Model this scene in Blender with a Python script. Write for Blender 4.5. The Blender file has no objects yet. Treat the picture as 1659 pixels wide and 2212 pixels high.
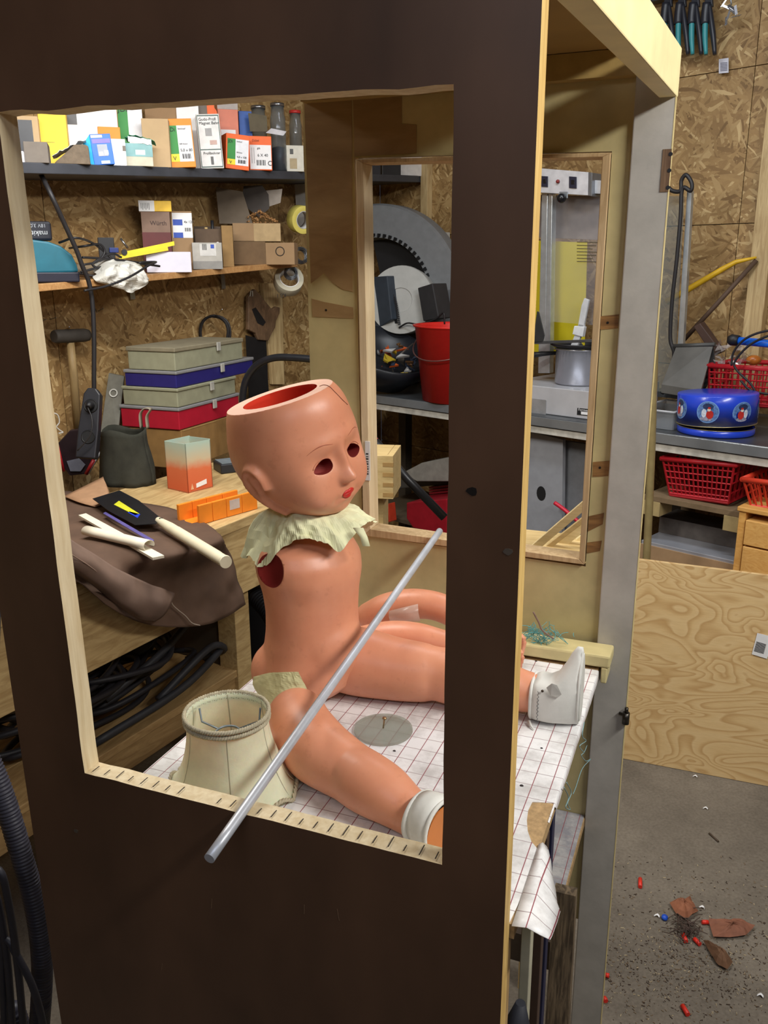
import bpy, bmesh, math, random
import numpy as np
from mathutils import Vector, Matrix, noise
random.seed(7)
S = bpy.context.scene
COL = S.collection
# ---------------------------------------------------------------- camera (real lens looking down into the booth)
F_PX, CX, CY = 1850.0, 829.5, 1106.0
RW = np.array([[0.9318210244, 0.0953768976, -0.3501611427],
               [0.3628900332, -0.2568772805, 0.8957258992],
               [-0.0045168847, -0.9617262137, -0.2739749762]])   # camera axes (right, down, forward) in world axes
CAM = np.array([0.0, 0.0, 1.6])
cd = bpy.data.cameras.new('camera'); co = bpy.data.objects.new('camera', cd); COL.objects.link(co)
cd.sensor_fit = 'HORIZONTAL'; cd.sensor_width = 36; cd.lens = F_PX / 1659 * 36; cd.clip_start = 0.02; cd.clip_end = 60
m = Matrix.Identity(4)
for i in range(3):
    m[i][0] = RW[i, 0]; m[i][1] = -RW[i, 1]; m[i][2] = -RW[i, 2]; m[i][3] = CAM[i]
co.matrix_world = m
S.camera = co
# ---------------------------------------------------------------- view, world, lights
S.view_settings.view_transform = 'Standard'; S.view_settings.look = 'None'
S.view_settings.gamma = 1.0; S.view_settings.use_curve_mapping = False
S.view_settings.exposure = 0.36
W = bpy.data.worlds.new('world'); S.world = W; W.use_nodes = True
W.node_tree.nodes['Background'].inputs[0].default_value = (0.55, 0.6, 0.8, 1)
W.node_tree.nodes['Background'].inputs[1].default_value = 0.05
def area(name, loc, target, sx, sy, power, col):
    l = bpy.data.lights.new(name, 'AREA'); l.shape = 'RECTANGLE'; l.size = sx; l.size_y = sy; l.energy = power; l.color = col
    o = bpy.data.objects.new(name, l); COL.objects.link(o); o.location = loc
    o.rotation_euler = (Vector(target) - Vector(loc)).to_track_quat('-Z', 'Y').to_euler(); return o
area('tube_light_right', (1.05, 0.90, 2.40), (-0.3, 1.3, 0.8), 1.3, 0.12, 30, (1, .97, .92))
area('tube_light_bench', (-1.25, 1.55, 2.28), (-1.5, 2.0, 0.9), 0.9, 0.10, 19, (1, .96, .88))
area('tube_light_rear', (-0.35, 2.35, 2.75), (-0.2, 3.2, 1.0), 1.2, 0.15, 15, (.9, .95, 1))
area('fill_light_front', (0.1, -0.8, 2.5), (-0.3, 1.0, 1.2), 1.2, 0.3, 7, (.8, .85, 1))  # unseen fill light added behind the camera to lift the dark front panel
area('tube_light_shelf', (-1.42, 1.95, 2.30), (-1.62, 2.0, 1.9), 0.45, 0.08, 3.2, (.93, .96, 1))
# ---------------------------------------------------------------- where a line of sight meets a real plane
def ray(u, v): return RW @ np.array([u - CX, v - CY, F_PX])
def atd(u, v, d): return Vector(CAM + ray(u, v) / F_PX * d)
def onY(u, v, y): r = ray(u, v); return Vector(CAM + r * (y / r[1]))
def onX(u, v, x): r = ray(u, v); return Vector(CAM + r * (x / r[0]))
def onZ(u, v, z): r = ray(u, v); return Vector(CAM + r * ((z - 1.6) / r[2]))
def onP(u, v, o, n):
    r = Vector(ray(u, v)); c = Vector(CAM); return c + r * ((Vector(o) - c).dot(n) / r.dot(n))
def V(*a): return Vector(a)
# ---------------------------------------------------------------- materials
def lin(c):
    return tuple(((x / 255) / 12.92 if x / 255 <= .04045 else ((x / 255 + .055) / 1.055) ** 2.4) for x in c) + (1,)
def newmat(name):
    mt = bpy.data.materials.new(name); mt.use_nodes = True
    nt = mt.node_tree; return mt, nt, nt.nodes['Principled BSDF']
def ramp(nt, fac, stops):
    r = nt.nodes.new('ShaderNodeValToRGB'); nt.links.new(fac, r.inputs[0])
    el = r.color_ramp.elements
    while len(el) < len(stops): el.new(.5)
    for e, (p, c) in zip(el, stops): e.position = p; e.color = c
    return r.outputs[0]
def coords(nt, scale=(1, 1, 1), rot=(0, 0, 0), kind='Object'):
    tc = nt.nodes.new('ShaderNodeTexCoord'); mp = nt.nodes.new('ShaderNodeMapping')
    nt.links.new(tc.outputs[kind], mp.inputs[0]); mp.inputs[3].default_value = scale; mp.inputs[2].default_value = rot
    return mp.outputs[0]
def noise_n(nt, vec, scale, detail=4, rough=.55, dist=0):
    n = nt.nodes.new('ShaderNodeTexNoise'); nt.links.new(vec, n.inputs['Vector'])
    n.inputs['Scale'].default_value = scale; n.inputs['Detail'].default_value = detail
    n.inputs['Roughness'].default_value = rough; n.inputs['Distortion'].default_value = dist
    return n.outputs['Fac']
def bump(nt, b, h, s, d=.001):
    n = nt.nodes.new('ShaderNodeBump'); n.inputs['Strength'].default_value = s; n.inputs['Distance'].default_value = d
    nt.links.new(h, n.inputs['Height']); nt.links.new(n.outputs[0], b.inputs['Normal'])
MC = {}
def M(col, rough=.55, metal=0, var=.12, sc=30, bmp=0, trans=0, alpha=1, sss=0, stretch=(1, 1, 1), coat=0, ior=1.45):
    key = (col, rough, metal, var, sc, bmp, trans, alpha, sss, stretch, coat)
    if key in MC: return MC[key]
    mt, nt, b = newmat('mat_%d' % len(MC))
    c = lin(col)
    vec = coords(nt, stretch)
    f = noise_n(nt, vec, sc)
    lo = tuple(x * (1 - var) for x in c[:3]) + (1,); hi = tuple(min(1, x * (1 + var)) for x in c[:3]) + (1,)
    nt.links.new(ramp(nt, f, [(.3, lo), (.7, hi)]), b.inputs['Base Color'])
    b.inputs['Roughness'].default_value = rough; b.inputs['Metallic'].default_value = metal
    b.inputs['Transmission Weight'].default_value = trans; b.inputs['Alpha'].default_value = alpha
    b.inputs['IOR'].default_value = ior
    if coat: b.inputs['Coat Weight'].default_value = coat; b.inputs['Coat Roughness'].default_value = .15
    if bmp: bump(nt, b, noise_n(nt, vec, sc * 4, 6), bmp)
    MC[key] = mt; return mt
def wood(c1, c2, grain=(1, 12, 12), sc=6, rough=.6, bmp=.15, dist=1.5, lo=.35, hi=.68, key=None):
    k = ('w', c1, c2, grain, sc, rough, dist, lo, hi)
    if k in MC: return MC[k]
    mt, nt, b = newmat('wood_%d' % len(MC))
    vec = coords(nt, grain)
    f = noise_n(nt, vec, sc, 6, .6, dist)
    f2 = noise_n(nt, coords(nt), 5, 3)
    col = ramp(nt, f, [(lo, lin(c1)), (hi, lin(c2))])
    mx = nt.nodes.new('ShaderNodeMixRGB'); mx.blend_type = 'MULTIPLY'; mx.inputs[0].default_value = .5
    nt.links.new(col, mx.inputs[1]); nt.links.new(ramp(nt, f2, [(.3, (.7, .7, .7, 1)), (.7, (1.15, 1.15, 1.15, 1))]), mx.inputs[2])
    nt.links.new(mx.outputs[0], b.inputs['Base Color']); b.inputs['Roughness'].default_value = rough
    bump(nt, b, f, bmp)
    MC[k] = mt; return mt
def osb_mat():
    mt, nt, b = newmat('osb')
    cur = None
    for i, a in enumerate((.3, 1.25, 2.2, 2.85, .8)):
        # rotate first, then stretch
        tc = nt.nodes.new('ShaderNodeTexCoord')
        m1 = nt.nodes.new('ShaderNodeMapping'); nt.links.new(tc.outputs['UV'], m1.inputs[0]); m1.inputs[2].default_value = (0, 0, a)
        m1.inputs[1].default_value = (i * 3.1, i * 1.7, 0)
        nz = nt.nodes.new('ShaderNodeTexNoise'); nt.links.new(m1.outputs[0], nz.inputs['Vector']); nz.inputs['Scale'].default_value = 6
        ad = nt.nodes.new('ShaderNodeVectorMath'); ad.operation = 'MULTIPLY_ADD'
        nt.links.new(nz.outputs['Color'], ad.inputs[0]); ad.inputs[1].default_value = (.06, .06, 0); nt.links.new(m1.outputs[0], ad.inputs[2])
        m2 = nt.nodes.new('ShaderNodeMapping'); nt.links.new(ad.outputs[0], m2.inputs[0]); m2.inputs[3].default_value = (13 + i, 75 + 8 * i, 1)
        vo = nt.nodes.new('ShaderNodeTexVoronoi'); vo.voronoi_dimensions = '2D'; vo.inputs['Scale'].default_value = 1
        nt.links.new(m2.outputs[0], vo.inputs['Vector'])
        sp = nt.nodes.new('ShaderNodeSeparateColor'); nt.links.new(vo.outputs['Color'], sp.inputs[0])
        if cur is None: cur = (sp.outputs[0], sp.outputs[1])
        else:
            gt = nt.nodes.new('ShaderNodeMath'); gt.operation = 'GREATER_THAN'
            nt.links.new(sp.outputs[0], gt.inputs[0]); nt.links.new(cur[0], gt.inputs[1])
            out = []
            for k in (0, 1):
                mx = nt.nodes.new('ShaderNodeMix'); nt.links.new(gt.outputs[0], mx.inputs[0])
                nt.links.new(cur[k], mx.inputs[2]); nt.links.new(sp.outputs[k], mx.inputs[3]); out.append(mx.outputs[0])
            cur = tuple(out)
    col = ramp(nt, cur[1], [(0, lin((122, 92, 52))), (.14, lin((146, 114, 70))), (.6, lin((166, 134, 86))), (.9, lin((178, 148, 100))), (1, lin((206, 178, 128)))])
    f2 = noise_n(nt, coords(nt, kind='UV'), 3, 6, .7)
    mx = nt.nodes.new('ShaderNodeMixRGB'); mx.blend_type = 'MULTIPLY'; mx.inputs[0].default_value = .8
    nt.links.new(col, mx.inputs[1]); nt.links.new(ramp(nt, f2, [(.3, (.6, .56, .5, 1)), (.65, (1.05, 1.05, 1.05, 1))]), mx.inputs[2])
    nt.links.new(mx.outputs[0], b.inputs['Base Color']); b.inputs['Roughness'].default_value = .6
    bump(nt, b, cur[1], .25); return mt
def ply_mat():
    mt, nt, b = newmat('figured_plywood')
    vec = coords(nt, (1, 1, 2.6))
    n = noise_n(nt, vec, 2.6, 2, .5, .6)
    w = nt.nodes.new('ShaderNodeMath'); w.operation = 'MULTIPLY'; nt.links.new(n, w.inputs[0]); w.inputs[1].default_value = 21
    fr = nt.nodes.new('ShaderNodeMath'); fr.operation = 'FRACT'; nt.links.new(w.outputs[0], fr.inputs[0])
    c = ramp(nt, fr.outputs[0], [(0, lin((226, 196, 144))), (.5, lin((222, 190, 136))), (.88, lin((200, 162, 108))), (1, lin((226, 196, 144)))])
    f = noise_n(nt, coords(nt, (6, 6, 60)), 5, 4)
    mx = nt.nodes.new('ShaderNodeMixRGB'); mx.blend_type = 'MULTIPLY'; mx.inputs[0].default_value = .5
    nt.links.new(c, mx.inputs[1]); nt.links.new(ramp(nt, f, [(.3, (.85, .8, .75, 1)), (.7, (1.05, 1.05, 1.05, 1))]), mx.inputs[2])
    nt.links.new(mx.outputs[0], b.inputs['Base Color']); b.inputs['Roughness'].default_value = .5; return mt
def paper_mat(ox, oy, px_=.0252, py_=.0313, base=(238, 238, 238)):
    mt, nt, b = newmat('ruled_paper')
    tc = nt.nodes.new('ShaderNodeTexCoord'); sp = nt.nodes.new('ShaderNodeSeparateXYZ'); nt.links.new(tc.outputs['UV'], sp.inputs[0])
    def line(o, off, per, wd):
        a = nt.nodes.new('ShaderNodeMath'); a.operation = 'SUBTRACT'; nt.links.new(o, a.inputs[0]); a.inputs[1].default_value = off
        d = nt.nodes.new('ShaderNodeMath'); d.operation = 'DIVIDE'; nt.links.new(a.outputs[0], d.inputs[0]); d.inputs[1].default_value = per
        fr = nt.nodes.new('ShaderNodeMath'); fr.operation = 'FRACT'; nt.links.new(d.outputs[0], fr.inputs[0])
        l = nt.nodes.new('ShaderNodeMath'); l.operation = 'LESS_THAN'; nt.links.new(fr.outputs[0], l.inputs[0]); l.inputs[1].default_value = wd
        return l.outputs[0]
    lx = line(sp.outputs[0], ox, px_, .05); ly = line(sp.outputs[1], oy, py_, .04)
    dirt = ramp(nt, noise_n(nt, coords(nt, kind='UV'), 14, 8, .7), [(.35, lin((200, 198, 196))), (.55, lin(base))])
    m1 = nt.nodes.new('ShaderNodeMixRGB'); nt.links.new(ly, m1.inputs[0]); nt.links.new(dirt, m1.inputs[1]); m1.inputs[2].default_value = lin((165, 150, 152))
    m2 = nt.nodes.new('ShaderNodeMixRGB'); nt.links.new(lx, m2.inputs[0]); nt.links.new(m1.outputs[0], m2.inputs[1]); m2.inputs[2].default_value = lin((150, 84, 92))
    nt.links.new(m2.outputs[0], b.inputs['Base Color']); b.inputs['Roughness'].default_value = .38; return mt
def floor_mat():
    mt, nt, b = newmat('concrete')
    vec = coords(nt)
    f = noise_n(nt, vec, 3, 8, .7); g = noise_n(nt, vec, 120, 3)
    c = ramp(nt, f, [(.3, lin((92, 84, 74))), (.7, lin((126, 117, 104)))])
    mx = nt.nodes.new('ShaderNodeMixRGB'); mx.blend_type = 'MULTIPLY'; mx.inputs[0].default_value = .7
    nt.links.new(c, mx.inputs[1]); nt.links.new(ramp(nt, g, [(.3, (.7, .68, .66, 1)), (.65, (1.1, 1.1, 1.1, 1))]), mx.inputs[2])
    nt.links.new(mx.outputs[0], b.inputs['Base Color']); b.inputs['Roughness'].default_value = .8; bump(nt, b, g, .3, .002); return mt
# ---------------------------------------------------------------- meshes
class MB:
    def __init__(s): s.b = bmesh.new(); s.uv = None
    def verts(s, ps): return [s.b.verts.new(p) for p in ps]
    def face(s, vs, mi=0, sm=False):
        try: f = s.b.faces.new(vs)
        except ValueError: return None
        f.material_index = mi; f.smooth = sm; return f
    def hexa(s, p, mi=0):      # p: 8 points, 0-3 bottom ring, 4-7 top ring
        v = s.verts(p)
        for q in ((3, 2, 1, 0), (4, 5, 6, 7), (0, 1, 5, 4), (1, 2, 6, 5), (2, 3, 7, 6), (3, 0, 4, 7)): s.face([v[i] for i in q], mi)
        return s
    def box(s, a, c, mi=0, fr=None):
        x0, y0, z0 = a; x1, y1, z1 = c
        p = [(x0, y0, z0), (x1, y0, z0), (x1, y1, z0), (x0, y1, z0), (x0, y0, z1), (x1, y0, z1), (x1, y1, z1), (x0, y1, z1)]
        if fr: p = [fr.P(*q) for q in p]
        return s.hexa(p, mi)
    def tube(s, pts, r, n=10, mi=0, cap=True, sm=True, flat=1.0, upv=None):
        pts = [Vector(p) for p in pts]; N = len(pts)
        rs = r if isinstance(r, (list, tuple)) else [r] * N
        t0 = (pts[1] - pts[0]).normalized()
        up = Vector(upv) if upv else (Vector((0, 0, 1)) if abs(t0.z) < .9 else Vector((1, 0, 0)))
        a = t0.cross(up).normalized(); rings = []
        for i, p in enumerate(pts):
            t = ((pts[min(i + 1, N - 1)] - pts[max(i - 1, 0)])).normalized()
            a = (a - t * a.dot(t)).normalized(); b = t.cross(a)
            rings.append(s.verts([p + a * (rs[i] * math.cos(2 * math.pi * k / n)) + b * (rs[i] * flat * math.sin(2 * math.pi * k / n)) for k in range(n)]))
        for i in range(N - 1):
            for k in range(n): s.face([rings[i][k], rings[i][(k + 1) % n], rings[i + 1][(k + 1) % n], rings[i + 1][k]], mi, sm)
        if cap: s.face(rings[0][::-1], mi); s.face(rings[-1], mi)
        return s
    def lathe(s, o, ax, prof, n=32, mi=0, closed=False, sm=True, a0=0, a1=2 * math.pi):
        o = Vector(o); ax = Vector(ax).normalized()
        a = ax.cross(Vector((0, 0, 1)) if abs(ax.z) < .9 else Vector((1, 0, 0))).normalized(); b = ax.cross(a)
        full = abs(a1 - a0 - 2 * math.pi) < 1e-6; K = n if full else n + 1
        rings = [s.verts([o + ax * h + a * (r * math.cos(a0 + (a1 - a0) * k / n)) + b * (r * math.sin(a0 + (a1 - a0) * k / n)) for k in range(K)]) for r, h in prof]
        R2 = rings + ([rings[0]] if closed else [])
        for i in range(len(R2) - 1):
            for k in range(n): s.face([R2[i][k], R2[i][(k + 1) % K], R2[i + 1][(k + 1) % K], R2[i + 1][k]], mi, sm)
        if not closed and full:
            if prof[0][0] > 0: s.face(rings[0][::-1], mi)
            if prof[-1][0] > 0: s.face(rings[-1], mi)
        return s
    def prism(s, poly, vec, mi=0):      # poly: list of points, swept by vec
        v = Vector(vec); a = s.verts(poly); b = s.verts([Vector(p) + v for p in poly]); n = len(poly)
        s.face(a[::-1], mi); s.face(b, mi)
        for i in range(n): s.face([a[i], a[(i + 1) % n], b[(i + 1) % n], b[i]], mi)
        return s
    def grid(s, rows, mi=0, sm=True, thick=0, n=None):
        g = [s.verts(r) for r in rows]
        for i in range(len(g) - 1):
            for j in range(len(g[i]) - 1): s.face([g[i][j], g[i][j + 1], g[i + 1][j + 1], g[i + 1][j]], mi, sm)
        return s
    def ball(s, o, r, mi=0, nu=12, nv=8, sc=(1, 1, 1)):
        pr = []
        g = [s.verts([Vector(o) + Vector((sc[0] * r * math.sin(math.pi * i / nv) * math.cos(2 * math.pi * j / nu), sc[1] * r * math.sin(math.pi * i / nv) * math.sin(2 * math.pi * j / nu), sc[2] * r * math.cos(math.pi * i / nv))) for j in range(nu)]) for i in range(1, nv)]
        t, b = s.verts([Vector(o) + Vector((0, 0, sc[2] * r)), Vector(o) - Vector((0, 0, sc[2] * r))])
        for i in range(len(g) - 1):
            for j in range(nu): s.face([g[i][j], g[i + 1][j], g[i + 1][(j + 1) % nu], g[i][(j + 1) % nu]], mi, True)
        for j in range(nu): s.face([t, g[0][j], g[0][(j + 1) % nu]], mi, True); s.face([b, g[-1][(j + 1) % nu], g[-1][j]], mi, True)
        return s
def build(name, mb, mat, parent=None, bev=0, solid=0, sub=0, uvfn=None, recalc=True):
    b = mb.b
    org = Vector(parent.get('org', (0, 0, 0))) if parent else Vector((0, 0, 0))
    if recalc: bmesh.ops.recalc_face_normals(b, faces=b.faces[:])
    if uvfn:
        uvl = b.loops.layers.uv.new('UVMap')
        for f in b.faces:
            for l in f.loops: l[uvl].uv = uvfn(l.vert.co)
    me = bpy.data.meshes.new(name)
    bmesh.ops.translate(b, verts=b.verts[:], vec=-org) if org.length > 0 else None
    b.to_mesh(me); b.free()
    for mt in (mat if isinstance(mat, (list, tuple)) else [mat]): me.materials.append(mt)
    o = bpy.data.objects.new(name, me); COL.objects.link(o)
    if parent:
        o.parent = parent
        if parent.type != 'EMPTY': pass
        o['org'] = tuple(org)
    if bev:
        md = o.modifiers.new('bevel', 'BEVEL'); md.width = bev; md.segments = 2; md.limit_method = 'ANGLE'; md.angle_limit = math.radians(40)
    if solid:
        md = o.modifiers.new('solid', 'SOLIDIFY'); md.thickness = solid; md.offset = 0
    if sub:
        md = o.modifiers.new('sub', 'SUBSURF'); md.levels = sub; md.render_levels = sub
    return o
def thing(name, label, cat, loc, group=None):
    o = bpy.data.objects.new(name, None); COL.objects.link(o); o.location = loc; o.empty_display_size = .02
    o['label'] = label; o['category'] = cat; o['org'] = tuple(loc)
    if group: o['group'] = group
    return o
def tag(o, label, cat, group=None, kind=None):
    o['label'] = label; o['category'] = cat
    if group: o['group'] = group
    if kind: o['kind'] = kind
    return o
def struct(o): o['kind'] = 'structure'; return o
class Fr:
    def __init__(s, o, ex, ez=(0, 0, 1)):
        s.o = Vector(o); s.ez = Vector(ez).normalized(); e = Vector(ex); s.ex = (e - s.ez * e.dot(s.ez)).normalized(); s.ey = s.ez.cross(s.ex)
    def P(s, x, y, z): return s.o + s.ex * x + s.ey * y + s.ez * z
    def L(s, p): d = Vector(p) - s.o; return Vector((d.dot(s.ex), d.dot(s.ey), d.dot(s.ez)))
    def pix(s, u, v, y=0): return s.L(onP(u, v, s.P(0, y, 0), s.ey))
    def pixz(s, u, v, z=0): return s.L(onP(u, v, s.P(0, 0, z), s.ez))
def yaw(deg): a = math.radians(deg); return Vector((math.cos(a), math.sin(a), 0))
def spline(ps, n):
    ps = [Vector(p) for p in ps]; P = [ps[0] * 2 - ps[1]] + ps + [ps[-1] * 2 - ps[-2]]; out = []
    for i in range(1, len(P) - 2):
        for k in range(n):
            t = k / n; a, b, c, d = P[i - 1], P[i], P[i + 1], P[i + 2]
            out.append(.5 * ((2 * b) + (c - a) * t + (2 * a - 5 * b + 4 * c - d) * t * t + (3 * b - a - 3 * c + d) * t ** 3))
    out.append(ps[-1].copy()); return out
def text(parent, s, o, ex, ez, size, mat, name='lettering', align='LEFT'):
    cu = bpy.data.curves.new(name, 'FONT'); cu.body = s; cu.size = size; cu.extrude = .0002; cu.align_x = align
    tmp = bpy.data.objects.new('tmp', cu); COL.objects.link(tmp); bpy.context.view_layer.update()
    me = bpy.data.meshes.new_from_object(tmp.evaluated_get(bpy.context.evaluated_depsgraph_get())); bpy.data.objects.remove(tmp, do_unlink=True)
    me.materials.clear(); me.materials.append(mat)
    ob = bpy.data.objects.new(name, me); COL.objects.link(ob)
    ex = Vector(ex).normalized(); ez = Vector(ez).normalized(); ny = ex.cross(ez)
    R = Matrix((ex, ez, ny)).transposed().to_4x4(); R.translation = Vector(o) - Vector(parent.get('org', (0, 0, 0)))
    ob.parent = parent; ob.matrix_local = R; return ob
BLACK = M((26, 26, 30), .5, bmp=0); DARKTXT = M((30, 30, 34), .6); WHITE = M((232, 232, 232), .5, var=.04)
# ================================================================ ROOM
conc = floor_mat(); OSB = osb_mat()
fl = build('floor', MB().box((-4.5, -2.5, -.1), (3.5, 5.2, 0)), conc); struct(fl)
A0 = V(-2.30, 1.8, 0); dA = V(math.sin(math.radians(12)), math.cos(math.radians(12)), 0); nA = V(dA.y, -dA.x, 0)      # nA points into the room
BO = onZ(1414, 933, 1.05); BL = onZ(797, 851, 1.05); dB = (BO - BL).normalized(); nB = V(-dB.y, dB.x, 0)               # nB points into wall B
FB = Fr(BO, dB)          # bench B frame: x right along its front edge, y into the wall, z from the bench top
WB = BO + nB * .66
den = dA.x * dB.y - dA.y * dB.x
w = WB - A0; tA = (w.x * dB.y - w.y * dB.x) / den
CORN = A0 + dA * tA; CORN.z = 0
def panels(name, o, d, n_out, length, height, pw, ph, x0=0, z_off=0):
    wall = struct(build(name, MB().prism([o - n_out * .02, o - n_out * .02 + d * length, o - n_out * .12 + d * length, o - n_out * .12], (0, 0, height)), M((60, 50, 35))))
    wall['org'] = (0, 0, 0)
    x = x0; k = 0
    while x < length:
        z = z_off
        while z < height:
            a = max(x, 0) + .0015; c = min(x + pw, length) - .0015; za = max(z, 0) + .0015; zc = min(z + ph, height) - .0015
            if c > a and zc > za:
                p0 = o + d * a - n_out * .02; p1 = o + d * c - n_out * .02
                mb = MB().hexa([p0 + V(0, 0, za), p1 + V(0, 0, za), p1 + n_out * .02 + V(0, 0, za), p0 + n_out * .02 + V(0, 0, za), p0 + V(0, 0, zc), p1 + V(0, 0, zc), p1 + n_out * .02 + V(0, 0, zc), p0 + n_out * .02 + V(0, 0, zc)])
                off = k * 1.37
                build('osb_panel', mb, OSB, wall, uvfn=lambda co, off=off: ((co - o).dot(d) + off, co.z + off * .7))
                k += 1
            z += ph
        x += pw
    return wall
H = 2.9
sA = (onP(104, 540, A0, nA) - A0).dot(dA)
LA = (CORN - A0).length
wa = panels('wall_left', A0 - dA * 3.0, dA, nA, LA + 3.0, H, 1.22, 2.9, x0=(sA + 3.0) - 1.22 * 4)
zs = onP(1570, 152, WB, nB).z; zs2 = onP(1570, 484, WB, nB).z
wb = panels('wall_back', CORN, dB, -nB, 3.6, H, 1.25, zs - zs2, x0=-.6, z_off=zs2 - 4 * (zs - zs2))
struct(build('wall_right', MB().box((3.0, -2.4, 0), (3.1, 4.5, H)), OSB, uvfn=lambda co: (co.y, co.z)))
struct(build('wall_front', MB().box((-3.4, -2.5, 0), (3.2, -2.4, H)), M((120, 105, 80))))
struct(build('ceiling', MB().box((-4.5, -2.5, H), (3.5, 5.2, H + .1)), M((112, 92, 62))))
studm = wood((168, 140, 96), (205, 180, 132), (12, 12, 1), 5)
# studs on the back wall
for k, (ut, vt, ub, vb) in enumerate(((1668, 300, 1636, 700), (921, 395, 921, 490))):
    p = onP(ut, vt, WB - nB * .02, nB); q = onP(ub, vb, WB - nB * .02, nB); x = ((p + q) / 2 - WB).dot(dB)
    o = WB + dB * x
    wdt = (.035, .022)[k]
    fr = Fr((o.x, o.y, 0), dB)
    tr = build('trim_%d' % (k + 1), MB().box((-wdt, -.04, (0, 1.0)[k]), (wdt, -.001, 2.85), fr=fr), studm, bev=.002); struct(tr)
# ================================================================ BOOTH
booth = thing('display_booth', 'dark brown tall wooden booth with open windows, the doll sits inside it', 'booth', (-.45, .75, 0))
DARK = M((92, 66, 48), .45, var=.34, sc=5, bmp=.12, stretch=(1, 1, .5))
CREAM = M((206, 186, 112), .5, var=.10, sc=18, bmp=.2)
EDGE = wood((196, 158, 88), (226, 192, 120), (10, 10, 1), 8)
RAW = wood((214, 192, 150), (236, 220, 184), (10, 10, 1), 8, dist=.4)
BROWNPLY = wood((146, 116, 74), (172, 142, 98), (2, 2, 7), 3, lo=.3, hi=.75)
INNER = M((190, 176, 128), .55, var=.14, sc=14, bmp=.2)
Y0, Y1 = .75, .777
def onp(u, v): p = onY(u, v, Y0); return (p.x, p.z)
# front panel with its window: dark outside, cream inside, raw sawn edges
wTL = onp(-6, 243); wTR = onp(980, 182); wBL = onp(183, 1670); wBR = onp(955, 1868)
XL, XR = -.802, -.158
def wobble(a, b, n, amp, seed):
    out = []
    for i in range(n):
        t = i / n; x = a[0] + (b[0] - a[0]) * t; z = a[1] + (b[1] - a[1]) * t
        k = noise.noise(V(t * n * .35, seed, 0)) * amp if 0 < i else 0
        dx, dz = b[0] - a[0], b[1] - a[1]; L = math.hypot(dx, dz); out.append((x - dz / L * k, z + dx / L * k))
    return out
hole = wobble(wTL, wTR, 30, .003, 1) + wobble(wTR, wBR, 30, .0012, 5) + wobble(wBR, wBL, 30, .0012, 9) + wobble(wBL, wTL, 30, .0016, 13)
outer = [(-.818, 1.95), (XR, 1.95), (XR, .02), (-.79, .02)]
def frame_panel(name, outer, hole, y0, y1, mats, parent):
    mb = MB(); b = mb.b
    def ring(y):
        ov = mb.verts([(x, y, z) for x, z in outer]); hv = mb.verts([(x, y, z) for x, z in hole]); return ov, hv
    ov, hv = ring(y0); ov2, hv2 = ring(y1)
    n = len(hole); q = n // 4
    for O, Hh, mi in ((ov, hv, 0), (ov2, hv2, 1)):
        for s in range(4):
            seg = [Hh[(s * q + i) % n] for i in range(q + 1)]
            mb.face([O[s], O[(s + 1) % 4]] + seg[::-1], mi)
    for i in range(n): mb.face([hv[i], hv[(i + 1) % n], hv2[(i + 1) % n], hv2[i]], 2)
    for i in range(4): mb.face([ov[i], ov[(i + 1) % 4], ov2[(i + 1) % 4], ov2[i]], 3)
    return build(name, mb, mats, parent)
fp = frame_panel('front_panel', outer, hole, Y0, Y1, [DARK, INNER, RAW, EDGE], booth)
# pencil ticks on the sill
tk = []
for i in range(26):
    t = (i + .5) / 26
    if i in (8, 9): continue
    a = V(wBL[0] + (wBR[0] - wBL[0]) * t, 0, wBL[1] + (wBR[1] - wBL[1]) * t + .0018)
    L = random.uniform(.5, .95)
    build('pencil_tick', MB().box((a.x - .0006, Y0 + .004, a.z), (a.x + .0006, Y0 + .004 + .02 * L, a.z + .0003)), M((52, 44, 38), .8), fp)
# paint chips on the panel
for (u, v, s) in ((1020, 1062, .008), (1098, 1192, .006), (165, 1795, .005)):
    p = onY(u, v, Y0); mb = MB(); 
    mb.prism([(p.x + s * math.cos(t) * random.uniform(.5, 1), Y0 - .0004, p.z + s * .7 * math.sin(t) * random.uniform(.5, 1)) for t in np.linspace(0, 6.28, 9)[:-1]], (0, .0006, 0))
    build('paint_chip', mb, M((24, 18, 14) if v < 1100 else (90, 80, 70)), fp)
rs = random.Random(3)
for k in range(9):
    x_, z_ = rs.uniform(-.74, -.2), rs.uniform(.45, .93); a_ = rs.uniform(1.0, 2.0); L_ = rs.uniform(.004, .016)
    build('scratch', MB().prism([(x_, Y0 - .0003, z_), (x_ + .0006, Y0 - .0003, z_), (x_ + .0006 + L_ * math.cos(a_), Y0 - .0003, z_ + L_ * math.sin(a_)), (x_ + L_ * math.cos(a_), Y0 - .0003, z_ + L_ * math.sin(a_))], (0, .0005, 0)), M((126, 100, 76), .7), fp)
# back panel with its own window
YB0, YB1 = 1.52, 1.535
def onb(u, v, y=YB0): p = onY(u, v, y); return (p.x, p.z)
bh = [onb(765, 341), onb(1322, 327), onb(1265, 1224), onb(783, 1156)]
hb = []
for i in range(4): hb += wobble(bh[i], bh[(i + 1) % 4], 12, .0008, 20 + i)
bo = [(-.748, 1.94), (-.150, 1.94), (-.150, .3), (-.748, .3)]
bp = frame_panel('back_panel', bo, hb, YB0, YB1, [INNER, DARK, BROWNPLY, EDGE], booth)
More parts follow.
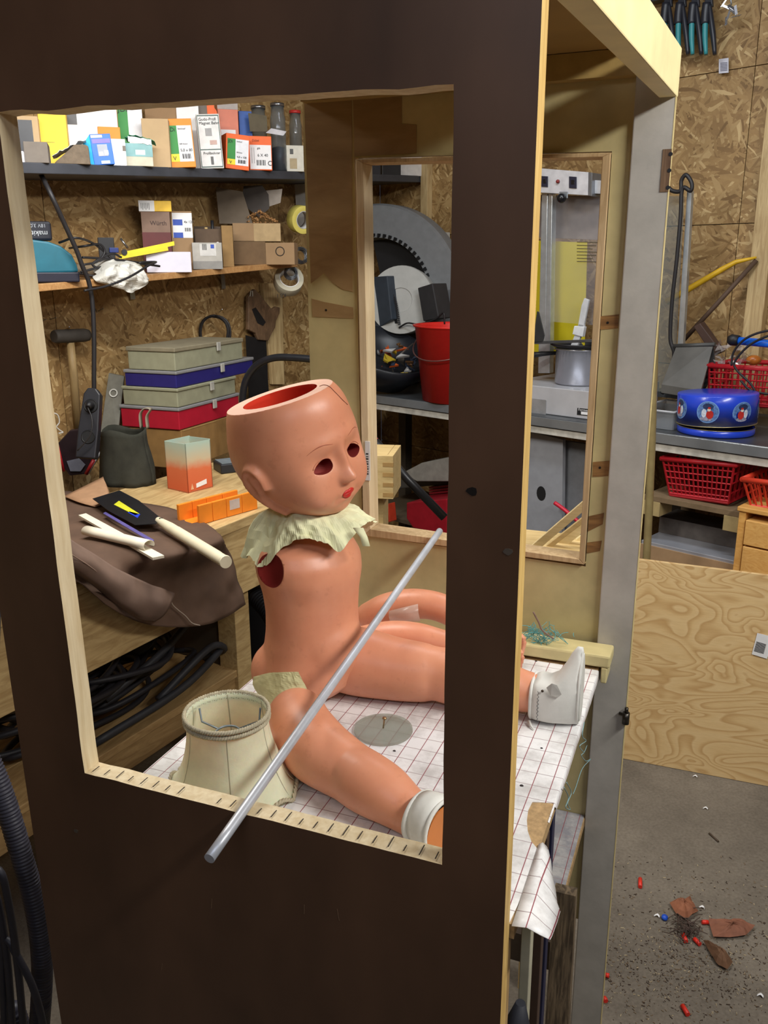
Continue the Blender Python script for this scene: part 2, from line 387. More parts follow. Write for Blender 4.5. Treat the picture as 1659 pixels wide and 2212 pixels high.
# bare wood areas of the back panel: thin veneer remains
def patch(name, pts, y, mat, th=.0012):
    return build(name, MB().prism([(onY(u, v, y).x, y, onY(u, v, y).z) for u, v in pts], (0, -th, 0)), mat, bp)
patch('bare_veneer', [(657, 216), (760, 214), (762, 630), (740, 625), (718, 610), (700, 590), (688, 600), (672, 612)], YB0, BROWNPLY)
patch('bare_veneer', [(674, 645), (700, 652), (763, 664), (764, 688), (676, 684)], YB0, BROWNPLY)
patch('bare_veneer', [(763, 214), (868, 205), (868, 268), (900, 270), (900, 331), (766, 338)], YB0, BROWNPLY, .0009)
for pts in ([(1298, 683), (1337, 679), (1335, 709), (1297, 712)], [(1281, 998), (1318, 995), (1314, 1028), (1280, 1030)], [(1272, 1115), (1305, 1108), (1302, 1132), (1270, 1148)], [(1268, 1172), (1300, 1168), (1296, 1190), (1267, 1195)]):
    patch('bare_veneer', pts, YB0, wood((120, 84, 44), (160, 118, 66), (2, 2, 14), 6))
for (u, v) in ((705, 670), (1313, 697), (1296, 1010)):
    p = onY(u, v, YB0); build('nail_hole', MB().lathe((p.x, YB0 - .0018, p.z), (0, 1, 0), [(.0022, 0), (.0022, .001)], 8), M((25, 18, 12)), bp)
# trim strips lining the rear window
TR = wood((176, 146, 104), (206, 178, 136), (10, 10, 1), 6)
ti = [onb(784, 352, 1.512), onb(1301, 339, 1.512), onb(1251, 1208, 1.512), onb(800, 1143, 1.512)]
tO = [onb(768, 344, 1.512), onb(1319, 330, 1.512), onb(1262, 1220, 1.512), onb(785, 1157, 1.512)]
for i in range(4):
    a, b_, c, d = tO[i], tO[(i + 1) % 4], ti[(i + 1) % 4], ti[i]
    build('window_trim', MB().prism([(q[0], 1.512, q[1]) for q in (a, b_, c, d)], (0, .045, 0)), TR if i < 3 else wood((214, 190, 150), (232, 212, 176), (10, 10, 1), 6), booth, bev=.001)
# barcode sticker on the left trim
p0 = onY(791, 953, 1.511); p1 = onY(800, 1038, 1.511)
st = build('price_sticker', MB().box((p0.x - .002, 1.5095, p1.z), (p0.x + .008, 1.5115, p0.z)), WHITE, booth)
for k in range(9): build('sticker_bar', MB().box((p0.x, 1.509, p1.z + .012 + k * .005), (p0.x + .005, 1.5096, p1.z + .0145 + k * .005 - .001 * (k % 2))), DARKTXT, st)
# post, beam, roof, ledge
GREY = M((176, 172, 164), .5, var=.10, sc=22, bmp=.25)
PX0, PX1 = -.1655, -.1035; YP = 1.509
build('corner_post', MB().box((PX0, YP, 0), (PX1, YB0 - .0005, 1.905)), [GREY], booth, bev=.002)
build('post_edge', MB().box((PX1 - .001, YP - .0004, 0), (PX1 + .0006, 1.5197, 1.855)), M((226, 208, 150), .5), booth)
bm_ = MB()
i0 = V(-.205, .777, 1.852); o0 = V(-.157, .777, 1.852)
i1 = onZ(1425, 213, 1.852); o1 = onZ(1464, 209, 1.852)
o0 = o1 + (onZ(1295, 16, 1.852) - o1) * 1.0; o0 = o1 + (o0 - o1) * ((.777 - o1.y) / (o0.y - o1.y))
i0 = i1 + (onZ(1230, 28, 1.852) - i1); i0 = i1 + (i0 - i1) * ((.777 - i1.y) / (i0.y - i1.y))
i1.y = o1.y = 1.5195
up = V(0, 0, .07)
build('top_rail', MB().hexa([i0, o0, o1, i1, i0 + up, o0 + up, o1 + up, i1 + up]), M((236, 222, 170), .45, var=.1, sc=14, bmp=.2), booth, bev=.002)
build('roof_board', MB().box((-.80, .7775, 1.924), (-.165, 1.519, 1.94)), M((150, 122, 70), .6, var=.15, sc=6), booth)
build('roof_rail', MB().box((-.74, 1.495, 1.885), (-.166, 1.519, 1.923)), M((160, 134, 78), .6), booth)
LEDGE = M((206, 192, 140), .55, var=.12, sc=20, bmp=.3)
lz = .905
build('ledge_board', MB().box((-.40, 1.452, lz), (-.134, YP - .0005, lz + .024)), LEDGE, booth, bev=.004)
build('ledge_batten', MB().box((-.149, 1.4525, lz - .03), (-.1385, YP - .0005, lz)), LEDGE, booth, bev=.002)
# hinge recess and bolt on the post
h0 = onY(1425, 415, YP); h1 = onY(1445, 322, YP)
hr = build('hinge_recess', MB().box((h0.x, YP - .0012, h0.z), (PX1, YP + .001, h1.z)), wood((92, 66, 44), (140, 112, 84), (8, 8, 1), 8), booth)
for t in (.1, .5, .88): build('screw_hole', MB().lathe((h0.x + .012, YP - .0016, h0.z + (h1.z - h0.z) * t), (0, 1, 0), [(.0032, 0), (.0032, .001)], 10), BLACK, hr)
lp = onY(1350, 1540, YP)
lk = build('latch', MB().tube([(lp.x + .003, YP - .009, lp.z - .017), (lp.x + .003, YP - .009, lp.z + .006)], .0065, 12).tube([(lp.x + .003, YP - .009, lp.z + .006), (lp.x + .003, YP - .009, lp.z + .016)], .0035, 8).tube([(lp.x - .01, YP - .005, lp.z), (lp.x + .003, YP - .009, lp.z)], .003, 8), M((84, 80, 74), .35, .9), booth)
# table board, paper, lower shelf
ZT = .9
CHIP = M((176, 146, 104), .8, var=.25, sc=120, bmp=.4)
build('table_board', MB().box((-.722, .785, ZT - .02), (-.154, 1.5195, ZT - .001)), CHIP, booth)
PAPER = paper_mat(-.1662 - .0252 * 40, 1.0862 - .0313 * 60)
pts = [(-.722, .785), (-.16, .785), (-.16, .845)]
for (u, v) in ((1178, 1836), (1160, 1832), (1148, 1818), (1140, 1795), (1138, 1772), (1141, 1750), (1150, 1732), (1178, 1733), (1207, 1737)):
    q = onZ(u, v, ZT); pts.append((q.x, q.y))
pts[-1] = (-.1545, pts[-1][1]); pts[3] = (-.1545, pts[3][1]); pts[2] = (-.1545, .845)
pts += [(-.1545, 1.451), (-.40, 1.451), (-.40, 1.5195), (-.722, 1.5195)]
build('ruled_paper', MB().prism([(x, y, ZT - .001) for x, y in pts], (0, 0, .001)), PAPER, booth, uvfn=lambda c: (c.x, c.y))
# paper folded down over the long edge, torn at the front
rows = []
for j in range(26):
    y = 1.45 - j * .0188; 
    hang = .017 + .004 * noise.noise(V(j * .5, 3, 1))
    torn = (1.06 < 0) 
    if onZ(1207, 1737, ZT).y > y > onZ(1178, 1836, ZT).y: hang = .0006
    rows.append([V(-.1545, y, ZT), V(-.1525, y, ZT - .001), V(-.152, y, ZT - hang)])
build('paper_fold', MB().grid(rows), PAPER, booth, uvfn=lambda c: (c.x - (c.z - ZT), c.y), recalc=False)
rows = []
for j in range(10):
    t = j / 9; y = .93 - t * .15
    wd = .012 + .03 * min(1, t * 1.8) + .006 * noise.noise(V(j, 9, 2)); dz = .02 * math.sin(t * 3) + .004
    rows.append([V(-.156, y, ZT + .0012), V(-.156 + wd * .4, y, ZT + .005 - dz * .1), V(-.156 + wd * .75, y + .003, ZT - dz * .5), V(-.156 + wd, y + .004 * (j % 2), ZT - dz)])
build('torn_paper_flap', MB().grid(rows), PAPER, booth, uvfn=lambda c: (c.x, c.y), solid=.0008)
p = .53
q0 = onZ(1190, 1880, .55)
build('lower_shelf', MB().box((-.74, 1.2, .53), (-.166, 1.5195, .548)), [CHIP], booth)
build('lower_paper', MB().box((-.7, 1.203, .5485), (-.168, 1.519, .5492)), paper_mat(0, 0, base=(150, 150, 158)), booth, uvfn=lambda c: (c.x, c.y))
build('cross_beam', MB().box((-.74, 1.165, .49), (-.166, 1.1995, .545)), M((92, 80, 70), .7), booth)
build('front_batten', MB().box((-.178, .7775, .1), (-.159, .797, .878)), M((172, 140, 92), .6, var=.3, sc=16), booth, bev=.002)
# ================================================================ DOLL
def skin_mat():
    mt, nt, b = newmat('doll_skin')
    f = noise_n(nt, coords(nt), 9, 5, .6); g = noise_n(nt, coords(nt), 60, 4, .6)
    c = ramp(nt, f, [(.3, lin((208, 136, 104))), (.7, lin((224, 154, 120)))])
    mx = nt.nodes.new('ShaderNodeMixRGB'); mx.blend_type = 'MULTIPLY'; mx.inputs[0].default_value = .35
    nt.links.new(c, mx.inputs[1]); nt.links.new(ramp(nt, g, [(.28, (.72, .66, .62, 1)), (.42, (1, 1, 1, 1))]), mx.inputs[2])
    nt.links.new(mx.outputs[0], b.inputs['Base Color']); b.inputs['Roughness'].default_value = .41
    b.inputs['Subsurface Weight'].default_value = .12; b.inputs['Subsurface Radius'].default_value = (.012, .004, .002); b.inputs['Subsurface Scale'].default_value = .6
    return mt
SKIN = skin_mat(); INSIDE = M((206, 52, 26), .9, var=.1, sc=10); RIM = M((240, 192, 168), .55, var=.05, sc=30); DEEP = M((122, 24, 18), .9, var=.05)  # RIM: skin tone paled, overexposure of the cut edge put into the colour
LIPS = M((196, 44, 40), .35, var=.08); TAPE = M((222, 222, 180), .7, var=.10, sc=26, bmp=.3)
DO = V(-.60, 1.19, .9)
doll = thing('doll', 'pink armless doll with an open cut-off head, sitting on the ruled paper', 'doll', tuple(DO))
def bake(o, mods):
    """evaluate modifiers into the mesh"""
    dg = bpy.context.evaluated_depsgraph_get(); dg.update()
    ev = o.evaluated_get(dg); me = bpy.data.meshes.new_from_object(ev)
    o.modifiers.clear(); o.data = me
    for f in me.polygons: f.use_smooth = True
    return o
def boolean(o, cutters):
    for c in cutters:
        md = o.modifiers.new('cut', 'BOOLEAN'); md.operation = 'DIFFERENCE'; md.object = c; md.solver = 'EXACT'
    bpy.context.view_layer.update()
    dg = bpy.context.evaluated_depsgraph_get(); ev = o.evaluated_get(dg); me = bpy.data.meshes.new_from_object(ev)
    o.modifiers.clear(); o.data = me
    for c in cutters: bpy.data.objects.remove(c, do_unlink=True)
def remesh(o, vox, it, fac=.5):
    md = o.modifiers.new('r', 'REMESH'); md.mode = 'VOXEL'; md.voxel_size = vox; md.use_smooth_shade = True
    md = o.modifiers.new('s', 'SMOOTH'); md.iterations = it; md.factor = fac
    bpy.context.view_layer.update(); bake(o, 0)
# torso: rings from crotch to neck, doll faces +X
def ellring(mb, c, rx, ry, n=28, a=0):
    c = Vector(c); ca, sa = math.cos(a), math.sin(a)
    return mb.verts([c + V(rx * math.cos(t) * ca - ry * math.sin(t) * sa, rx * math.cos(t) * sa + ry * math.sin(t) * ca, 0) for t in [2 * math.pi * k / n for k in range(n)]])
TW = math.radians(-12)       # torso turned a little towards the window
rings = [(.028, .004, .030, .040), (.012 - .002, .0, .045, .06), (.035, -.002, .074, .092), (.065, .0, .082, .094), (.095, .0, .080, .086), (.125, .0, .076, .081),
         (.16, .0, .075, .080), (.195, -.001, .078, .083), (.225, -.002, .082, .093), (.25, -.004, .080, .097), (.272, -.006, .068, .088), (.29, -.008, .044, .058), (.305, -.006, .032, .036), (.345, -.002, .030, .032)]
mb = MB(); R_ = []
for i, (z, dx, rx, ry) in enumerate(rings):
    if i == 0: continue
    R_.append(ellring(mb, DO + V(dx + .006 - .05 * (z - .15) * 0, 0, z), rx, ry, a=TW))
for i in range(len(R_) - 1):
    for k in range(28): mb.face([R_[i][k], R_[i][(k + 1) % 28], R_[i + 1][(k + 1) % 28], R_[i + 1][k]], 0, True)
mb.face(R_[0][::-1]); mb.face(R_[-1])
def TP(x, y, z): return DO + V(x * math.cos(TW) - y * math.sin(TW), x * math.sin(TW) + y * math.cos(TW), z)
mb.ball(TP(.034, 0, .10), .062, sc=(1, 1.1, 1.15), nu=24, nv=16)          # belly
for s in (-1, 1):
    mb.ball(TP(.034, s * .036, .226), .0415, sc=(.95, 1, .9), nu=20, nv=14)   # chest
    mb.ball(TP(-.006, s * .072, .246), .030, sc=(1, .95, 1), nu=20, nv=14)   # shoulder
    mb.ball(TP(-.035, s * .038, .052), .050, nu=20, nv=14)                  # buttock
torso = build('torso', mb, [SKIN, DEEP], doll)
remesh(torso, .0045, 10)
cut = MB(); sc_ = TP(-.002, -.116, .254) - DO
cut.ball(Vector(sc_), .043, mi=1, nu=48, nv=30, sc=(.86, .9, 1.0))
c1 = build('cut', cut, [SKIN, DEEP])
c1.location = DO
sc2 = TP(-.002, .116, .254) - DO
cut = MB(); cut.ball(Vector(sc2), .040, mi=1, nu=40, nv=26, sc=(.86, .9, 1.0)); c2 = build('cut', cut, [SKIN, DEEP]); c2.location = DO
boolean(torso, [c1, c2])
# legs
def limb(name, pts, rad, mat, parent, flat=1.0, n=40, seg=9, cap_round=True):
    P_ = spline(pts, seg); Rr = [v.x for v in spline([V(r, 0, 0) for r in rad], seg)]
    N = len(P_)
    # rounded ends
    d0 = (P_[0] - P_[1]).normalized(); d1 = (P_[-1] - P_[-2]).normalized(); pre = []; post = []
    for k in range(7, 0, -1):
        a = k / 7 * math.pi / 2 * .98; pre.append((P_[0] + d0 * Rr[0] * math.sin(a), Rr[0] * math.cos(a))); 
    for k in range(1, 8):
        a = k / 7 * math.pi / 2 * .98; post.append((P_[-1] + d1 * Rr[-1] * math.sin(a), Rr[-1] * math.cos(a)))
    allp = pre + list(zip(P_, Rr)) + post
    mb = MB().tube([p for p, r in allp], [r for p, r in allp], n, flat=flat, upv=(0, 0, 1))
    return build(name, mb, mat, parent)
far_pts = [(-.575, 1.215, .962), (-.525, 1.222, .958), (-.465, 1.229, .952), (-.415, 1.235, .951), (-.39, 1.238, .951), (-.35, 1.242, .949), (-.295, 1.247, .946), (-.250, 1.251, .940), (-.212, 1.252, .938)]
far_r = [.054, .058, .053, .049, .0445, .0475, .042, .034, .030]
legL = limb('leg', far_pts, far_r, SKIN, doll)
near_r = [.045, .047, .0475, .044, .0408, .0408, .038, .0305, .0265]
npx = [(642, 1552, .958), (655, 1580, .955), (685, 1618, .950), (722, 1645, .945), (758, 1668, 0), (792, 1690, 0), (832, 1714, 0), (878, 1748, 0), (915, 1774, .930)]
near_pts = [onZ(u, v, z or .9 + r) for (u, v, z), r in zip(npx, near_r)]
legR = limb('leg', near_pts, near_r, SKIN, doll)
# head: displaced shape in its own axes (x face, y doll's left, z crown)
HY = math.radians(-18); HC = V(-.610, 1.176, 1.338)
zb = Vector((.0, .0, 1))
fwd = V(math.cos(HY), math.sin(HY), 0); lef = V(-math.sin(HY), math.cos(HY), 0)
pit = math.radians(3); rol = math.radians(13)        # looks up a little, leans towards the front window
rot = Matrix.Rotation(rol, 3, fwd) @ Matrix.Rotation(-pit, 3, lef)
EX, EY, EZ = rot @ fwd, rot @ lef, rot @ zb
HS = 1.035
def HP(x, y, z): return HC + (EX * x + EY * y + EZ * z) * HS
NU, NV = 260, 190
th = np.linspace(0, 2 * np.pi, NU, endpoint=False)
th = th - .28 * np.sin(th)         # denser towards the face
ph = np.linspace(.02, np.pi - .02, NV)
T, Pp = np.meshgrid(th, ph)
X = np.sin(Pp) * np.cos(T); Y_ = np.sin(Pp) * np.sin(T); Z = np.cos(Pp)
def sm(x, a, b): t = np.clip((x - a) / (b - a), 0, 1); return t * t * (3 - 2 * t)
low = sm(-Z, 0, 1)
bx = X * (.104 - .006 * low) + .000; by = Y_ * (.095 - .008 * low); bz = Z * .115
bx = bx - .018 * sm(-Z, .3, 1.0) * (X < 0) * -X * 0 + .020 * sm(-Z, .35, 1.0)      # jaw comes forward, nape recedes
bx = bx * (1 + .13 * sm(Z, .25, .8)); by = by * (1 + .05 * sm(Z, .25, .8))
bx = np.where(X > 0, bx * (1 - .07 * sm(X, .5, 1)), bx * (1 - .10 * sm(-Z, .2, .9)))
Pn = np.stack([bx, by, bz], -1); Nn = np.stack([X / .104, Y_ / .094, Z / .115], -1); Nn /= np.linalg.norm(Nn, axis=-1, keepdims=True)
def g(c, s, A, mir=True, direc=None):
    global Pn
    out = 0
    for sg in ((1, -1) if mir and c[1] else (1,)):
        d = (BASE - np.array([c[0], c[1] * sg, c[2]])) / np.array(s)
        w = np.exp(-(d ** 2).sum(-1))[..., None] * A
        Pn = Pn + w * (Nn if direc is None else np.array([direc[0], direc[1] * sg, direc[2]]))
BASE = Pn.copy()
g((.085, .050, -.060), (.038, .034, .032), .019)          # cheeks
g((.094, 0, -.102), (.028, .024, .018), .012)               # chin
g((.095, .032, -.012), (.03, .020, .014), -.0075)           # eye sockets
g((.098, .030, .014), (.03, .030, .010), .0025)             # brow
g((.10, .014, -.006), (.03, .009, .014), -.0035)
g((.098, 0, .045), (.04, .05, .04), .005)                   # forehead
g((.102, 0, -.022), (.03, .0085, .020), .0085)             # nose bridge
g((.104, 0, -.040), (.03, .0108, .0098), .0212)            # nose tip
g((.102, .0095, -.0425), (.03, .0055, .0055), .0055)         # nostrils
g((.100, 0, -.066), (.03, .022, .016), .0055)               # mouth mound
g((.100, .020, -.070), (.03, .0065, .0065), -.0028)          # mouth corners
g((.100, 0, -.0665), (.03, .010, .0030), .0026)
g((.100, 0, -.0765), (.03, .0095, .0035), .0034)
g((.100, 0, -.0715), (.03, .012, .0016), -.0020)
g((.100, 0, -.088), (.03, .016, .005), -.0035)
# ears: a raised curl on each side
ear = [(-.000, -.012), (-.001, -.001), (-.008, .008), (-.018, .008), (-.025, .000), (-.027, -.012), (-.023, -.024), (-.017, -.034), (-.008, -.043), (.000, -.048)]
ear2 = [(-.018, -.004), (-.015, -.014), (-.016, -.024), (-.012, -.033)]
def ridge(poly, s, A):
    global Pn
    pts_ = spline([V(p[0], p[1], 0) for p in poly], 6)
    d2 = np.full(BASE.shape[:2], 1e9)
    for p in pts_: d2 = np.minimum(d2, (BASE[..., 0] - p.x * 1.35 - .022) ** 2 + (BASE[..., 2] - p.y * 1.35 + .014) ** 2)
    w = np.exp(-d2 / s ** 2) * (np.abs(BASE[..., 1]) > .05)
    Pn = Pn + w[..., None] * A * Nn
ridge(ear, .0052, .0095); ridge(ear2, .004, .004)
g((.006, .09, -.028), (.016, .04, .020), .004)
g((.008, .09, -.030), (.006, .04, .012), -.007)
mb = MB(); co_ = HC; Gv = []
for i in range(NV): Gv.append(mb.verts([HP(*Pn[i, j]) for j in range(NU)]))
for i in range(NV - 1):
    for j in range(NU): mb.face([Gv[i][j], Gv[i + 1][j], Gv[i + 1][(j + 1) % NU], Gv[i][(j + 1) % NU]], 0, True)
mb.face(Gv[0]); mb.face(Gv[-1][::-1])
head = build('head', mb, [SKIN, INSIDE, RIM, DEEP], doll)
def raw(mb, mats):
    o = build('cutter', mb, mats); return o
# cavity
mb = MB(); nu, nv = 48, 32
gg = [mb.verts([HP(.072 * math.sin(math.pi * i / nv) * math.cos(2 * math.pi * j / nu) - .003, .064 * math.sin(math.pi * i / nv) * math.sin(2 * math.pi * j / nu), .115 * math.cos(math.pi * i / nv) + .012) for j in range(nu)]) for i in range(1, nv)]
tp, bt = mb.verts([HP(-.003, 0, .127), HP(-.003, 0, -.103)])
for i in range(len(gg) - 1):
    for j in range(nu): mb.face([gg[i][j], gg[i + 1][j], gg[i + 1][(j + 1) % nu], gg[i][(j + 1) % nu]], 1, True)
for j in range(nu): mb.face([tp, gg[0][j], gg[0][(j + 1) % nu]], 1); mb.face([bt, gg[-1][(j + 1) % nu], gg[-1][j]], 1)
cav = raw(mb, [SKIN, INSIDE, RIM, DEEP])
CZ = .074
mb = MB().hexa([HP(x, y, z + .13 * x) for z in (CZ, .3) for x, y in ((-.2, -.2), (.2, -.2), (.2, .2), (-.2, .2))], 2)
# slope the cut a little
top = raw(mb, [SKIN, INSIDE, RIM, DEEP])
cuts = [cav, top]
for s in (-1, 1):      # almond eye openings
    mb = MB(); pr = []
    for k in range(28):
        t = 2 * math.pi * k / 28
        y = .0165 * math.cos(t); z = (.0105 if math.sin(t) > 0 else .0088) * math.sin(t) * (1 - .35 * (math.cos(t) * .9)) 
        pr.append((s * (.034 + y), -.0185 + z - .10 * y))
    mb.prism([HP(.045, y, z) for y, z in pr], EX * .12, 3)
    cuts.append(raw(mb, [SKIN, INSIDE, RIM, DEEP]))
boolean(head, cuts)
for p in head.data.polygons:
    if p.material_index in (2, 3): p.use_smooth = False
# lips: small painted bow following the mouth mound
def face_pt(y, z, lift=.0006):
    k = np.argmin((Pn[..., 1] - y) ** 2 + (Pn[..., 2] - z) ** 2 + (Pn[..., 0] < .04) * 1.0)
    i, j = divmod(int(k), NU); q = Pn[i, j]; return HP(q[0] + lift, y, z)
for nm, zz in (('upper_lip', (lambda a, b: (-.0715, -.0715 + (.0060 * (1 - a * a) ** .6 * (1 - .25 * math.exp(-(a / .18) ** 2))) * b))),
               ('lower_lip', (lambda a, b: (-.0715, -.0715 - .0085 * (1 - a * a) ** .7 * b)))):
    rows = []
    for i in range(17):
        a = -1 + 2 * i / 16; row = []
        for b_ in range(6):
            z = zz(min(.999, max(-.999, a)), b_ / 5)[1]; row.append(face_pt(.0125 * a, z, .0009 + .0012 * math.sin(math.pi * b_ / 5) * (1 - a * a)))
        rows.append(row)
    build(nm, MB().grid(rows), LIPS, head, solid=.0006)
for s in (-1, 1):
    pts = [face_pt(s * (.017 + .038 * t), .012 + .007 * math.sin(math.pi * t * .9) - .006 * t, .0002) for t in np.linspace(0, 1, 14)]
    build('eyebrow', MB().tube(pts, [.0002 + .0005 * math.sin(math.pi * t) for t in np.linspace(0, 1, 14)], 6), M((168, 96, 70), .6), head)
    pts = [face_pt(s * (.034 + .0175 * math.cos(t)), -.0185 + .0125 * math.sin(t) - .0017 * math.cos(t), .0002) for t in np.linspace(.35, 2.7, 14)]
    build('eyelid_crease', MB().tube(pts, .0006, 6), M((186, 112, 84), .5), head)
# crack line over the temple
GW = np.array(HC) + (Pn @ np.array([list(EX), list(EY), list(EZ)])) * HS
def surf_px(u, v):
    d = ray(u, v); d = d / np.linalg.norm(d); q = GW - CAM; along = q @ d; off = np.linalg.norm(q - along[..., None] * d, axis=-1)
    k = np.argmin(off + .15 * along); return Vector(GW.reshape(-1, 3)[k])
pts = spline([surf_px(*q) for q in ((690, 834), (700, 832), (712, 836), (722, 845), (732, 856), (742, 866), (750, 874))], 3)
build('crack', MB().tube([p + (p - HC).normalized() * .0003 for p in pts], .0006, 5), M((110, 56, 38), .7), head)
# masking tape round the neck
hem = [(-180, .088, 1.165), (-165, .103, 1.156), (-150, .112, 1.153), (-135, .094, 1.160), (-122, .090, 1.146), (-108, .088, 1.160), (-95, .084, 1.190), (-80, .084, 1.203), (-62, .086, 1.206), (-45, .090, 1.196), (-34, .094, 1.180), (-22, .094, 1.196), (-5, .094, 1.210), (8, .098, 1.212), (22, .104, 1.208), (34, .108, 1.196), (46, .098, 1.180), (60, .09, 1.180), (80, .088, 1.180), (100, .088, 1.18), (120, .088, 1.17), (150, .088, 1.17), (180, .088, 1.165)]
rows = []
NA = 180
ha = np.array([h[0] for h in hem]); hr_ = np.interp(np.linspace(-180, 180, NA), ha, [h[1] for h in hem]); hz = np.interp(np.linspace(-180, 180, NA), ha, [h[2] for h in hem])
for i in range(9):
    t = i / 8; row = []
    for k in range(NA):
        a = math.radians(-180 + 360 * k / (NA - 1)); nz = noise.noise(V(math.cos(a) * 3.2, math.sin(a) * 3.2, t * 2.6)) * .012 * (t + .15) + noise.noise(V(math.cos(a) * 7 + t * 4, math.sin(a) * 7, t * 8 + 7)) * .006 * (.3 + t)
        r0 = .043; z0 = 1.240
        r = r0 + (hr_[k] - r0) * (t ** .8) + nz * .8; z = z0 + (hz[k] - z0) * (t ** 1.5) + nz * .5 + .012 * math.sin(t * math.pi) * 0
        if i == 8: r += .004 * noise.noise(V(k * .6, 2, 2)); z += .003 * noise.noise(V(k * .7, 5, 2))
        row.append(V(DO.x + .004 + r * math.cos(a), DO.y + r * math.sin(a), z))
    rows.append(row)
o = build('masking_tape', MB().grid(rows, sm=False), TAPE, doll, solid=.0008)
o['label'] = 'crumpled cream masking tape collar'
row2 = []
neckr = []
for i in range(4):
    neckr.append([V(DO.x + .004 + (.046 - .002 * i) * math.cos(a) , DO.y + (.046 - .002 * i) * math.sin(a), 1.222 + .012 * i + .0015 * math.sin(5 * a)) for a in np.linspace(0, 2 * math.pi, 40)])
build('masking_tape', MB().grid(neckr), TAPE, doll, solid=.0006)
# hanging strip of tape at the chest
s0 = atd(772, 1140, 1.315); s1 = atd(788, 1180, 1.31)
wx = V(RW[0, 0], RW[1, 0], 0) * .009
build('masking_tape', MB().grid([[s0 - wx * .8, s0 + wx], [s0 * .5 + s1 * .5 - wx * .5 + V(.003, 0, 0), s0 * .5 + s1 * .5 + wx * 1.1], [s1 - wx * .4, s1 + wx * .9]]), TAPE, doll, solid=.0008)
# tape over the hip
hp = [[(548, 1462, 1.40), (585, 1453, 1.352), (615, 1452, 1.322), (645, 1451, 1.312)],
      [(546, 1478, 1.40), (583, 1474, 1.345), (618, 1474, 1.312), (655, 1472, 1.305)],
      [(556, 1497, 1.395), (585, 1497, 1.335), (620, 1496, 1.303), (664, 1494, 1.298)],
      [(575, 1522, 1.385), (590, 1526, 1.322), (625, 1518, 1.295), (660, 1512, 1.292)]]
ctl = [[atd(q[0], q[1], q[2] - .022) for q in r] for r in hp]
up_ = [spline(r, 7) for r in ctl]; gr = [spline([r[k] for r in up_], 6) for k in range(len(up_[0]))]
gr = [[p + V(0, -1, .3) * (.003 * noise.noise(p * 60) + .0015 * noise.noise(p * 150)) for p in c] for c in gr]
o = build('masking_tape', MB().grid(gr, sm=False), M((204, 198, 150), .7, var=.12, sc=26, bmp=.3), doll, solid=.0008); o['label'] = 'creased tape patch over the hip'
# shoes (worn by the doll, parts of it)
SHOE = M((222, 222, 216), .6, var=.06, sc=30, bmp=.25); SOLE = M((196, 118, 56), .5, var=.12, sc=10)
ax = (Vector(far_pts[-1]) - Vector(far_pts[-2])).normalized(); ax.z = 0; ax.normalize(); sd = V(-ax.y, ax.x, 0)
Cs = Vector(far_pts[-1])
def SP(o, a, sdv, x, y, z): return o + a * x + sdv * y + V(0, 0, z)
def shoe(o, a, sdv, zb_, name_):
    # cross sections along the leg axis: each an oval standing up (height zl..zh, half width w)
    secs = [(-.018, .002, .068, .034, 0), (-.008, .001, .072, .037, 0), (.006, .0005, .070, .038, .0), (.018, .0005, .078, .038, .0), (.030, .0005, .098, .036, 0), (.040, .0005, .118, .033, 0), (.047, .0005, .130, .028, 0), (.052, .0005, .130, .027, 0), (.054, .004, .122, .024, 0)]
    mb = MB(); rr = []
    for x, zl, zh, wd, _ in secs:
        zc, hh = (zl + zh) / 2, (zh - zl) / 2
        ring = []
        for k in range(32):
            t = 2 * math.pi * k / 32; c, s = math.cos(t), math.sin(t)
            e = .72
            yy = wd * math.copysign(abs(c) ** e, c); tz = math.copysign(abs(s) ** e, s)
            if tz > 0 and zh > .08: yy *= 1 - .80 * tz ** 1.3 * min(1, (zh - .08) / .04)
            ring.append(SP(o, a, sdv, x + .004 * noise.noise(V(c * 2, s * 2, x * 60)), yy, zb_ - o.z + zc + hh * tz))
        rr.append(mb.verts(ring))
    for i in range(len(rr) - 1):
        for k in range(32): mb.face([rr[i][k], rr[i][(k + 1) % 32], rr[i + 1][(k + 1) % 32], rr[i + 1][k]], 0, True)
    mb.face(rr[-1])
    s_ = build(name_, mb, SHOE, doll, solid=.002)
    return s_, secs
shL, _ = shoe(Cs, ax, sd, .9, 'shoe'); shL['label'] = 'white cloth shoe with pointed toe'
def oval(o, a, sdv, x, zl, zh, wd, n=40, taper=.0):
    zc, hh = (zl + zh) / 2, (zh - zl) / 2; out = []
    for k in range(n):
        t = 2 * math.pi * k / n; c, s = math.cos(t), math.sin(t); yy = wd * math.copysign(abs(c) ** .72, c); tz = math.copysign(abs(s) ** .72, s)
        if tz > 0: yy *= 1 - taper * tz ** 1.5
        out.append(SP(o, a, sdv, x, yy, .9 - o.z + zc + hh * tz))
    return out
for (x, zl, zh, wd, tp_, r, nm) in ((-.019, .003, .068, .034, 0, .0028, 'ankle_binding'), (.0535, .0025, .125, .027, .80, .0022, 'sole_piping')):
    pts = oval(Cs, ax, sd, x, zl, zh, wd, taper=tp_); build(nm, MB().tube(pts + [pts[0]], r, 8, cap=False), SHOE, shL)
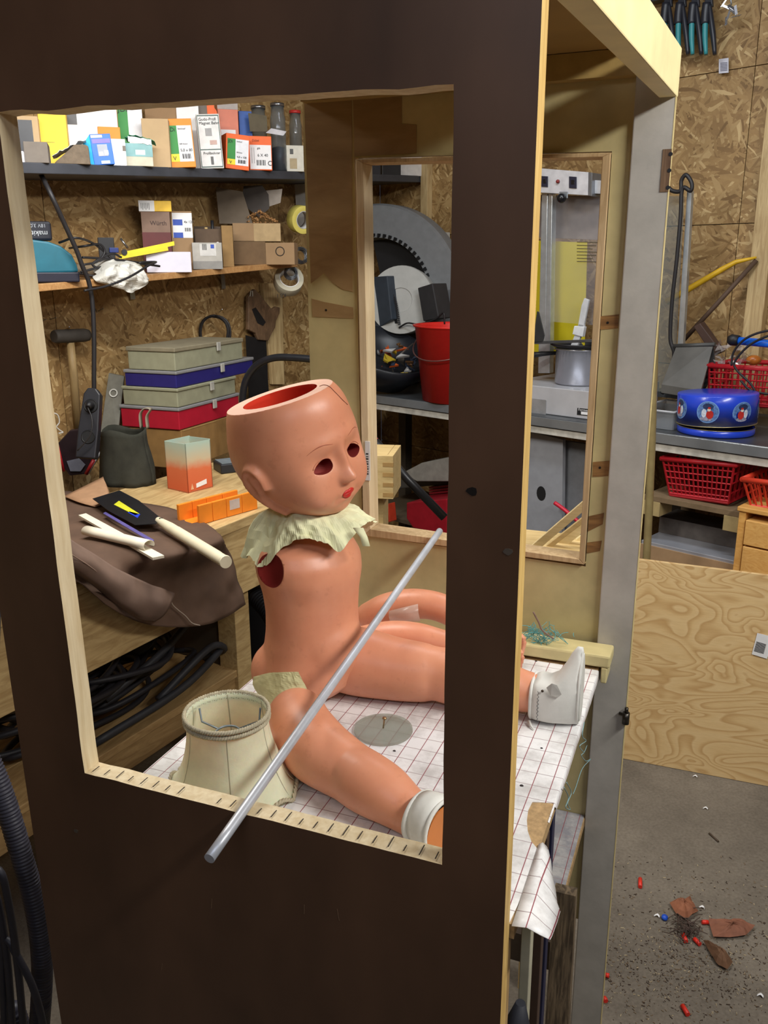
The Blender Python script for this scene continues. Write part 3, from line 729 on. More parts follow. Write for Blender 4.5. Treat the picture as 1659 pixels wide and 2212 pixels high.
# stitched seam beside the ankle and a small button
pts = [SP(Cs, ax, sd, -.006 + (.0012 if k % 2 else -.0012), -.0385, .9 - Cs.z + .012 + k * .0032) for k in range(17)]
build('seam_stitching', MB().tube(pts, .0006, 5), M((120, 120, 120)), shL)
build('shoe_sole', MB().prism(oval(Cs, ax, sd, .0555, .006, .120, .024, taper=.6), ax * .0015), SHOE, shL)
b0 = SP(Cs, ax, sd, .0, -.037, .9 - Cs.z + .064); build('button', MB().ball(b0, .0022), M((70, 60, 50), .3, .8), shL)
pc = [SP(Cs, ax, sd, x, y, .9 - Cs.z + z) for x, y, z in ((.006, -.0365, .071), (.014, -.0372, .080), (.022, -.036, .078), (.030, -.037, .064), (.024, -.039, .058), (.014, -.039, .060))]
build('lining_patch', MB().prism(pc, sd * -.0012), M((186, 184, 178), .7), shL)
pts = [SP(Cs, ax, sd, -.019, -.034, .9 - Cs.z + .006), SP(Cs, ax, sd, -.014, -.044, .9 - Cs.z + .004), SP(Cs, ax, sd, -.008, -.050, .9 - Cs.z + .002)]
build('lace_end', MB().tube(pts, [.003, .002, .001], 6), SHOE, shL)
# near shoe: its brown sole faces the window
a2 = (near_pts[-1] - near_pts[-3]); a2.z = 0; a2.normalize(); s2 = V(-a2.y, a2.x, 0); C2 = near_pts[-1] + a2 * .018
mb = MB(); rr = []
for x, r, k_ in ((-.022, .031, 0), (-.010, .034, 0), (.0, .0355, 0), (.014, .035, 0)):
    rr.append([SP(C2, a2, s2, x, r * .95 * math.cos(t), .9365 - C2.z + (r * 1.0 if math.sin(t) < 0 else r * 1.05) * math.sin(t)) for t in np.linspace(0, 2 * math.pi, 37)])
shR = build('shoe', MB().grid(rr), SHOE, doll, solid=.002); shR['label'] = 'white shoe with brown sole turned to the front'
pts = rr[-1]; build('sole_piping', MB().tube(pts, .0028, 8, cap=False), SHOE, shR)
build('shoe_sole', MB().prism([SP(C2, a2, s2, .0135, (p - C2).dot(s2) * .94, ((p.z - .942) * .94 + .9365 - C2.z)) for p in rr[-1][:-1]], a2 * .002), SOLE, shR)
fr_ = []
for k in range(37):
    t = 2 * math.pi * k / 36; fr_.append(SP(C2, a2, s2, -.023 + .003 * noise.noise(V(k, 1, 1)), .031 * math.cos(t), .935 - C2.z + .032 * math.sin(t)))
build('ankle_binding', MB().tube(fr_, .0035, 6, cap=False), SHOE, shR)
# loose arms lying behind
def arm(y, z0, us, dz, rads, label, tapeit=False):
    pts = [onY(u, v, y) for u, v in us]
    t_ = thing('loose_limb', label, 'doll arm', (pts[0].x, y, .9), 'detached doll arms')
    rads2 = rads
    pts = [V(p.x, p.y, max(p.z, .9 + r)) for p, r in zip(pts, rads2)]
    a_ = limb('forearm', pts, rads2, SKIN, t_)
    hand = pts[-1]
    mb = MB(); mb.ball(hand + V(.018, 0, -.002), .019, sc=(1.2, .7, 1), nu=20, nv=14)
    for k in range(4):
        b0 = hand + V(.026, -.008, .010 - k * .008); mb.tube([b0, b0 + V(.016, -.006, 0), b0 + V(.026 - .002 * abs(k - 1), -.014, -.002)], [.0062, .0056, .0045], 10)
    b0 = hand + V(.012, -.010, .012); mb.tube([b0, b0 + V(.012, -.012, .008)], [.006, .0048], 10)
    h_ = build('hand', mb, SKIN, t_); remesh(h_, .0018, 4)
    return t_, pts
t1, p1 = arm(1.43, .9, [(800, 1332), (835, 1318), (880, 1306), (925, 1306), (965, 1318), (1010, 1345), (1050, 1362), (1080, 1372)], 0, [.029, .032, .030, .0275, .0265, .024, .021, .018], 'detached pink limb of the doll lying farthest back by the rear panel')
t2, p2 = arm(1.335, .9, [(760, 1390), (800, 1384), (850, 1378), (900, 1380), (950, 1392), (1000, 1402), (1045, 1404), (1072, 1402)], 0, [.026, .030, .031, .029, .027, .024, .021, .018], 'detached pink limb of the doll lying just behind the far leg')
c_ = [onY(u, v, 1.395) for u, v in ((842, 1318), (905, 1302), (912, 1336), (846, 1338))]
tp_ = build('clear_tape', MB().grid([[c_[0] + V(0, -.004, 0), c_[1] + V(0, -.006, 0)], [(c_[0] + c_[3]) / 2 + V(0, -.010, 0), (c_[1] + c_[2]) / 2 + V(0, -.012, 0)], [c_[3] + V(0, -.008, -.002), c_[2] + V(0, -.010, -.002)]]), M((214, 184, 168), .25, alpha=.55), t1, solid=.0005)
# ================================================================ LEFT WALL: shelves and what stands on them
SHELFMAT = M((58, 60, 66), .5, var=.2, sc=12, bmp=.2); PLANK = wood((164, 118, 70), (190, 146, 94), (1.2, 10, 10), 5)
CARD = M((156, 126, 92), .8, var=.08, sc=14, bmp=.1); CARDL = M((188, 160, 122), .8, var=.07, sc=14); GREYCARD = M((112, 104, 96), .8, var=.1)
ORANGE = M((232, 140, 40), .55, var=.04); ORANGER = M((236, 104, 42), .55, var=.04); GREEN = M((52, 138, 62), .55, var=.04); YELLOW = M((238, 216, 44), .5, var=.04)
BLUE = M((38, 104, 206), .45, var=.05); CYAN = M((60, 180, 226), .45, var=.05); TEAL = M((28, 100, 120), .45, var=.08); STEEL = M((150, 150, 152), .3, .9, var=.1)
def shelf_frame(pl, pr, off):
    o = A0 + nA * off; a = onP(pl[0], pl[1], o, nA); b = onP(pr[0], pr[1], o, nA); return a, b
def line_shelf(name, label, cat, a, b, ext0, ext1, depth, th, mat, kind=None):
    d = (b - a).normalized(); L = (b - a).length; fr = Fr(a, d)
    frt = Fr(a, d); frt.ez = d.cross(-nA) * 1.0; 
    if frt.ez.z < 0: frt.ez = -frt.ez
    frt.ex = d; frt.ey = -nA
    t = thing(name, label, cat, tuple(a))
    build('shelf_plank', MB().box((-ext0, 0, 0), (L + ext1, depth, th), fr=frt), mat, t, bev=.002)
    return t, frt, L
a, b = shelf_frame((40, 374), (656, 388), .30)
dd_ = (b - a).normalized(); reach = (WB - a).dot(nB) / dd_.dot(nB) - (b - a).length
up_t, UF, UL = line_shelf('wall_shelf', 'long black wall shelf crowded with screw boxes above the workbench', 'shelf', a, b, .35, reach - .02, .292, .03, SHELFMAT)
a, b = shelf_frame((76, 631), (637, 577), .24)
lo_t, LF, LL = line_shelf('wall_shelf', 'short bare pine wall shelf below the black one', 'shelf', a, b, .3, .02, .232, .022, PLANK)
for k, (u, v) in enumerate(((287, 634), (483, 606))):        # brackets of the pine shelf
    p = LF.L(onP(u, v, A0 + nA * .02, nA)); x = p.x
    build('bracket', MB().box((x - .011, .222, -.075), (x + .011, .2255, -.001), fr=LF).box((x - .011, .08, -.004), (x + .011, .2255, -.001), fr=LF), STEEL, lo_t)
for u in (640, 880):
    p = UF.L(onP(u, 400, A0 + nA * .02, nA)); x = p.x
    build('bracket', MB().hexa([UF.P(x - .012, .27, -.19), UF.P(x + .012, .27, -.19), UF.P(x + .012, .28, -.19), UF.P(x - .012, .28, -.19), UF.P(x - .012, .01, -.004), UF.P(x + .012, .01, -.004), UF.P(x + .012, .28, -.001), UF.P(x - .012, .28, -.001)]), M((200, 200, 198), .5), up_t)
def item_frame(SF, th, u, v, y, yw):
    """an upright frame on a shelf top, under the sight line (u, v), y behind the front edge"""
    p = SF.pix(u, v, y); o = SF.P(p.x, y, th + .0005); return Fr(o, yaw(yw))
def carton(name, label, SF, th, u0, u1, vt, y, dep, mat, yw=38, vb=356, bev=.0015, group=None, cat='box', decals=(), lean=0, thing_=None, ztop=None):
    uc = (u0 + u1) / 2
    fr = item_frame(SF, th, uc, vb, y, yw)
    if lean: 
        ez = (Matrix.Rotation(math.radians(lean), 3, fr.ey) @ fr.ez); fr = Fr(fr.o, fr.ex, fr.ez); fr.ez = ez; fr.ex = Matrix.Rotation(math.radians(lean), 3, fr.ey) @ fr.ex
    x0 = fr.pix(u0, (vt + vb) / 2).x; x1 = fr.pix(u1, (vt + vb) / 2).x; z1 = ztop or fr.pix(uc, vt).z
    t = thing(name, label, cat, tuple(fr.o), group)
    body = build('carton', MB().box((x0, 0, 0), (x1, dep, z1), fr=fr), mat, t, bev=bev)
    def Q(a, b_, off=.0006): return fr.P(x0 + (x1 - x0) * a, -off, z1 * b_)
    for di, d in enumerate(decals):
        kind = d[0]; od = .0008 + .0002 * di
        if kind == 'r':      # coloured print area: (a0,b0,a1,b1,mat,name)
            _, a0, b0, a1, b1, mt, nm = d
            build(nm, MB().box((x0 + (x1 - x0) * a0, -od, z1 * b0), (x0 + (x1 - x0) * a1, .0004, z1 * b1), fr=fr), mt, body)
        elif kind == 't':    # words: (text, a, b, height, mat)
            _, s_, a, b_, h, mt = d
            text(body, s_, Q(a, b_, od + .0008), fr.ex, fr.ez, z1 * h, mt)
        elif kind == 'b':    # barcode
            _, a0, b0, a1, b1 = d
            mb = MB(); n = 9
            for k in range(n):
                xa = x0 + (x1 - x0) * (a0 + (a1 - a0) * k / n); w_ = (x1 - x0) * (a1 - a0) / n * (.35 if k % 3 else .7)
                mb.box((xa, -od - .0006, z1 * b0), (xa + w_, -od, z1 * b1), fr=fr)
            build('barcode', mb, DARKTXT, body)
        elif kind == 'f':    # open flap at the top: (angle-ish dx, dz)
            _, a0, a1, dy, dz, mt = d
            build('flap', MB().hexa([fr.P(x0 + (x1 - x0) * a0, 0, z1), fr.P(x0 + (x1 - x0) * a1, 0, z1), fr.P(x0 + (x1 - x0) * a1, .0015, z1), fr.P(x0 + (x1 - x0) * a0, .0015, z1),
                                     fr.P(x0 + (x1 - x0) * a0, dy, z1 + dz), fr.P(x0 + (x1 - x0) * a1, dy, z1 + dz), fr.P(x0 + (x1 - x0) * a1, dy + .0015, z1 + dz), fr.P(x0 + (x1 - x0) * a0, dy + .0015, z1 + dz)]), mt, body)
    return t, fr, (x0, x1, z1)
TH = .03
BX = 'boxes on the black shelf'
carton('wooden_box', 'pinkish cardboard box with dark window showing metal discs, far left of black shelf', UF, TH, 20, 86, 250, .16, .10, CARDL, decals=[('r', .34, .25, .80, .92, M((52, 54, 60), .4), 'cutout')], group=BX)
t, fr, _ = carton('yellow_box', 'plain yellow cardboard box at left end of black shelf', UF, TH, 86, 146, 236, .15, .10, M((240, 196, 60), .6, var=.06), group=BX)
carton('white_box', 'large bright white box with small dark picture in its corner', UF, TH, 147, 256, 226, .16, .12, WHITE, decals=[('r', .0, .68, .20, .93, M((60, 58, 60), .4), 'printed_picture')], group=BX)
carton('screw_box', 'screw box reading 4,0 x 25 standing behind the crumpled teal carton', UF, TH, 256, 310, 225, .14, .09, ORANGE, group=BX, decals=[('r', .12, .02, 1, 1, M((226, 226, 230), .5), 'label_sticker'), ('r', .02, .28, .42, 1, GREEN, 'green_band'), ('r', .05, .1, .42, .27, YELLOW, 'brand_patch'), ('t', '4,0 x 25', .5, .33, .09, DARKTXT), ('t', 'JDi', .04, .88, .13, DARKTXT), ('b', .55, .12, .9, .27)])
carton('orange_box', 'low plain orange box behind the blue carton', UF, TH, 214, 262, 274, .12, .07, ORANGE, group=BX)
carton('parts_box', 'grey cardboard bin with rounded front, left end of black shelf', UF, TH, 52, 104, 306, .01, .10, GREYCARD, group=BX, decals=[('f', .75, 1.3, .04, .004, WHITE)])
carton('paper_pad', 'small pale paper stack at the left end of the black shelf', UF, TH, 30, 52, 326, .02, .05, M((196, 194, 196), .7), group=BX)
# crumpled package
fr = item_frame(UF, TH, 155, 356, .01, 38); t = thing('crumpled_package', 'crumpled brown paper package with torn white top, between grey bin and blue carton', 'package', tuple(fr.o), BX)
x0 = fr.pix(116, 340).x; x1 = fr.pix(194, 340).x; h = fr.pix(155, 312).z
pr = [(x0, 0, 0), (x1, 0, 0), (x1 - .002, 0, h * .95), (x1 - .012, 0, h * 1.02), (x0 + (x1 - x0) * .6, 0, h), (x0 + (x1 - x0) * .3, 0, h * .5), (x0 + .006, 0, h * .12)]
build('wrapper', MB().prism([fr.P(*p) for p in pr], fr.ey * .09), M((108, 94, 78), .8, var=.25, sc=40, bmp=.6), t, bev=.002)
rows = [[fr.P(x0 + (x1 - x0) * s_, .012 + .03 * r_, h * (.25 + .8 * min(1, s_ * 1.25)) + .012 + .006 * noise.noise(V(s_ * 9, r_ * 2, 4))) for s_ in np.linspace(-.05, .93, 14)] for r_ in range(4)]
build('torn_top', MB().grid(rows, sm=False), WHITE, t, solid=.001)
t, fr, (x0, x1, z1) = carton('blue_carton', 'blue lamp carton with cut-out window and cyan side flap', UF, TH, 198, 243, 289, .004, .06, BLUE, yw=44, lean=-5, group=BX, decals=[('r', .05, .88, .6, .97, M((190, 190, 220), .5), 'sticker'), ('r', .08, .70, .95, .84, M((120, 110, 190), .5), 'print_band'), ('r', .28, .28, .76, .66, M((150, 156, 168), .4), 'picture'), ('r', .34, .30, .52, .42, WHITE, 'bulb_print'), ('r', .58, .32, .78, .46, WHITE, 'bulb_print'), ('r', .36, .03, .78, .13, M((190, 200, 226), .5), 'sticker')])
build('side_flap', MB().prism([fr.P(x0, 0, 0), fr.P(x0 - .028, .012, .012), fr.P(x0 - .03, .012, z1 * .62), fr.P(x0, 0, z1 * .98)], fr.ey * .001), CYAN, t)
carton('white_carton', 'small bright white carton with finger notch beside the blue one', UF, TH, 241, 272, 300, .012, .08, WHITE, group=BX, decals=[('r', .78, .55, 1.0, .75, M((120, 110, 100), .7), 'finger_notch')])
t, fr, (x0, x1, z1) = carton('glove_carton', 'pale teal carton with crumpled green and white torn top', UF, TH, 272, 330, 310, .004, .09, M((196, 190, 170), .7), group=BX, decals=[('r', .0, .42, 1, 1, M((126, 168, 170), .6), 'teal_band'), ('r', .36, .5, .72, .72, M((200, 214, 214), .6), 'printed_code')])
rows = [[fr.P(x0 + (x1 - x0) * s_ + .003 * r_, .002 + .018 * r_, z1 + .006 + .020 * (1 - abs(s_ - .35)) + .006 * noise.noise(V(s_ * 8, r_ * 3, 9)) - .003 * r_) for s_ in np.linspace(0, 1.08, 14)] for r_ in range(4)]
build('torn_lid', MB().grid(rows, sm=False), M((28, 140, 100), .6), t, solid=.001)
rows = [[fr.P(x0 + (x1 - x0) * s_, -.003 + .004 * r_, z1 - .004 + .017 * r_ + .010 * (1 - s_) + .004 * noise.noise(V(s_ * 8, r_ * 3, 1))) for s_ in np.linspace(.12, .98, 12)] for r_ in range(2)]
build('torn_liner', MB().grid(rows, sm=False), WHITE, t, solid=.001)
carton('tall_carton', 'plain brown cardboard box to the left of the orange screw boxes', UF, TH, 308, 366, 256, .03, .12, CARDL, yw=30, group=BX)
carton('cardboard_box', 'cardboard box top at the back of the black shelf, above the plain brown one', UF, TH, 316, 386, 222, .17, .10, CARD, yw=30, group=BX)
def jdi(u0, u1, vt, size, label, y, yw, mat, lean=0):
    return carton('screw_box', label, UF, TH, u0, u1, vt, y, .07, mat, yw=yw, lean=lean, group=BX, vb=358, decals=[('r', .40, .12, .96, .86, M((226, 226, 230), .5), 'label_sticker'), ('r', .06, .28, .40, .86, GREEN, 'green_band'), ('r', .06, .12, .40, .28, YELLOW, 'brand_patch'), ('t', 'JDi', .08, .74, .12, DARKTXT), ('t', size, .46, .33, .08, DARKTXT), ('t', '200 Stück', .44, .47, .045, DARKTXT), ('t', 'Senkkopf', .44, .78, .045, DARKTXT), ('t', 'V', .15, .15, .12, DARKTXT), ('b', .52, .18, .86, .28)])
jdi(362, 418, 256, '5,0 x 80', 'orange screw box with green band reading JDi 5,0 x 80', .004, 36, ORANGE, -3)
carton('white_carton', 'tall white carton between the orange box and the magnet drill carton', UF, TH, 384, 432, 224, .10, .09, WHITE, group=BX, vb=358)
carton('white_carton', 'tall white carton printed with drill pictures and black border', UF, TH, 428, 478, 246, .006, .08, M((214, 214, 210), .5, var=.05), yw=34, vb=358, lean=-3, group=BX, decals=[('r', .03, .02, .97, .98, M((62, 86, 80), .5), 'border_line'), ('r', .06, .36, .94, .96, M((220, 220, 218), .5), 'print_area'), ('r', .06, .04, .94, .34, M((220, 220, 218), .5), 'print_area'), ('t', 'Gudo-Profi', .10, .88, .075, DARKTXT), ('t', 'Magnet Bahn', .10, .81, .075, DARKTXT), ('t', 'Profibohrer', .16, .26, .07, DARKTXT), ('r', .46, .07, .58, .22, M((90, 90, 90), .5), 'printed_drill'), ('r', .34, .60, .62, .74, M((150, 150, 150), .5), 'printed_picture'), ('r', .5, .44, .8, .52, M((190, 160, 150), .5), 'printed_picture')])
fr = item_frame(UF, TH, 455, 246, .06, 36)
t = thing('paper_flaps', 'orange and grey folded paper flaps poking up behind the drill carton', 'paper', tuple(fr.o), BX); z0 = fr.pix(440, 250).z
for k, (uu, mt) in enumerate((((430, 246, 424, 226, 446, 224), GREYCARD), ((438, 243, 446, 222, 462, 224), ORANGER), ((450, 246, 460, 228, 468, 240), ORANGER))):
    pts = [fr.pix(uu[i], uu[i + 1], .005 * k) for i in (0, 2, 4)]; pts.append(fr.pix(uu[4] + 2, 250, .005 * k))
    build('flap', MB().prism([fr.P(p.x, p.y, p.z) for p in (pts[0], pts[1], pts[2], pts[3])] , fr.ey * .001), mt, t)
build('sheet', MB().box((fr.pix(430, 250).x, .01, 0), (fr.pix(468, 250).x, .012, z0), fr=fr), WHITE, t)
carton('plastic_box', 'translucent orange plastic box with white sticker', UF, TH, 472, 516, 214, .09, .08, M((206, 112, 82), .35, var=.06), vb=358, group=BX, decals=[('r', .12, .46, .84, .58, WHITE, 'sticker'), ('r', .2, .475, .76, .50, M((220, 90, 70), .5), 'printed_word'), ('r', 0, .86, 1, 1, M((160, 150, 144), .3), 'lid')])
jdi(488, 539, 290, '4,0 x 100', 'orange screw box leaning, reading JDi 4,0 x 100', .004, 46, ORANGER, 4)
carton('plug_box', 'orange plug box with white label reading 6 X 40', UF, TH, 538, 587, 294, .002, .06, ORANGER, yw=34, group=BX, vb=362, decals=[('r', .03, .03, .97, .74, WHITE, 'label_sticker'), ('t', '6 X 40', .36, .40, .12, DARKTXT), ('t', 'gtk', .36, .62, .08, DARKTXT), ('b', .32, .14, .74, .30), ('t', 'C', .80, .14, .2, DARKTXT), ('r', .1, .2, .14, .66, M((190, 190, 190), .5), 'printed_plug'), ('r', .2, .2, .24, .66, M((190, 190, 190), .5), 'printed_plug'), ('t', 'Dübel', .15, .84, .09, M((150, 70, 30), .5))])
t, fr, (x0, x1, z1) = carton('torn_carton', 'torn blue carton with dark open cardboard flap beside the glass jars', UF, TH, 518, 546, 240, .08, .07, M((40, 84, 160), .5), vb=360, group=BX)
f0 = [fr.pix(u, v, -.03) for u, v in ((540, 284), (536, 244), (576, 250), (578, 284))]
build('open_flap', MB().prism([fr.P(p.x, p.y, p.z) for p in f0], fr.ey * .0015), M((92, 84, 66), .8), t)
f0 = [fr.pix(u, v, -.035) for u, v in ((574, 287), (586, 277), (619, 284), (612, 293))]
build('white_flap', MB().prism([fr.P(p.x, p.y, p.z) for p in f0], fr.ey * .0015), M((190, 188, 192), .7), t)
GLASS = M((205, 215, 222), .05, var=.02, trans=.92, ior=1.3, alpha=.75)
def jar(u, vt, r, y, label, lid, cont, vb=360):
    fr = item_frame(UF, TH, u, vb, y, 38); z = min(fr.pix(u, vt).z, .24)
    t = thing('glass_jar', label, 'jar', tuple(fr.o), 'glass jars on the black shelf')
    build('glass', MB().lathe(fr.o, (0, 0, 1), [(r, 0), (r, z * .82), (r * .85, z * .9), (r * .85, z), (r * .80, z), (r * .80, z * .9), (r * .93, z * .8), (r * .93, .004)], 28), GLASS, t)
    build('jar_contents', MB().lathe(fr.o + V(0, 0, .005), (0, 0, 1), [(r * .9, 0), (r * .9, z * .35), (0, z * .38)], 16), cont, t)
    build('lid', MB().lathe(fr.o + V(0, 0, z), (0, 0, 1), [(r * .92, 0), (r * .92, .012), (0, .012)], 24), lid, t)
jar(603, 214, .030, .05, 'tall clear glass jar right of the orange plug box', STEEL, M((60, 62, 70), .4, .6))
jar(562, 205, .032, .15, 'clear glass jar at the back behind the dark cardboard flap', STEEL, M((86, 84, 78), .5))
jar(640, 246, .026, .12, 'glass jar with red ring standing behind the small white carton', M((190, 50, 44), .4), M((50, 48, 46), .5))
carton('white_carton', 'small dirty white carton with round print, right end of the boxes', UF, TH, 619, 656, 314, .004, .05, M((206, 202, 188), .6, var=.12), yw=34, vb=364, group=BX, decals=[('r', .18, .1, .6, .5, M((170, 152, 118), .6), 'printed_patch'), ('r', .2, .66, .4, .86, M((80, 80, 78), .6), 'round_print')])
# far right stretch of the shelf, seen through the rear window
for (u0, u1, vt, mt, lb, yy) in ((784, 822, 330, M((42, 42, 46), .3), 'dark plastic tub on the shelf seen through the rear window', .02), (826, 866, 338, M((36, 36, 38), .35), 'black foil-wrapped bundle on the shelf seen through the rear window', .03), (866, 915, 343, M((196, 190, 184), .6), 'pale carton on the shelf seen through the rear window', .015)):
    carton('carton' if 'carton' in lb else 'storage_tub', lb, UF, TH, u0, u1, vt - 30, yy, .04, mt, vb=372, yw=50, group='things at the far end of the black shelf')
# ---- pine shelf
PT = .022
fr = item_frame(LF, PT, 118, 610, .02, 46)
def QP(fr, u, v, y=0): p = fr.pix(u, v, y); return fr.P(p.x, y, p.z)
saw = thing('power_tool', 'teal and black power tool housing lying on the pine shelf', 'power tool', tuple(fr.o))
prof = [(30, 592), (30, 520), (66, 517), (105, 522), (132, 532), (155, 550), (166, 572), (170, 588)]
build('housing', MB().prism([QP(fr, u, v) for u, v in prof], fr.ey * .11), TEAL, saw, bev=.006)
zb_ = fr.pix(118, 588).z
build('base', MB().box((fr.pix(30, 600).x, -.004, 0), (fr.pix(172, 600).x, .12, zb_), fr=fr), M((28, 28, 46), .5), saw, bev=.004)
fr2 = item_frame(LF, PT, 90, 520, .06, 40)
bt = thing('battery_pack', 'black battery pack upside down on the teal tool, white lettering', 'battery', tuple(QP(fr2, 90, 519)))
p0 = fr2.pix(40, 519); p1 = fr2.pix(108, 478)
build('pack', MB().box((p0.x, 0, p0.z), (p1.x, .06, p1.z), fr=fr2), M((32, 34, 46), .5), bt, bev=.007)
q = fr2.P(fr2.pix(103, 500).x, -.0012, fr2.pix(103, 499).z)
text(bt, 'makita', q, -fr2.ex, -fr2.ez, .022, M((200, 204, 210), .5)).rotation_mode = 'QUATERNION'
q = fr2.P(fr2.pix(99, 486).x, -.0012, fr2.pix(99, 484).z)
text(bt, '18V 3,0Ah', q, -fr2.ex, -fr2.ez, .015, M((170, 176, 186), .5))
CABLE = M((34, 32, 34), .5, var=.1)
def cable(name, label, pts, r, cat='cable', mat=None, n=8, group=None, parent=None):
    P_ = spline(pts, n)
    if parent: return build(name, MB().tube(P_, r, 8), mat or CABLE, parent)
    t = build(name, MB().tube(P_, r, 8), mat or CABLE); tag(t, label, cat, group); return t
def cp(lst, off, r0=0):      # points on planes parallel to the left wall
    return [onP(u, v, A0 + nA * (o if o is not None else off), nA) for u, v, o in [(q + (None,))[:3] for q in lst]]
cable('black_cable', 'thick black cable hanging from the black shelf down to the power strip', cp([(86, 372, .24), (110, 420), (140, 485), (165, 540), (178, 575), (192, 610), (200, 660), (203, 730), (203, 800), (203, 842, .30)], .30), .0075)
t = thing('cable_tangle', 'tangle of thin black cable looped over the pine shelf', 'cable', tuple(cp([(250, 580)], .2)[0]))
for L in ([(128, 524), (165, 514, .3), (205, 528), (240, 558), (262, 590, .24)], [(150, 536, .1), (180, 532), (215, 528), (226, 545), (210, 565), (180, 572)], [(178, 556), (215, 558), (260, 562), (310, 568), (338, 566)], [(182, 628, .32), (230, 618, .32), (280, 598, .32), (320, 574, .30), (336, 566, .27), (300, 568, .26), (345, 575, .26)],
          [(170, 590, .2), (210, 596), (248, 582), (240, 574), (205, 580), (175, 588)], [(240, 560, .22), (222, 580), (200, 570), (240, 548), (262, 556)]):
    cable('cable_loop', '', cp(L, .22), .0038, parent=t)
fr = item_frame(LF, PT, 232, 560, .10, 40)
t = thing('plug_block', 'black plug block with blue clip standing behind the cable loops', 'plug', tuple(fr.o))
build('block', MB().box((fr.pix(213, 540).x, 0, 0), (fr.pix(248, 540).x, .03, fr.pix(230, 513).z), fr=fr), BLACK, t, bev=.002)
build('clip', MB().box((fr.pix(236, 540).x, -.012, fr.pix(236, 546).z), (fr.pix(256, 540).x, -.001, fr.pix(236, 535).z), fr=fr), M((34, 50, 110), .4), t, bev=.002)
fr = item_frame(LF, PT, 210, 575, .06, 40)
t = build('sandpaper_roll', MB().tube([fr.P(fr.pix(165, 560).x, .02, .024), fr.P(fr.pix(262, 560).x, .02, .020)], .022, 18), M((146, 128, 104), .8, var=.1, bmp=.3)); tag(t, 'roll of brown sandpaper under the black cable loops', 'sandpaper')
fr = item_frame(LF, PT, 268, 540, .16, 40)
t = build('drill_bit', MB().tube([QP(fr, 276, 536), QP(fr, 260, 515)], .004, 8), STEEL); tag(t, 'small steel bit leaning on the wall above the yellow rule', 'drill bit')
# crumpled white bag
ctl = [[(206, 570, .16), (232, 560, .2), (262, 562, .22), (290, 566, .2)], [(205, 590, .22), (236, 580, .28), (272, 572, .27), (304, 574, .25)], [(208, 606, .26), (240, 604, .29), (280, 596, .28), (318, 598, .27)], [(236, 616, .27), (262, 624, .28), (286, 632, .27), (325, 606, .265)]]
c2_ = [[onP(u, v, A0 + nA * o, nA) for u, v, o in r_] for r_ in ctl]
up2 = [spline(r_, 8) for r_ in c2_]; gr = [spline([r_[k] for r_ in up2], 8) for k in range(len(up2[0]))]
gr = [[p + nA * (.020 * noise.noise(p * 26) + .010 * noise.noise(p * 60)) for p in c] for c in gr]
t = build('plastic_bag', MB().grid(gr, sm=False), M((206, 204, 196), .4, var=.08), solid=.001); tag(t, 'crumpled white bag drooping over the pine shelf edge', 'bag')
# folding rule
RULE = M((224, 208, 40), .5, var=.06)
fr = item_frame(LF, PT, 318, 575, .05, 45)
t = thing('folding_rule', 'yellow folding rule lying slanted against the dark red carton', 'rule', tuple(fr.o))
for k, (a_, b_, c_, d_) in enumerate((((262, 545), (376, 521), (377, 530), (262, 556)), ((258, 551), (362, 533), (364, 541), (258, 560)))):
    build('rule_blade', MB().prism([QP(fr, u, v, -.004 * k) for u, v in (a_, b_, c_, d_)], fr.ey * .003), RULE, t)
q = fr.pix(268, 545); build('rule_knob', MB().lathe(fr.P(q.x, -.006, q.z), fr.ey, [(.010, -.003), (.010, .006)], 14), BLACK, t)
PX_ = 'cartons on the pine shelf'
t, fr, (x0, x1, z1) = carton('dark_carton', 'brown carton with dark red lower half under the yellow and white box', LF, PT, 308, 370, 457, .10, .08, M((126, 100, 84), .6), yw=36, vb=575, group=PX_, decals=[('r', 0, 0, 1, .66, M((92, 34, 34), .5), 'red_band'), ('t', 'Würth', .3, .78, .10, M((60, 34, 30), .5))])
p = fr.P((x0 + x1) / 2, 0, z1 + .0006); f3 = Fr(p, yaw(36)); t3 = thing('small_box', 'small white and yellow box lying on top of the dark red carton', 'box', tuple(p), PX_)
build('carton', MB().box((x0 - (x0 + x1) / 2 - .004, -.002, 0), (x1 - (x0 + x1) / 2 + .008, .07, .036), fr=f3), M((236, 190, 50), .5), t3, bev=.001)
build('white_end', MB().box((x0 - (x0 + x1) / 2 - .005, -.0028, -.0002), (-.001, .0702, .0365), fr=f3), WHITE, t3)
for k in range(6): build('printed_line', MB().box((x0 - (x0 + x1) / 2 + .003 + k * .0055, -.0034, .009 - .004 * (k % 2)), (x0 - (x0 + x1) / 2 + .0045 + k * .0055, -.0028, .028), fr=f3), DARKTXT, t3)
carton('cardboard_box', 'brown carton with blue and white shipping label', LF, PT, 371, 417, 456, .09, .08, CARD, yw=36, vb=575, group=PX_, decals=[('r', .08, .55, 1, .97, WHITE, 'label_sticker'), ('r', .1, .76, .55, .86, M((44, 76, 170), .5), 'blue_bar'), ('r', .1, .55, .55, .64, M((44, 76, 170), .5), 'blue_bar'), ('t', '4x 120', .62, .8, .06, DARKTXT), ('b', .65, .66, .95, .72)])
carton('white_carton', 'plain low white carton at the front of the pine shelf', LF, PT, 316, 413, 544, .015, .07, M((214, 212, 226), .6, var=.04), yw=36, vb=585, group=PX_)
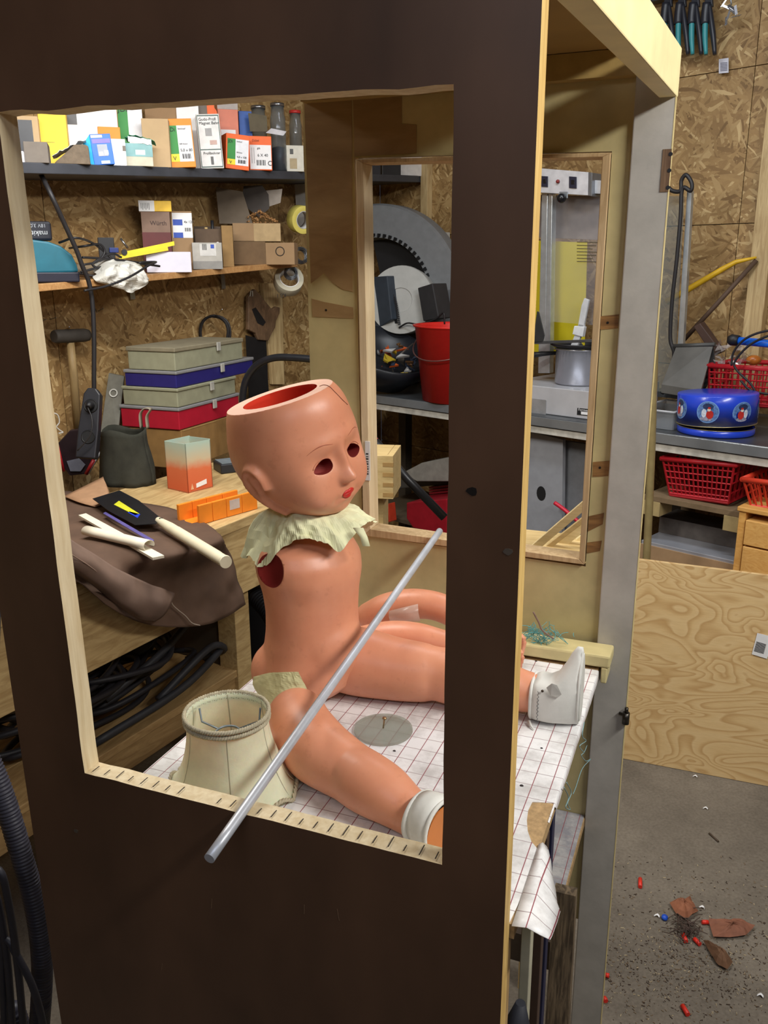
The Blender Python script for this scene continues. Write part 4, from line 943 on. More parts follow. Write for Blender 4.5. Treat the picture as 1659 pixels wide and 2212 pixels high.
carton('grey_carton', 'low grey and white carton with worn label next to the plain white one', LF, PT, 416, 480, 524, .012, .08, M((176, 172, 164), .7, var=.12), yw=36, vb=578, group=PX_, decals=[('r', .0, 0, 1, .30, M((140, 138, 134), .7), 'grey_band'), ('r', .25, .5, .8, .95, M((204, 202, 198), .6), 'label_sticker'), ('b', .34, .72, .5, .95), ('r', .62, .78, .74, .93, M((44, 76, 170), .5), 'blue_square')])
t, fr, (x0, x1, z1) = carton('open_carton', 'open cardboard carton holding small bottles', LF, PT, 480, 504, 487, .03, .05, M((150, 118, 74), .8), yw=36, vb=575, group=PX_)
build('side_wall', MB().box((x0 - .10, .02, 0), (x0, .022, z1 * .92), fr=fr), M((96, 78, 62), .8), t); build('back_wall', MB().box((x0 - .10, .09, 0), (x1, .092, z1), fr=fr), M((80, 66, 54), .8), t)
for k, (dx, hh, mt) in enumerate(((-.03, 1.12, BLACK), (-.055, .95, M((206, 176, 120), .4)), (-.015, .80, M((214, 210, 206), .4)))):
    b_ = build('bottle', MB().lathe(fr.P(x0 + dx, .05 - .01 * k, .002), (0, 0, 1), [(.013, 0), (.013, z1 * hh * .7), (.006, z1 * hh * .82), (.006, z1 * hh), (0, z1 * hh)], 14), mt)
    tag(b_, ('black bottle in the open carton on the pine shelf', 'amber bottle in the open carton on the pine shelf', 'pale tube in the open carton on the pine shelf')[k], 'bottle')
# two stacked boxes of shavings
t, fr, (x0, x1, z1) = carton('cardboard_box', 'lower cardboard box with round print at right end of pine shelf', LF, PT, 505, 574, 522, .05, .11, M((112, 88, 62), .85), yw=30, vb=570, group=PX_)
xe = fr.pix(638, 545).x
fe = Fr(fr.P(x1, 0, 0), yaw(18)); 
build('end_panel', MB().box((0, -.001, 0), (fe.pix(636, 545).x, .09, z1 * .95), fr=fe), CARD, t, bev=.001)
q = fe.pix(605, 543); build('round_print', MB().lathe(fe.P(q.x, -.0015, q.z), fe.ey, [(.019, 0), (.015, 0), (.015, .0006), (.019, .0006)], 28, closed=True), M((60, 50, 40), .8), t)
fu = Fr(fr.P(x0, .01, z1 + .001), yaw(30)); t4 = thing('shavings_box', 'upper cardboard box full of wood shavings with raised dark flap', 'box', tuple(fu.o), PX_)
xa, xb, xc, zz = fu.pix(503, 500).x, fu.pix(548, 500).x, fu.pix(606, 500).x, fu.pix(560, 482).z
build('carton', MB().box((xa, 0, 0), (xc, .003, zz), fr=fu).box((xa, .10, 0), (xc, .103, zz), fr=fu).box((xa, .003, 0), (xa + .003, .10, zz), fr=fu).box((xc - .003, .003, 0), (xc, .10, zz), fr=fu).box((xa, 0, 0), (xc, .103, .003), fr=fu), CARD, t4)
build('pale_panel', MB().box((xb, -.001, 0.001), (xc, 0, zz * .98), fr=fu), M((178, 152, 112), .8), t4)
fl_ = [fu.pix(u, v, .02) for u, v in ((474, 483), (466, 404), (524, 414), (546, 484))]
build('raised_flap', MB().prism([fu.P(p.x, .02, p.z) for p in fl_], fu.ey * .003), M((104, 92, 78), .85, var=.1), t4)
fl_ = [fu.pix(u, v, .06) for u, v in ((522, 440), (526, 402), (566, 400), (580, 420), (582, 450), (560, 470))]
build('dark_flap', MB().prism([fu.P(p.x, .06, p.z) for p in fl_], fu.ey * .003), M((64, 58, 54), .85), t4)
fl_ = [fu.pix(u, v, .07) for u, v in ((572, 412), (610, 408), (606, 438), (582, 446))]
build('white_flap', MB().prism([fu.P(p.x, .07, p.z) for p in fl_], fu.ey * .002), M((140, 130, 120), .8), t4)
mb = MB()
for k in range(170):
    u = random.uniform(530, 598); v = random.uniform(440, 482); q = fu.pix(u, v + 0, random.uniform(.01, .08)); c = fu.P(q.x, q.y, max(zz * .8, min(q.z, zz + .05 * (1 - abs(u - 560) / 45))))
    mb.lathe(c, (random.uniform(-1, 1), random.uniform(-1, 1), random.uniform(-1, 1)), [(.005, 0), (.006, .004)], 5, a1=random.uniform(2, 5))
sh = build('wood_shavings', mb, M((170, 124, 76), .8, var=.3)); tag(sh, 'curly wood shavings heaped in the upper cardboard box', 'shavings', kind='stuff')
# tape rolls and wire
def ring(name, label, c, ax, ri, ro, w, mats, cat='tape', core=None):
    t = thing(name, label, cat, tuple(c)); c = Vector(c); ax = Vector(ax).normalized()
    build('roll', MB().lathe(c, ax, [(ri + .003, -w / 2), (ro, -w / 2), (ro, w / 2), (ri + .003, w / 2)], 48, closed=True), mats[0], t, bev=.001)
    build('core', MB().lathe(c, ax, [(ri, -w / 2 - .0005), (ri + .0028, -w / 2 - .0005), (ri + .0028, w / 2 + .0005), (ri, w / 2 + .0005)], 40, closed=True), mats[1], t)
    return t
av = lambda a, dz=0: V(math.cos(math.radians(a)), math.sin(math.radians(a)), dz)
c = onP(650, 474, A0 + nA * .17, nA)
ring('masking_tape_roll', 'yellow masking tape roll hanging at the right end of the pine shelf', c, av(-32, -.15), .034, .058, .05, [M((222, 206, 104), .6, var=.05), M((196, 194, 190), .6)])
c = onP(623, 606, A0 + nA * .19, nA)
rk = ring('plaster_tape_roll', 'white tape roll printed KB 1 hanging below the wire coil', c, av(-50, .55), .040, .062, .05, [M((196, 190, 168), .6, var=.05), WHITE])
axk = av(-50, .55).normalized(); q = c - V(0, 0, .057) - axk * .012
text(rk, 'KB 1', onP(618, 634, A0 + nA * .255, nA), yaw(15) * -1, V(.1, .1, -1), .022, DARKTXT)
for k, (u, v, o, rad) in enumerate(((650, 552, .24, .034), (628, 590, .22, .028))):
    c = onP(u, v, A0 + nA * o, nA); axw = av(-35 - 20 * k, .2 + .3 * k).normalized(); s1 = axw.cross(V(0, 0, 1)).normalized(); s2_ = axw.cross(s1); pts = []
    for i in range(14 * 20 + 1):
        a = i / 20 * 2 * math.pi; rr_ = rad * (.72 + .28 * ((i // 20) % 3) / 2); pts.append(c + s1 * rr_ * math.cos(a) + s2_ * rr_ * math.sin(a) + axw * (-.012 + .024 * i / 280))
    t = build('wire_coil', MB().tube(pts, .0016, 5), M((128, 130, 134), .3, .85)); tag(t, ('coil of grey wire beside the masking tape roll', 'coil of grey wire inside the KB 1 tape roll')[k], 'wire')
# ---- things on the wall below
def onA(u, v, off): return onP(u, v, A0 + nA * off, nA)
def wallprism(name, px, off, th, mat, parent, bev=0): return build(name, MB().prism([onA(u, v, off) for u, v in px], nA * th), mat, parent, bev=bev)
t = build('wooden_board', MB().prism([onA(u, v, .002) for u, v in ((560, 612), (602, 612), (608, 830), (582, 830))], nA * .02), studm, bev=.002); tag(t, 'pale upright board fixed to the wall behind the old handsaw', 'board')
saw = thing('handsaw', 'old handsaw with dark wooden handle hanging on the wall', 'saw', tuple(onA(560, 700, .03)))
wallprism('blade', ((530, 724), (574, 735), (583, 905), (540, 905)), .027, .002, M((46, 44, 44), .5, .5), saw)
SAWW = wood((92, 70, 50), (124, 96, 70), (8, 8, 3), 6)
hp_ = [(530, 640), (544, 624), (556, 636), (568, 652), (582, 668), (590, 662), (599, 664), (598, 676), (590, 694), (588, 708), (580, 722), (574, 736), (552, 734), (546, 720), (530, 712)]
hh_ = [(544, 668), (552, 664), (566, 684), (574, 696), (568, 704), (556, 698)]
n_ = 15
mb = MB(); 
for off in (.020, .040):
    pass
build('handle', MB().prism([onA(u, v, .022) for u, v in hp_], nA * .018), SAWW, saw, bev=.004)
build('handle_opening', MB().prism([onA(u, v, .0405) for u, v in hh_], nA * .0008), M((24, 20, 18), .9), saw)
build('hanging_loop', MB().tube([onA(u, v, .045) for u, v in ((542, 628), (540, 640), (546, 640), (545, 628))], .0025, 6), M((170, 165, 150)), saw)
t = thing('rubber_mallet', 'rubber mallet with long wooden handle hanging on the wall left of the black cable', 'mallet', tuple(onA(152, 740, .05)))
build('mallet_head', MB().tube([onA(116, 727, .06), onA(122, 727, .06), onA(182, 724, .06), onA(190, 724, .06)], [.020, .023, .023, .020], 20), M((66, 62, 58), .7, var=.15), t)
build('handle', MB().tube([onA(152, 740, .06), onA(158, 800, .06), onA(168, 925, .055)], [.013, .014, .015], 14), wood((140, 116, 76), (168, 142, 98), (8, 8, 1), 6), t)
build('nail', MB().tube([onA(150, 708, -.0), onA(150, 706, .09)], .002, 6), STEEL, t)
pts = []
c = onA(461, 712, .065); ea = dA; ez_ = V(0, 0, 1)
for i in range(7 * 24 + 1):
    a = i / 24 * 2 * math.pi + 1.57; r_ = .060 + .0045 * (i / 168) + .002 * math.sin(i); pts.append(c + (V(RW[0, 0], RW[1, 0], 0) * .96 + nA * .2).normalized() * r_ * math.cos(a) + ez_ * (r_ * 1.05 * math.sin(a) - .01) + nA * (.0 + .014 * (i // 24) / 7))
t = build('cable_coil', MB().tube(pts, .004, 6), CABLE); tag(t, 'small coil of black cable hung on a nail above the box stack', 'cable')
for (u0, v0, u1, v1) in ((474, 674, 480, 668), (212, 672, 224, 666), (108, 690, 122, 686), (88, 694, 100, 690), (206, 668, 210, 676)):
    t = build('nail', MB().tube([onA(u0, v0, .0), onA(u1, v1, .04)], .0016, 6), STEEL); tag(t, {474: 'nail holding the small black cable coil', 212: 'bare nail right of the hanging black cable, below the crumpled bag', 108: 'bare nail just above the mallet head, right one of two', 88: 'bare nail just above the mallet head, left one of two', 206: 'short bent nail beside the hanging black cable'}[u0], 'nail', 'bare nails in the wall')
# ================================================================ LEFT WORKBENCH
BW = wood((168, 138, 90), (204, 176, 124), (10, 1.3, 10), 4); BWD = wood((150, 118, 74), (184, 152, 102), (10, 1.3, 10), 4)
ea0 = onZ(165, 1262, .9); ea1 = onZ(571, 1101, .9); dBA = (ea1 - ea0).normalized()
# bench A frame: x along its front edge (away from us), y towards the wall
BA = Fr(ea0, dBA); L_in = BA.ey
bench = thing('workbench', 'old pine workbench along the left wall with deep front apron', 'workbench', (ea0.x, ea0.y, 0))
xe = BA.L(onZ(640, 1074, .9)).x
def bbox(name, a, c, mat, parent=bench, bev=.002): return build(name, MB().box(a, c, fr=BA), mat, parent, bev=bev)
for k in range(3): bbox('top_plank', (-1.6, .0 + k * .19, -.03), (xe + .35, .188 + k * .19, 0), BW)
zap = BA.pix(300, 1398, .003).z
bbox('apron', (-1.6, .003, zap), (xe + .35, .035, -.0305), BW)
sh_f0 = onZ(213, 1636, .4); sh_f1 = onZ(535, 1430, .4); ys = BA.L(sh_f0).y; xs1 = BA.L(sh_f1).x
for k in range(3): bbox('shelf_plank', (-1.6, ys + k * .16, -.524), (xs1, ys + .158 + k * .16, -.50), BWD)
bbox('shelf_rail', (-1.6, ys + .01, -.60), (xs1 - .02, ys + .04, -.5245), BWD)
xl = BA.pix(508, 1350, .08).x
for xx in (xl, xl - 1.7):
    bbox('leg', (xx - .035, .05, -.9), (xx + .035, .12, -.031), BW); bbox('leg', (xx - .035, .48, -.9), (xx + .035, .55, -.031), BW)
bbox('side_panel', (xl - .03, .122, -.499), (xl + .01, .478, -.10), M((62, 52, 40), .8))
# organiser boxes in a stack
yb = 1.5
cx_ = onY(384, 860, 2.55); FX = Fr((cx_.x, 2.55, .9), (0, 1, 0))      # x: away along the wall side, y: towards the wall (-X)
def zrow(v): return onY(384, v, 2.55).z - .9
def xr(u, v): return onX(u, v, cx_.x).y - 2.55
def yl(u, v): return cx_.x - onY(u, v, 2.55).x
OG = M((150, 150, 126), .45, var=.08, bmp=.05); OGD = M((134, 126, 104), .7, var=.12, sc=20); NAVY = M((42, 38, 110), .4, var=.06); REDP = M((176, 28, 50), .4, var=.06); LIDG = M((136, 136, 138), .35, var=.06)
def organiser(label, v0, v1, ur, ul, body, lid, lidh, lt, latchu=None):
    z0, z1 = zrow(v1) , zrow(v0); x1 = xr(ur, (v0 + v1) / 2 - 12); y1 = yl(ul, (v0 + v1) / 2 - 12); ox = (xr(ur, v0) - x1) * 0
    t = thing('organiser_box', label, 'storage box', tuple(FX.P(0, 0, z0)), 'organiser boxes stacked on the workbench')
    build('tray', MB().box((.004, .004, z0 + .0005), (x1 - .004, y1 - .004, z1 - lidh), fr=FX), body, t, bev=.003)
    build('lid', MB().box((0, 0, z1 - lidh + .0003), (x1, y1, z1), fr=FX), lid, t, bev=.003)
    if lt:
        xm = x1 * lt; build('latch', MB().box((xm - .012, -.006, z1 - .034), (xm + .012, .0, z1 - .002), fr=FX), M((170, 168, 160), .5), t, bev=.002)
    return z1
organiser('red organiser box with clear lid, bottom of the stack', 862 + 20, 930, 520, 258, REDP, LIDG, .012, .55)
organiser('grey-green organiser box between the red and the blue one', 840, 881.5, 512, 262, OG, OG, .012, .55)
organiser('dark blue organiser box with greyish lid, second from the top', 803, 839.5, 550, 266, NAVY, LIDG, .012, .55)
organiser('grey organiser box with brown dusty lid, top of the stack', 752, 802.5, 527, 272, OG, OGD, .016, .6)
zt = zrow(931)
t = thing('cardboard_box', 'brown cardboard box under the organiser stack on the workbench', 'box', tuple(FX.P(0, 0, 0)))
build('carton', MB().box((.01, .002, .0006), (xr(505, 900), min(.23, yl(255, 905)), zt), fr=FX), M((142, 108, 62), .8, var=.1), t, bev=.002)
build('closing_tape', MB().box((.02, .001, zt - .004), (.24, .0016, zt - .001), fr=FX), M((170, 140, 90), .5), t)
def BP(u, v, z=0): return BA.pixz(u, v, z)
def W_(u, v, z=0.0): q = BP(u, v, z); return BA.P(q.x, q.y, z)
# sprayed paint carton (open square pot)
c = [W_(353, 1050), W_(407, 1066), W_(469, 1050)]
d1 = c[2] - c[1]; d0 = c[0] - c[1]
d0.z = d1.z = 0
pot = thing('paint_pot', 'open square carton sprayed pale green above orange on the workbench', 'pot', tuple(c[1]))
hz = onP(407, 960, c[1], V(RW[0, 2], RW[1, 2], 0)).z - .9
# keep it roughly square
d1 = d1.normalized() * .104; d0 = V(-d1.y, d1.x, 0) * 1.0
base = [c[1], c[1] + d1, c[1] + d1 + d0, c[1] + d0]
def pot_mat():
    mt, nt, b = newmat('sprayed_card')
    tc = nt.nodes.new('ShaderNodeTexCoord'); sp = nt.nodes.new('ShaderNodeSeparateXYZ'); nt.links.new(tc.outputs['Object'], sp.inputs[0])
    n = noise_n(nt, coords(nt), 24, 4)
    a = nt.nodes.new('ShaderNodeMath'); a.operation = 'MULTIPLY_ADD'; nt.links.new(n, a.inputs[0]); a.inputs[1].default_value = .03; nt.links.new(sp.outputs[2], a.inputs[2])
    dv = nt.nodes.new('ShaderNodeMath'); dv.operation = 'DIVIDE'; nt.links.new(a.outputs[0], dv.inputs[0]); dv.inputs[1].default_value = hz + .015
    nt.links.new(ramp(nt, dv.outputs[0], [(.0, lin((200, 88, 48))), (.50, lin((210, 108, 66))), (.68, lin((196, 178, 146))), (1, lin((168, 190, 176)))]), b.inputs['Base Color']); b.inputs['Roughness'].default_value = .8
    return mt
PM = pot_mat(); mb = MB(); th_ = .0025
cen = sum(base, V(0, 0, 0)) / 4
for i in range(4):
    a, b_ = base[i], base[(i + 1) % 4]; n_ = (cen - (a + b_) / 2).normalized() * th_; jit = .004 * random.uniform(-1, 1)
    mb.hexa([a, b_, b_ + n_, a + n_, a + V(0, 0, hz + jit), b_ + V(0, 0, hz - jit * .5), b_ + n_ + V(0, 0, hz - jit * .5), a + n_ + V(0, 0, hz + jit)])
build('walls', mb, PM, pot); build('bottom', MB().prism([p + V(0, 0, .001) for p in base], (0, 0, .002)), M((170, 150, 110)), pot)
nrm = (base[0] + base[1]) / 2 - cen; nrm.normalize(); ex = d1.normalized()
q = base[0] + ex * .034 + nrm * .0006 + V(0, 0, .012)
build('sticker', MB().hexa([q, q + ex * .044 + V(0, 0, .006), q + ex * .044 + nrm * .0006 + V(0, 0, .006), q + nrm * .0006, q + V(0, 0, .014), q + ex * .044 + V(0, 0, .022), q + ex * .044 + nrm * .0006 + V(0, 0, .022), q + nrm * .0006 + V(0, 0, .014)]), WHITE, pot)
for k, (a_, w2) in enumerate(((.028, .010),)):
    q = base[0] + ex * a_ * .4 + nrm * .0004 + V(0, 0, .010); build('stencil_triangle', MB().prism([q, q + ex * .012, q + ex * .006 + V(0, 0, .02)], nrm * .0006), M((216, 170, 130), .8), pot)
# orange mitre box
mo = W_(432, 1135); me_ = W_(590, 1090); dm = (me_ - mo); dm.z = 0; dm.normalize()
MF = Fr(mo, dm)
OR2 = M((236, 136, 40), .45, var=.06)
mt_ = thing('mitre_box', 'orange plastic mitre box at the front edge of the workbench behind the doll', 'mitre box', tuple(mo))
hm = MF.pix(432, 1092).z; Lm = .22
for nm, y0_ in (('front_fence', 0), ('rear_fence', .052)):
    xs = [0, .052, .058 - .004, .108, .110, .165, .167, Lm]
    for a_, b_ in ((0, .048), (.0495, .1), (.1015, .16), (.1615, Lm)): build(nm, MB().box((a_ - (.03 if y0_ else 0), y0_, .001), (b_ - (.03 if y0_ else 0), y0_ + .010, hm), fr=MF), OR2, mt_, bev=.0015)
build('floor_plate', MB().box((-.02, .010, .001), (Lm - .02, .052, .010), fr=MF), OR2, mt_, bev=.001)
build('paint_splash', MB().box((.112, -.0008, hm * .35), (.15, .0, hm * .85), fr=MF), M((196, 180, 170), .6), mt_)
# dark tray
f = Fr(W_(478, 1025), yaw(50)); t = thing('plastic_tray', 'dark plastic tray with grey lining behind the sprayed pot', 'tray', tuple(f.o))
build('tray', MB().box((0, 0, .001), (.14, .09, .035), fr=f), M((34, 36, 42), .4), t, bev=.004); build('lining', MB().box((.006, .006, .0352), (.134, .084, .038), fr=f), M((110, 120, 126), .7), t)
# level-like grey slat, leaning
a = onA(236, 942, .09); b_ = onA(250, 806, .05)
sl = thing('level_bar', 'grey flat bar with white oval print leaning against the wall left of the box stack', 'bar', tuple(a))
vr = V(RW[0, 0], RW[1, 0], 0) 
build('bar_body', MB().prism([a - vr * .034, a + vr * .030, b_ + vr * .03 - V(0, 0, .012), b_ - vr * .026], V(.35, -.9, 0) * -.012), M((104, 102, 92), .6, var=.15), sl, bev=.001)
mid = a + (b_ - a) * .68 + V(.35, -.9, 0) * .0015
nn = (vr.cross(b_ - a)).normalized()
if nn.y > 0: nn = -nn
build('oval_print', MB().lathe(mid + nn * .002, nn, [(.016, 0), (.011, 0), (.011, .0006), (.016, .0006)], 24, closed=True), M((196, 196, 190), .6), sl)
# cloth tool bag
cb = W_(275, 1048, 0); cb = V(cb.x - .02, cb.y + .03, .9)
t = thing('tool_bag', 'dark olive cloth tool bag open at the top with a pale strap', 'bag', tuple(cb))
rows = []
for i in range(12):
    h = i / 11; row = []
    for k in range(41):
        a_ = 2 * math.pi * k / 40; r_ = (.100 - .022 * h) * (1 + .08 * noise.noise(V(math.cos(a_) * 2, math.sin(a_) * 2, h * 2)) + .05 * noise.noise(V(math.cos(a_) * 5, math.sin(a_) * 5, h * 3 + 4)))
        row.append(cb + V(math.cos(a_) * r_ * 1.0, math.sin(a_) * r_ * .75, h * .182 + .001 + (.008 * math.sin(a_ * 3) if i == 11 else 0)))
    rows.append(row)
build('bag_cloth', MB().grid(rows), M((50, 50, 42), .95, var=.25, sc=22, bmp=.4), t, solid=.003)
build('bag_bottom', MB().lathe(cb + V(0, 0, .10), (0, 0, 1), [(.060, 0), (.060, .002), (0, .012)], 20), M((54, 64, 44), .9, var=.3, sc=60), t)
sp_ = [onP(u, v, cb, V(RW[0, 2], RW[1, 2], 0)) for u, v in ((304, 925), (302, 895), (312, 882), (324, 884), (316, 900), (318, 925))]
sp_ = spline(sp_, 6); mb = MB(); mb.grid([[p - V(RW[0, 2], RW[1, 2], 0) * .01, p + V(RW[0, 2], RW[1, 2], 0) * .012 + vr * .004] for p in sp_]); build('strap', mb, M((150, 140, 122), .8), t, solid=.002)
# power strip hanging on the cable
ps = onA(203, 842, .30); pe = onA(190, 992, .33); ux = (ps - pe).normalized(); sx = vr.cross(ux).normalized(); 
pw = thing('power_strip', 'black power strip hanging on its cable beside the cloth bag', 'power strip', tuple(pe))
wx = (vr - ux * vr.dot(ux)).normalized(); wz = wx.cross(ux)
if wz.y > 0: wz = -wz
outl = [pe - wx * .030, pe + wx * .034, pe + ux * .09 + wx * .036, ps - ux * .02 + wx * .032, ps + wx * .016, ps - wx * .010, ps - ux * .02 - wx * .022, pe + ux * .09 - wx * .030]
build('housing', MB().prism(outl, wz * .032), M((32, 32, 38), .45, var=.1), pw, bev=.004)
for tt in (.74, .30): 
    c_s = pe + (ps - pe) * tt + wx * .006 + wz * .0325; build('socket', MB().lathe(c_s, wz, [(.023, 0), (.020, .002), (.018, -.004), (0, -.004)], 24), M((18, 18, 20), .5), pw)
c_s = pe + (ps - pe) * .74 + wx * .006 + wz * .03
build('plug', MB().tube([c_s, c_s + wz * .02, c_s + wz * .028 - ux * .01], [.013, .012, .008], 14), BLACK, pw)
cable('plug_cable', 'thin black cord from the plugged power strip down to the bench', [c_s + wz * .028 - ux * .01, c_s + wz * .036 + wx * .02 - ux * .05, c_s + wz * .036 + wx * .018 - ux * .10, c_s + wz * .03 - wx * .02 - ux * .15], .0022)
# red and clear visor-like guard
vg = W_(176, 1024); gt = thing('face_guard', 'dark face guard with red and white edges lying under the power strip', 'guard', tuple(vg))
pl = [onP(u, v, V(vg.x, vg.y - .02, 0), V(RW[0, 2], RW[1, 2], 0)) for u, v in ((122, 960), (150, 930), (185, 925), (228, 955), (222, 975), (188, 1024), (150, 1028), (130, 1000))]
build('shell', MB().prism(pl, V(-.35, .9, 0) * .03), M((40, 30, 34), .3, var=.2), gt, bev=.004)
def edge(u0, v0, u1, v1, r_, mt, nm): build(nm, MB().tube([onP(u0, v0, V(vg.x, vg.y - .025, 0), V(RW[0, 2], RW[1, 2], 0)), onP(u1, v1, V(vg.x, vg.y - .025, 0), V(RW[0, 2], RW[1, 2], 0))], r_, 8), mt, gt)
edge(124, 962, 138, 1018, .005, M((170, 36, 40), .4), 'red_edge'); edge(203, 994, 186, 1024, .007, M((160, 36, 40), .4), 'red_edge'); edge(226, 960, 192, 1022, .003, M((200, 200, 204), .4), 'white_edge')
build('clear_window', MB().prism([onP(u, v, V(vg.x, vg.y - .028, 0), V(RW[0, 2], RW[1, 2], 0)) for u, v in ((144, 996), (170, 990), (184, 1004), (174, 1018), (152, 1018))], V(-.35, .9, 0) * .003), M((110, 112, 124), .2), gt)
t = build('cotton_string', MB().tube(spline([onX(u, v, -.72) for u, v in ((112, 892), (124, 896), (128, 912), (122, 922), (130, 930), (136, 934), (126, 936))], 5), .0008, 5), M((214, 212, 206), .7)); tag(t, 'tangled white thread caught on the window jamb edge', 'thread')
# leather/cotton apron draped over the bench edge
APR = M((92, 70, 56), .85, var=.22, sc=9, bmp=.35)
H_ = lambda u, v, y, : BA.P(BA.pix(u, v, y).x, y, BA.pix(u, v, y).z)
c0 = [[W_(60, 1060, .006), W_(150, 1062, .008), W_(235, 1078, .010), W_(300, 1086, .012), W_(360, 1096, .008), W_(400, 1110, .004), W_(430, 1122, .003)],
      [W_(60, 1110, .01), W_(160, 1112, .014), W_(240, 1130, .020), W_(310, 1142, .022), W_(375, 1148, .016), W_(430, 1150, .010), W_(465, 1146, .005)],
      [W_(60, 1160, .02), W_(160, 1165, .028), W_(240, 1180, .036), W_(310, 1195, .036), W_(380, 1196, .026), W_(440, 1185, .015), W_(482, 1166, .004)],
      [H_(60, 1200, -.02), H_(160, 1222, -.022), H_(240, 1252, -.03), H_(310, 1262, -.04), H_(385, 1245, -.036), H_(450, 1222, -.026), H_(492, 1190, -.012)],
      [H_(60, 1225, -.035), H_(165, 1252, -.045), H_(235, 1290, -.060), H_(310, 1318, -.060), H_(395, 1305, -.050), H_(465, 1275, -.040), H_(512, 1240, -.022)],
      [H_(60, 1250, -.035), H_(170, 1258, -.050), H_(232, 1310, -.070), H_(325, 1350, -.060), H_(420, 1353, -.055), H_(485, 1335, -.045), H_(526, 1306, -.030)]]
def surf(ctl, n, m_): u_ = [spline(r_, n) for r_ in ctl]; return [spline([r_[k] for r_ in u_], m_) for k in range(len(u_[0]))]
gr = surf(c0, 9, 8)
gr = [[p + V(1, -.3, .3).normalized() * (.013 * noise.noise(p * 13) * min(1, j / 12) + .005 * noise.noise(p * 30)) for j, p in enumerate(c)] for c in gr]
ap = thing('leather_apron', 'dark brown work apron draped over the front edge of the workbench', 'apron', tuple(c0[2][3]))
build('apron_cloth', MB().grid(gr), APR, ap, solid=.003)
# rolled lighter tube of cloth along its lower left
c1_ = [[H_(130, 1152, -.045), H_(200, 1195, -.06), H_(265, 1235, -.075), H_(325, 1262, -.085), H_(380, 1282, -.085)],
       [H_(130, 1175, -.062), H_(200, 1222, -.080), H_(260, 1262, -.095), H_(318, 1292, -.105), H_(368, 1306, -.105)],
       [H_(130, 1205, -.062), H_(200, 1250, -.080), H_(255, 1290, -.092), H_(305, 1322, -.100), H_(352, 1330, -.100)],
       [H_(130, 1222, -.040), H_(200, 1262, -.058), H_(250, 1304, -.072), H_(300, 1336, -.082), H_(335, 1342, -.085)]]
gr = surf(c1_, 9, 6); gr = [[p + V(1, -.3, .3) * (.008 * noise.noise(p * 18)) for p in c] for c in gr]
build('rolled_hem', MB().grid(gr), M((116, 94, 82), .8, var=.14, sc=14, bmp=.3), ap, solid=.003)
pts = [H_(u, v, -.075) for u, v in ((368, 1290), (372, 1305), (385, 1318), (400, 1330), (415, 1346), (432, 1351))]
build('edge_seam', MB().tube(spline(pts, 5), .0016, 6), M((176, 160, 144), .8), ap)
build('edge_seam', MB().tube(spline([H_(u, v, -.085) for u, v in ((150, 1195), (205, 1232), (262, 1285), (300, 1312), (335, 1328))], 5), .0014, 6), M((140, 116, 100), .8), ap)
f = [[W_(138, 1072, .02), W_(215, 1034, .045), W_(222, 1030, .05)], [W_(170, 1085, .022), W_(225, 1062, .035), W_(234, 1058, .03)], [W_(205, 1095, .02), W_(232, 1085, .024), W_(238, 1078, .02)]]
t = build('cardboard_scrap', MB().grid(surf(f, 5, 5)), M((170, 132, 100), .8, var=.1), solid=.0015); tag(t, 'bent tan cardboard scrap lying at the far edge of the apron', 'cardboard')
# pull saw
ps_ = thing('pull_saw', 'saw with black blade and ribbed white handle lying on the apron', 'saw', tuple(W_(345, 1125, .03)))
ZS = .045
bl = [W_(200, 1078, ZS), W_(258, 1060, ZS), W_(300, 1082, ZS), W_(345, 1118, ZS), W_(338, 1132, ZS), W_(292, 1135, ZS), (W_(235, 1104, ZS))]
build('blade', MB().prism(bl, (0, 0, .0015)), M((34, 36, 42), .35, .5, var=.15), ps_)
lb_ = [W_(246, 1090, ZS + .0016), W_(257, 1082, ZS + .0016), W_(301, 1110, ZS + .0016), W_(292, 1113, ZS + .0016)]
build('yellow_label', MB().prism(lb_, (0, 0, .0004)), M((206, 206, 46), .5), ps_)
build('blue_label', MB().prism([W_(276, 1107, ZS + .0016), W_(280, 1105, ZS + .0016), W_(303, 1111, ZS + .0016), W_(297, 1119, ZS + .0016)], (0, 0, .0004)), M((34, 60, 190), .5), ps_)
h0 = W_(342, 1124, ZS); h1 = W_(486, 1213, .06); pts = [h0 + (h1 - h0) * t_ for t_ in np.linspace(0, 1, 80)]
HW = M((228, 220, 192), .4, var=.05)
build('handle', MB().tube(pts, [(.0095 + .0045 * min(1, i / 16)) * (1 + (.05 if (i % 2 and 24 < i < 72) else 0)) for i in range(80)], 18), HW, ps_)
build('end_cap', MB().tube([h1, h1 + (h1 - h0).normalized() * .006], [.0155, .0145], 20), HW, ps_)
build('rivet', MB().lathe(h0 + (h1 - h0) * .05 + V(0, 0, .0105), (0, 0, 1), [(.005, 0), (.003, 0), (.003, .0008), (.005, .0008)], 16, closed=True), BLACK, ps_)
t = build('clear_ruler', MB().prism([W_(223, 1110, .035), W_(228, 1107, .035), W_(333, 1168, .05), W_(328, 1173, .05)], (0, 0, .002)), M((108, 100, 170), .2, alpha=.8)); tag(t, 'thin violet clear ruler lying on the apron between saw and white strips', 'ruler')
WS_ = M((232, 224, 204), .5, var=.05)
t = build('white_strip', MB().prism([W_(170, 1117, .035), W_(186, 1113, .035), W_(355, 1205, .045), W_(330, 1210, .045)], (0, 0, .006)), WS_); tag(t, 'long flat white strip under the rolled white sheet', 'strip')
r0 = W_(187, 1146, .05); r1 = W_(322, 1178, .06); pp = [r0 + (r1 - r0) * t_ for t_ in np.linspace(0, 1, 6)]; dr = (r1 - r0).normalized(); s1 = V(0, 0, 1).cross(dr).normalized(); s2_ = dr.cross(s1)
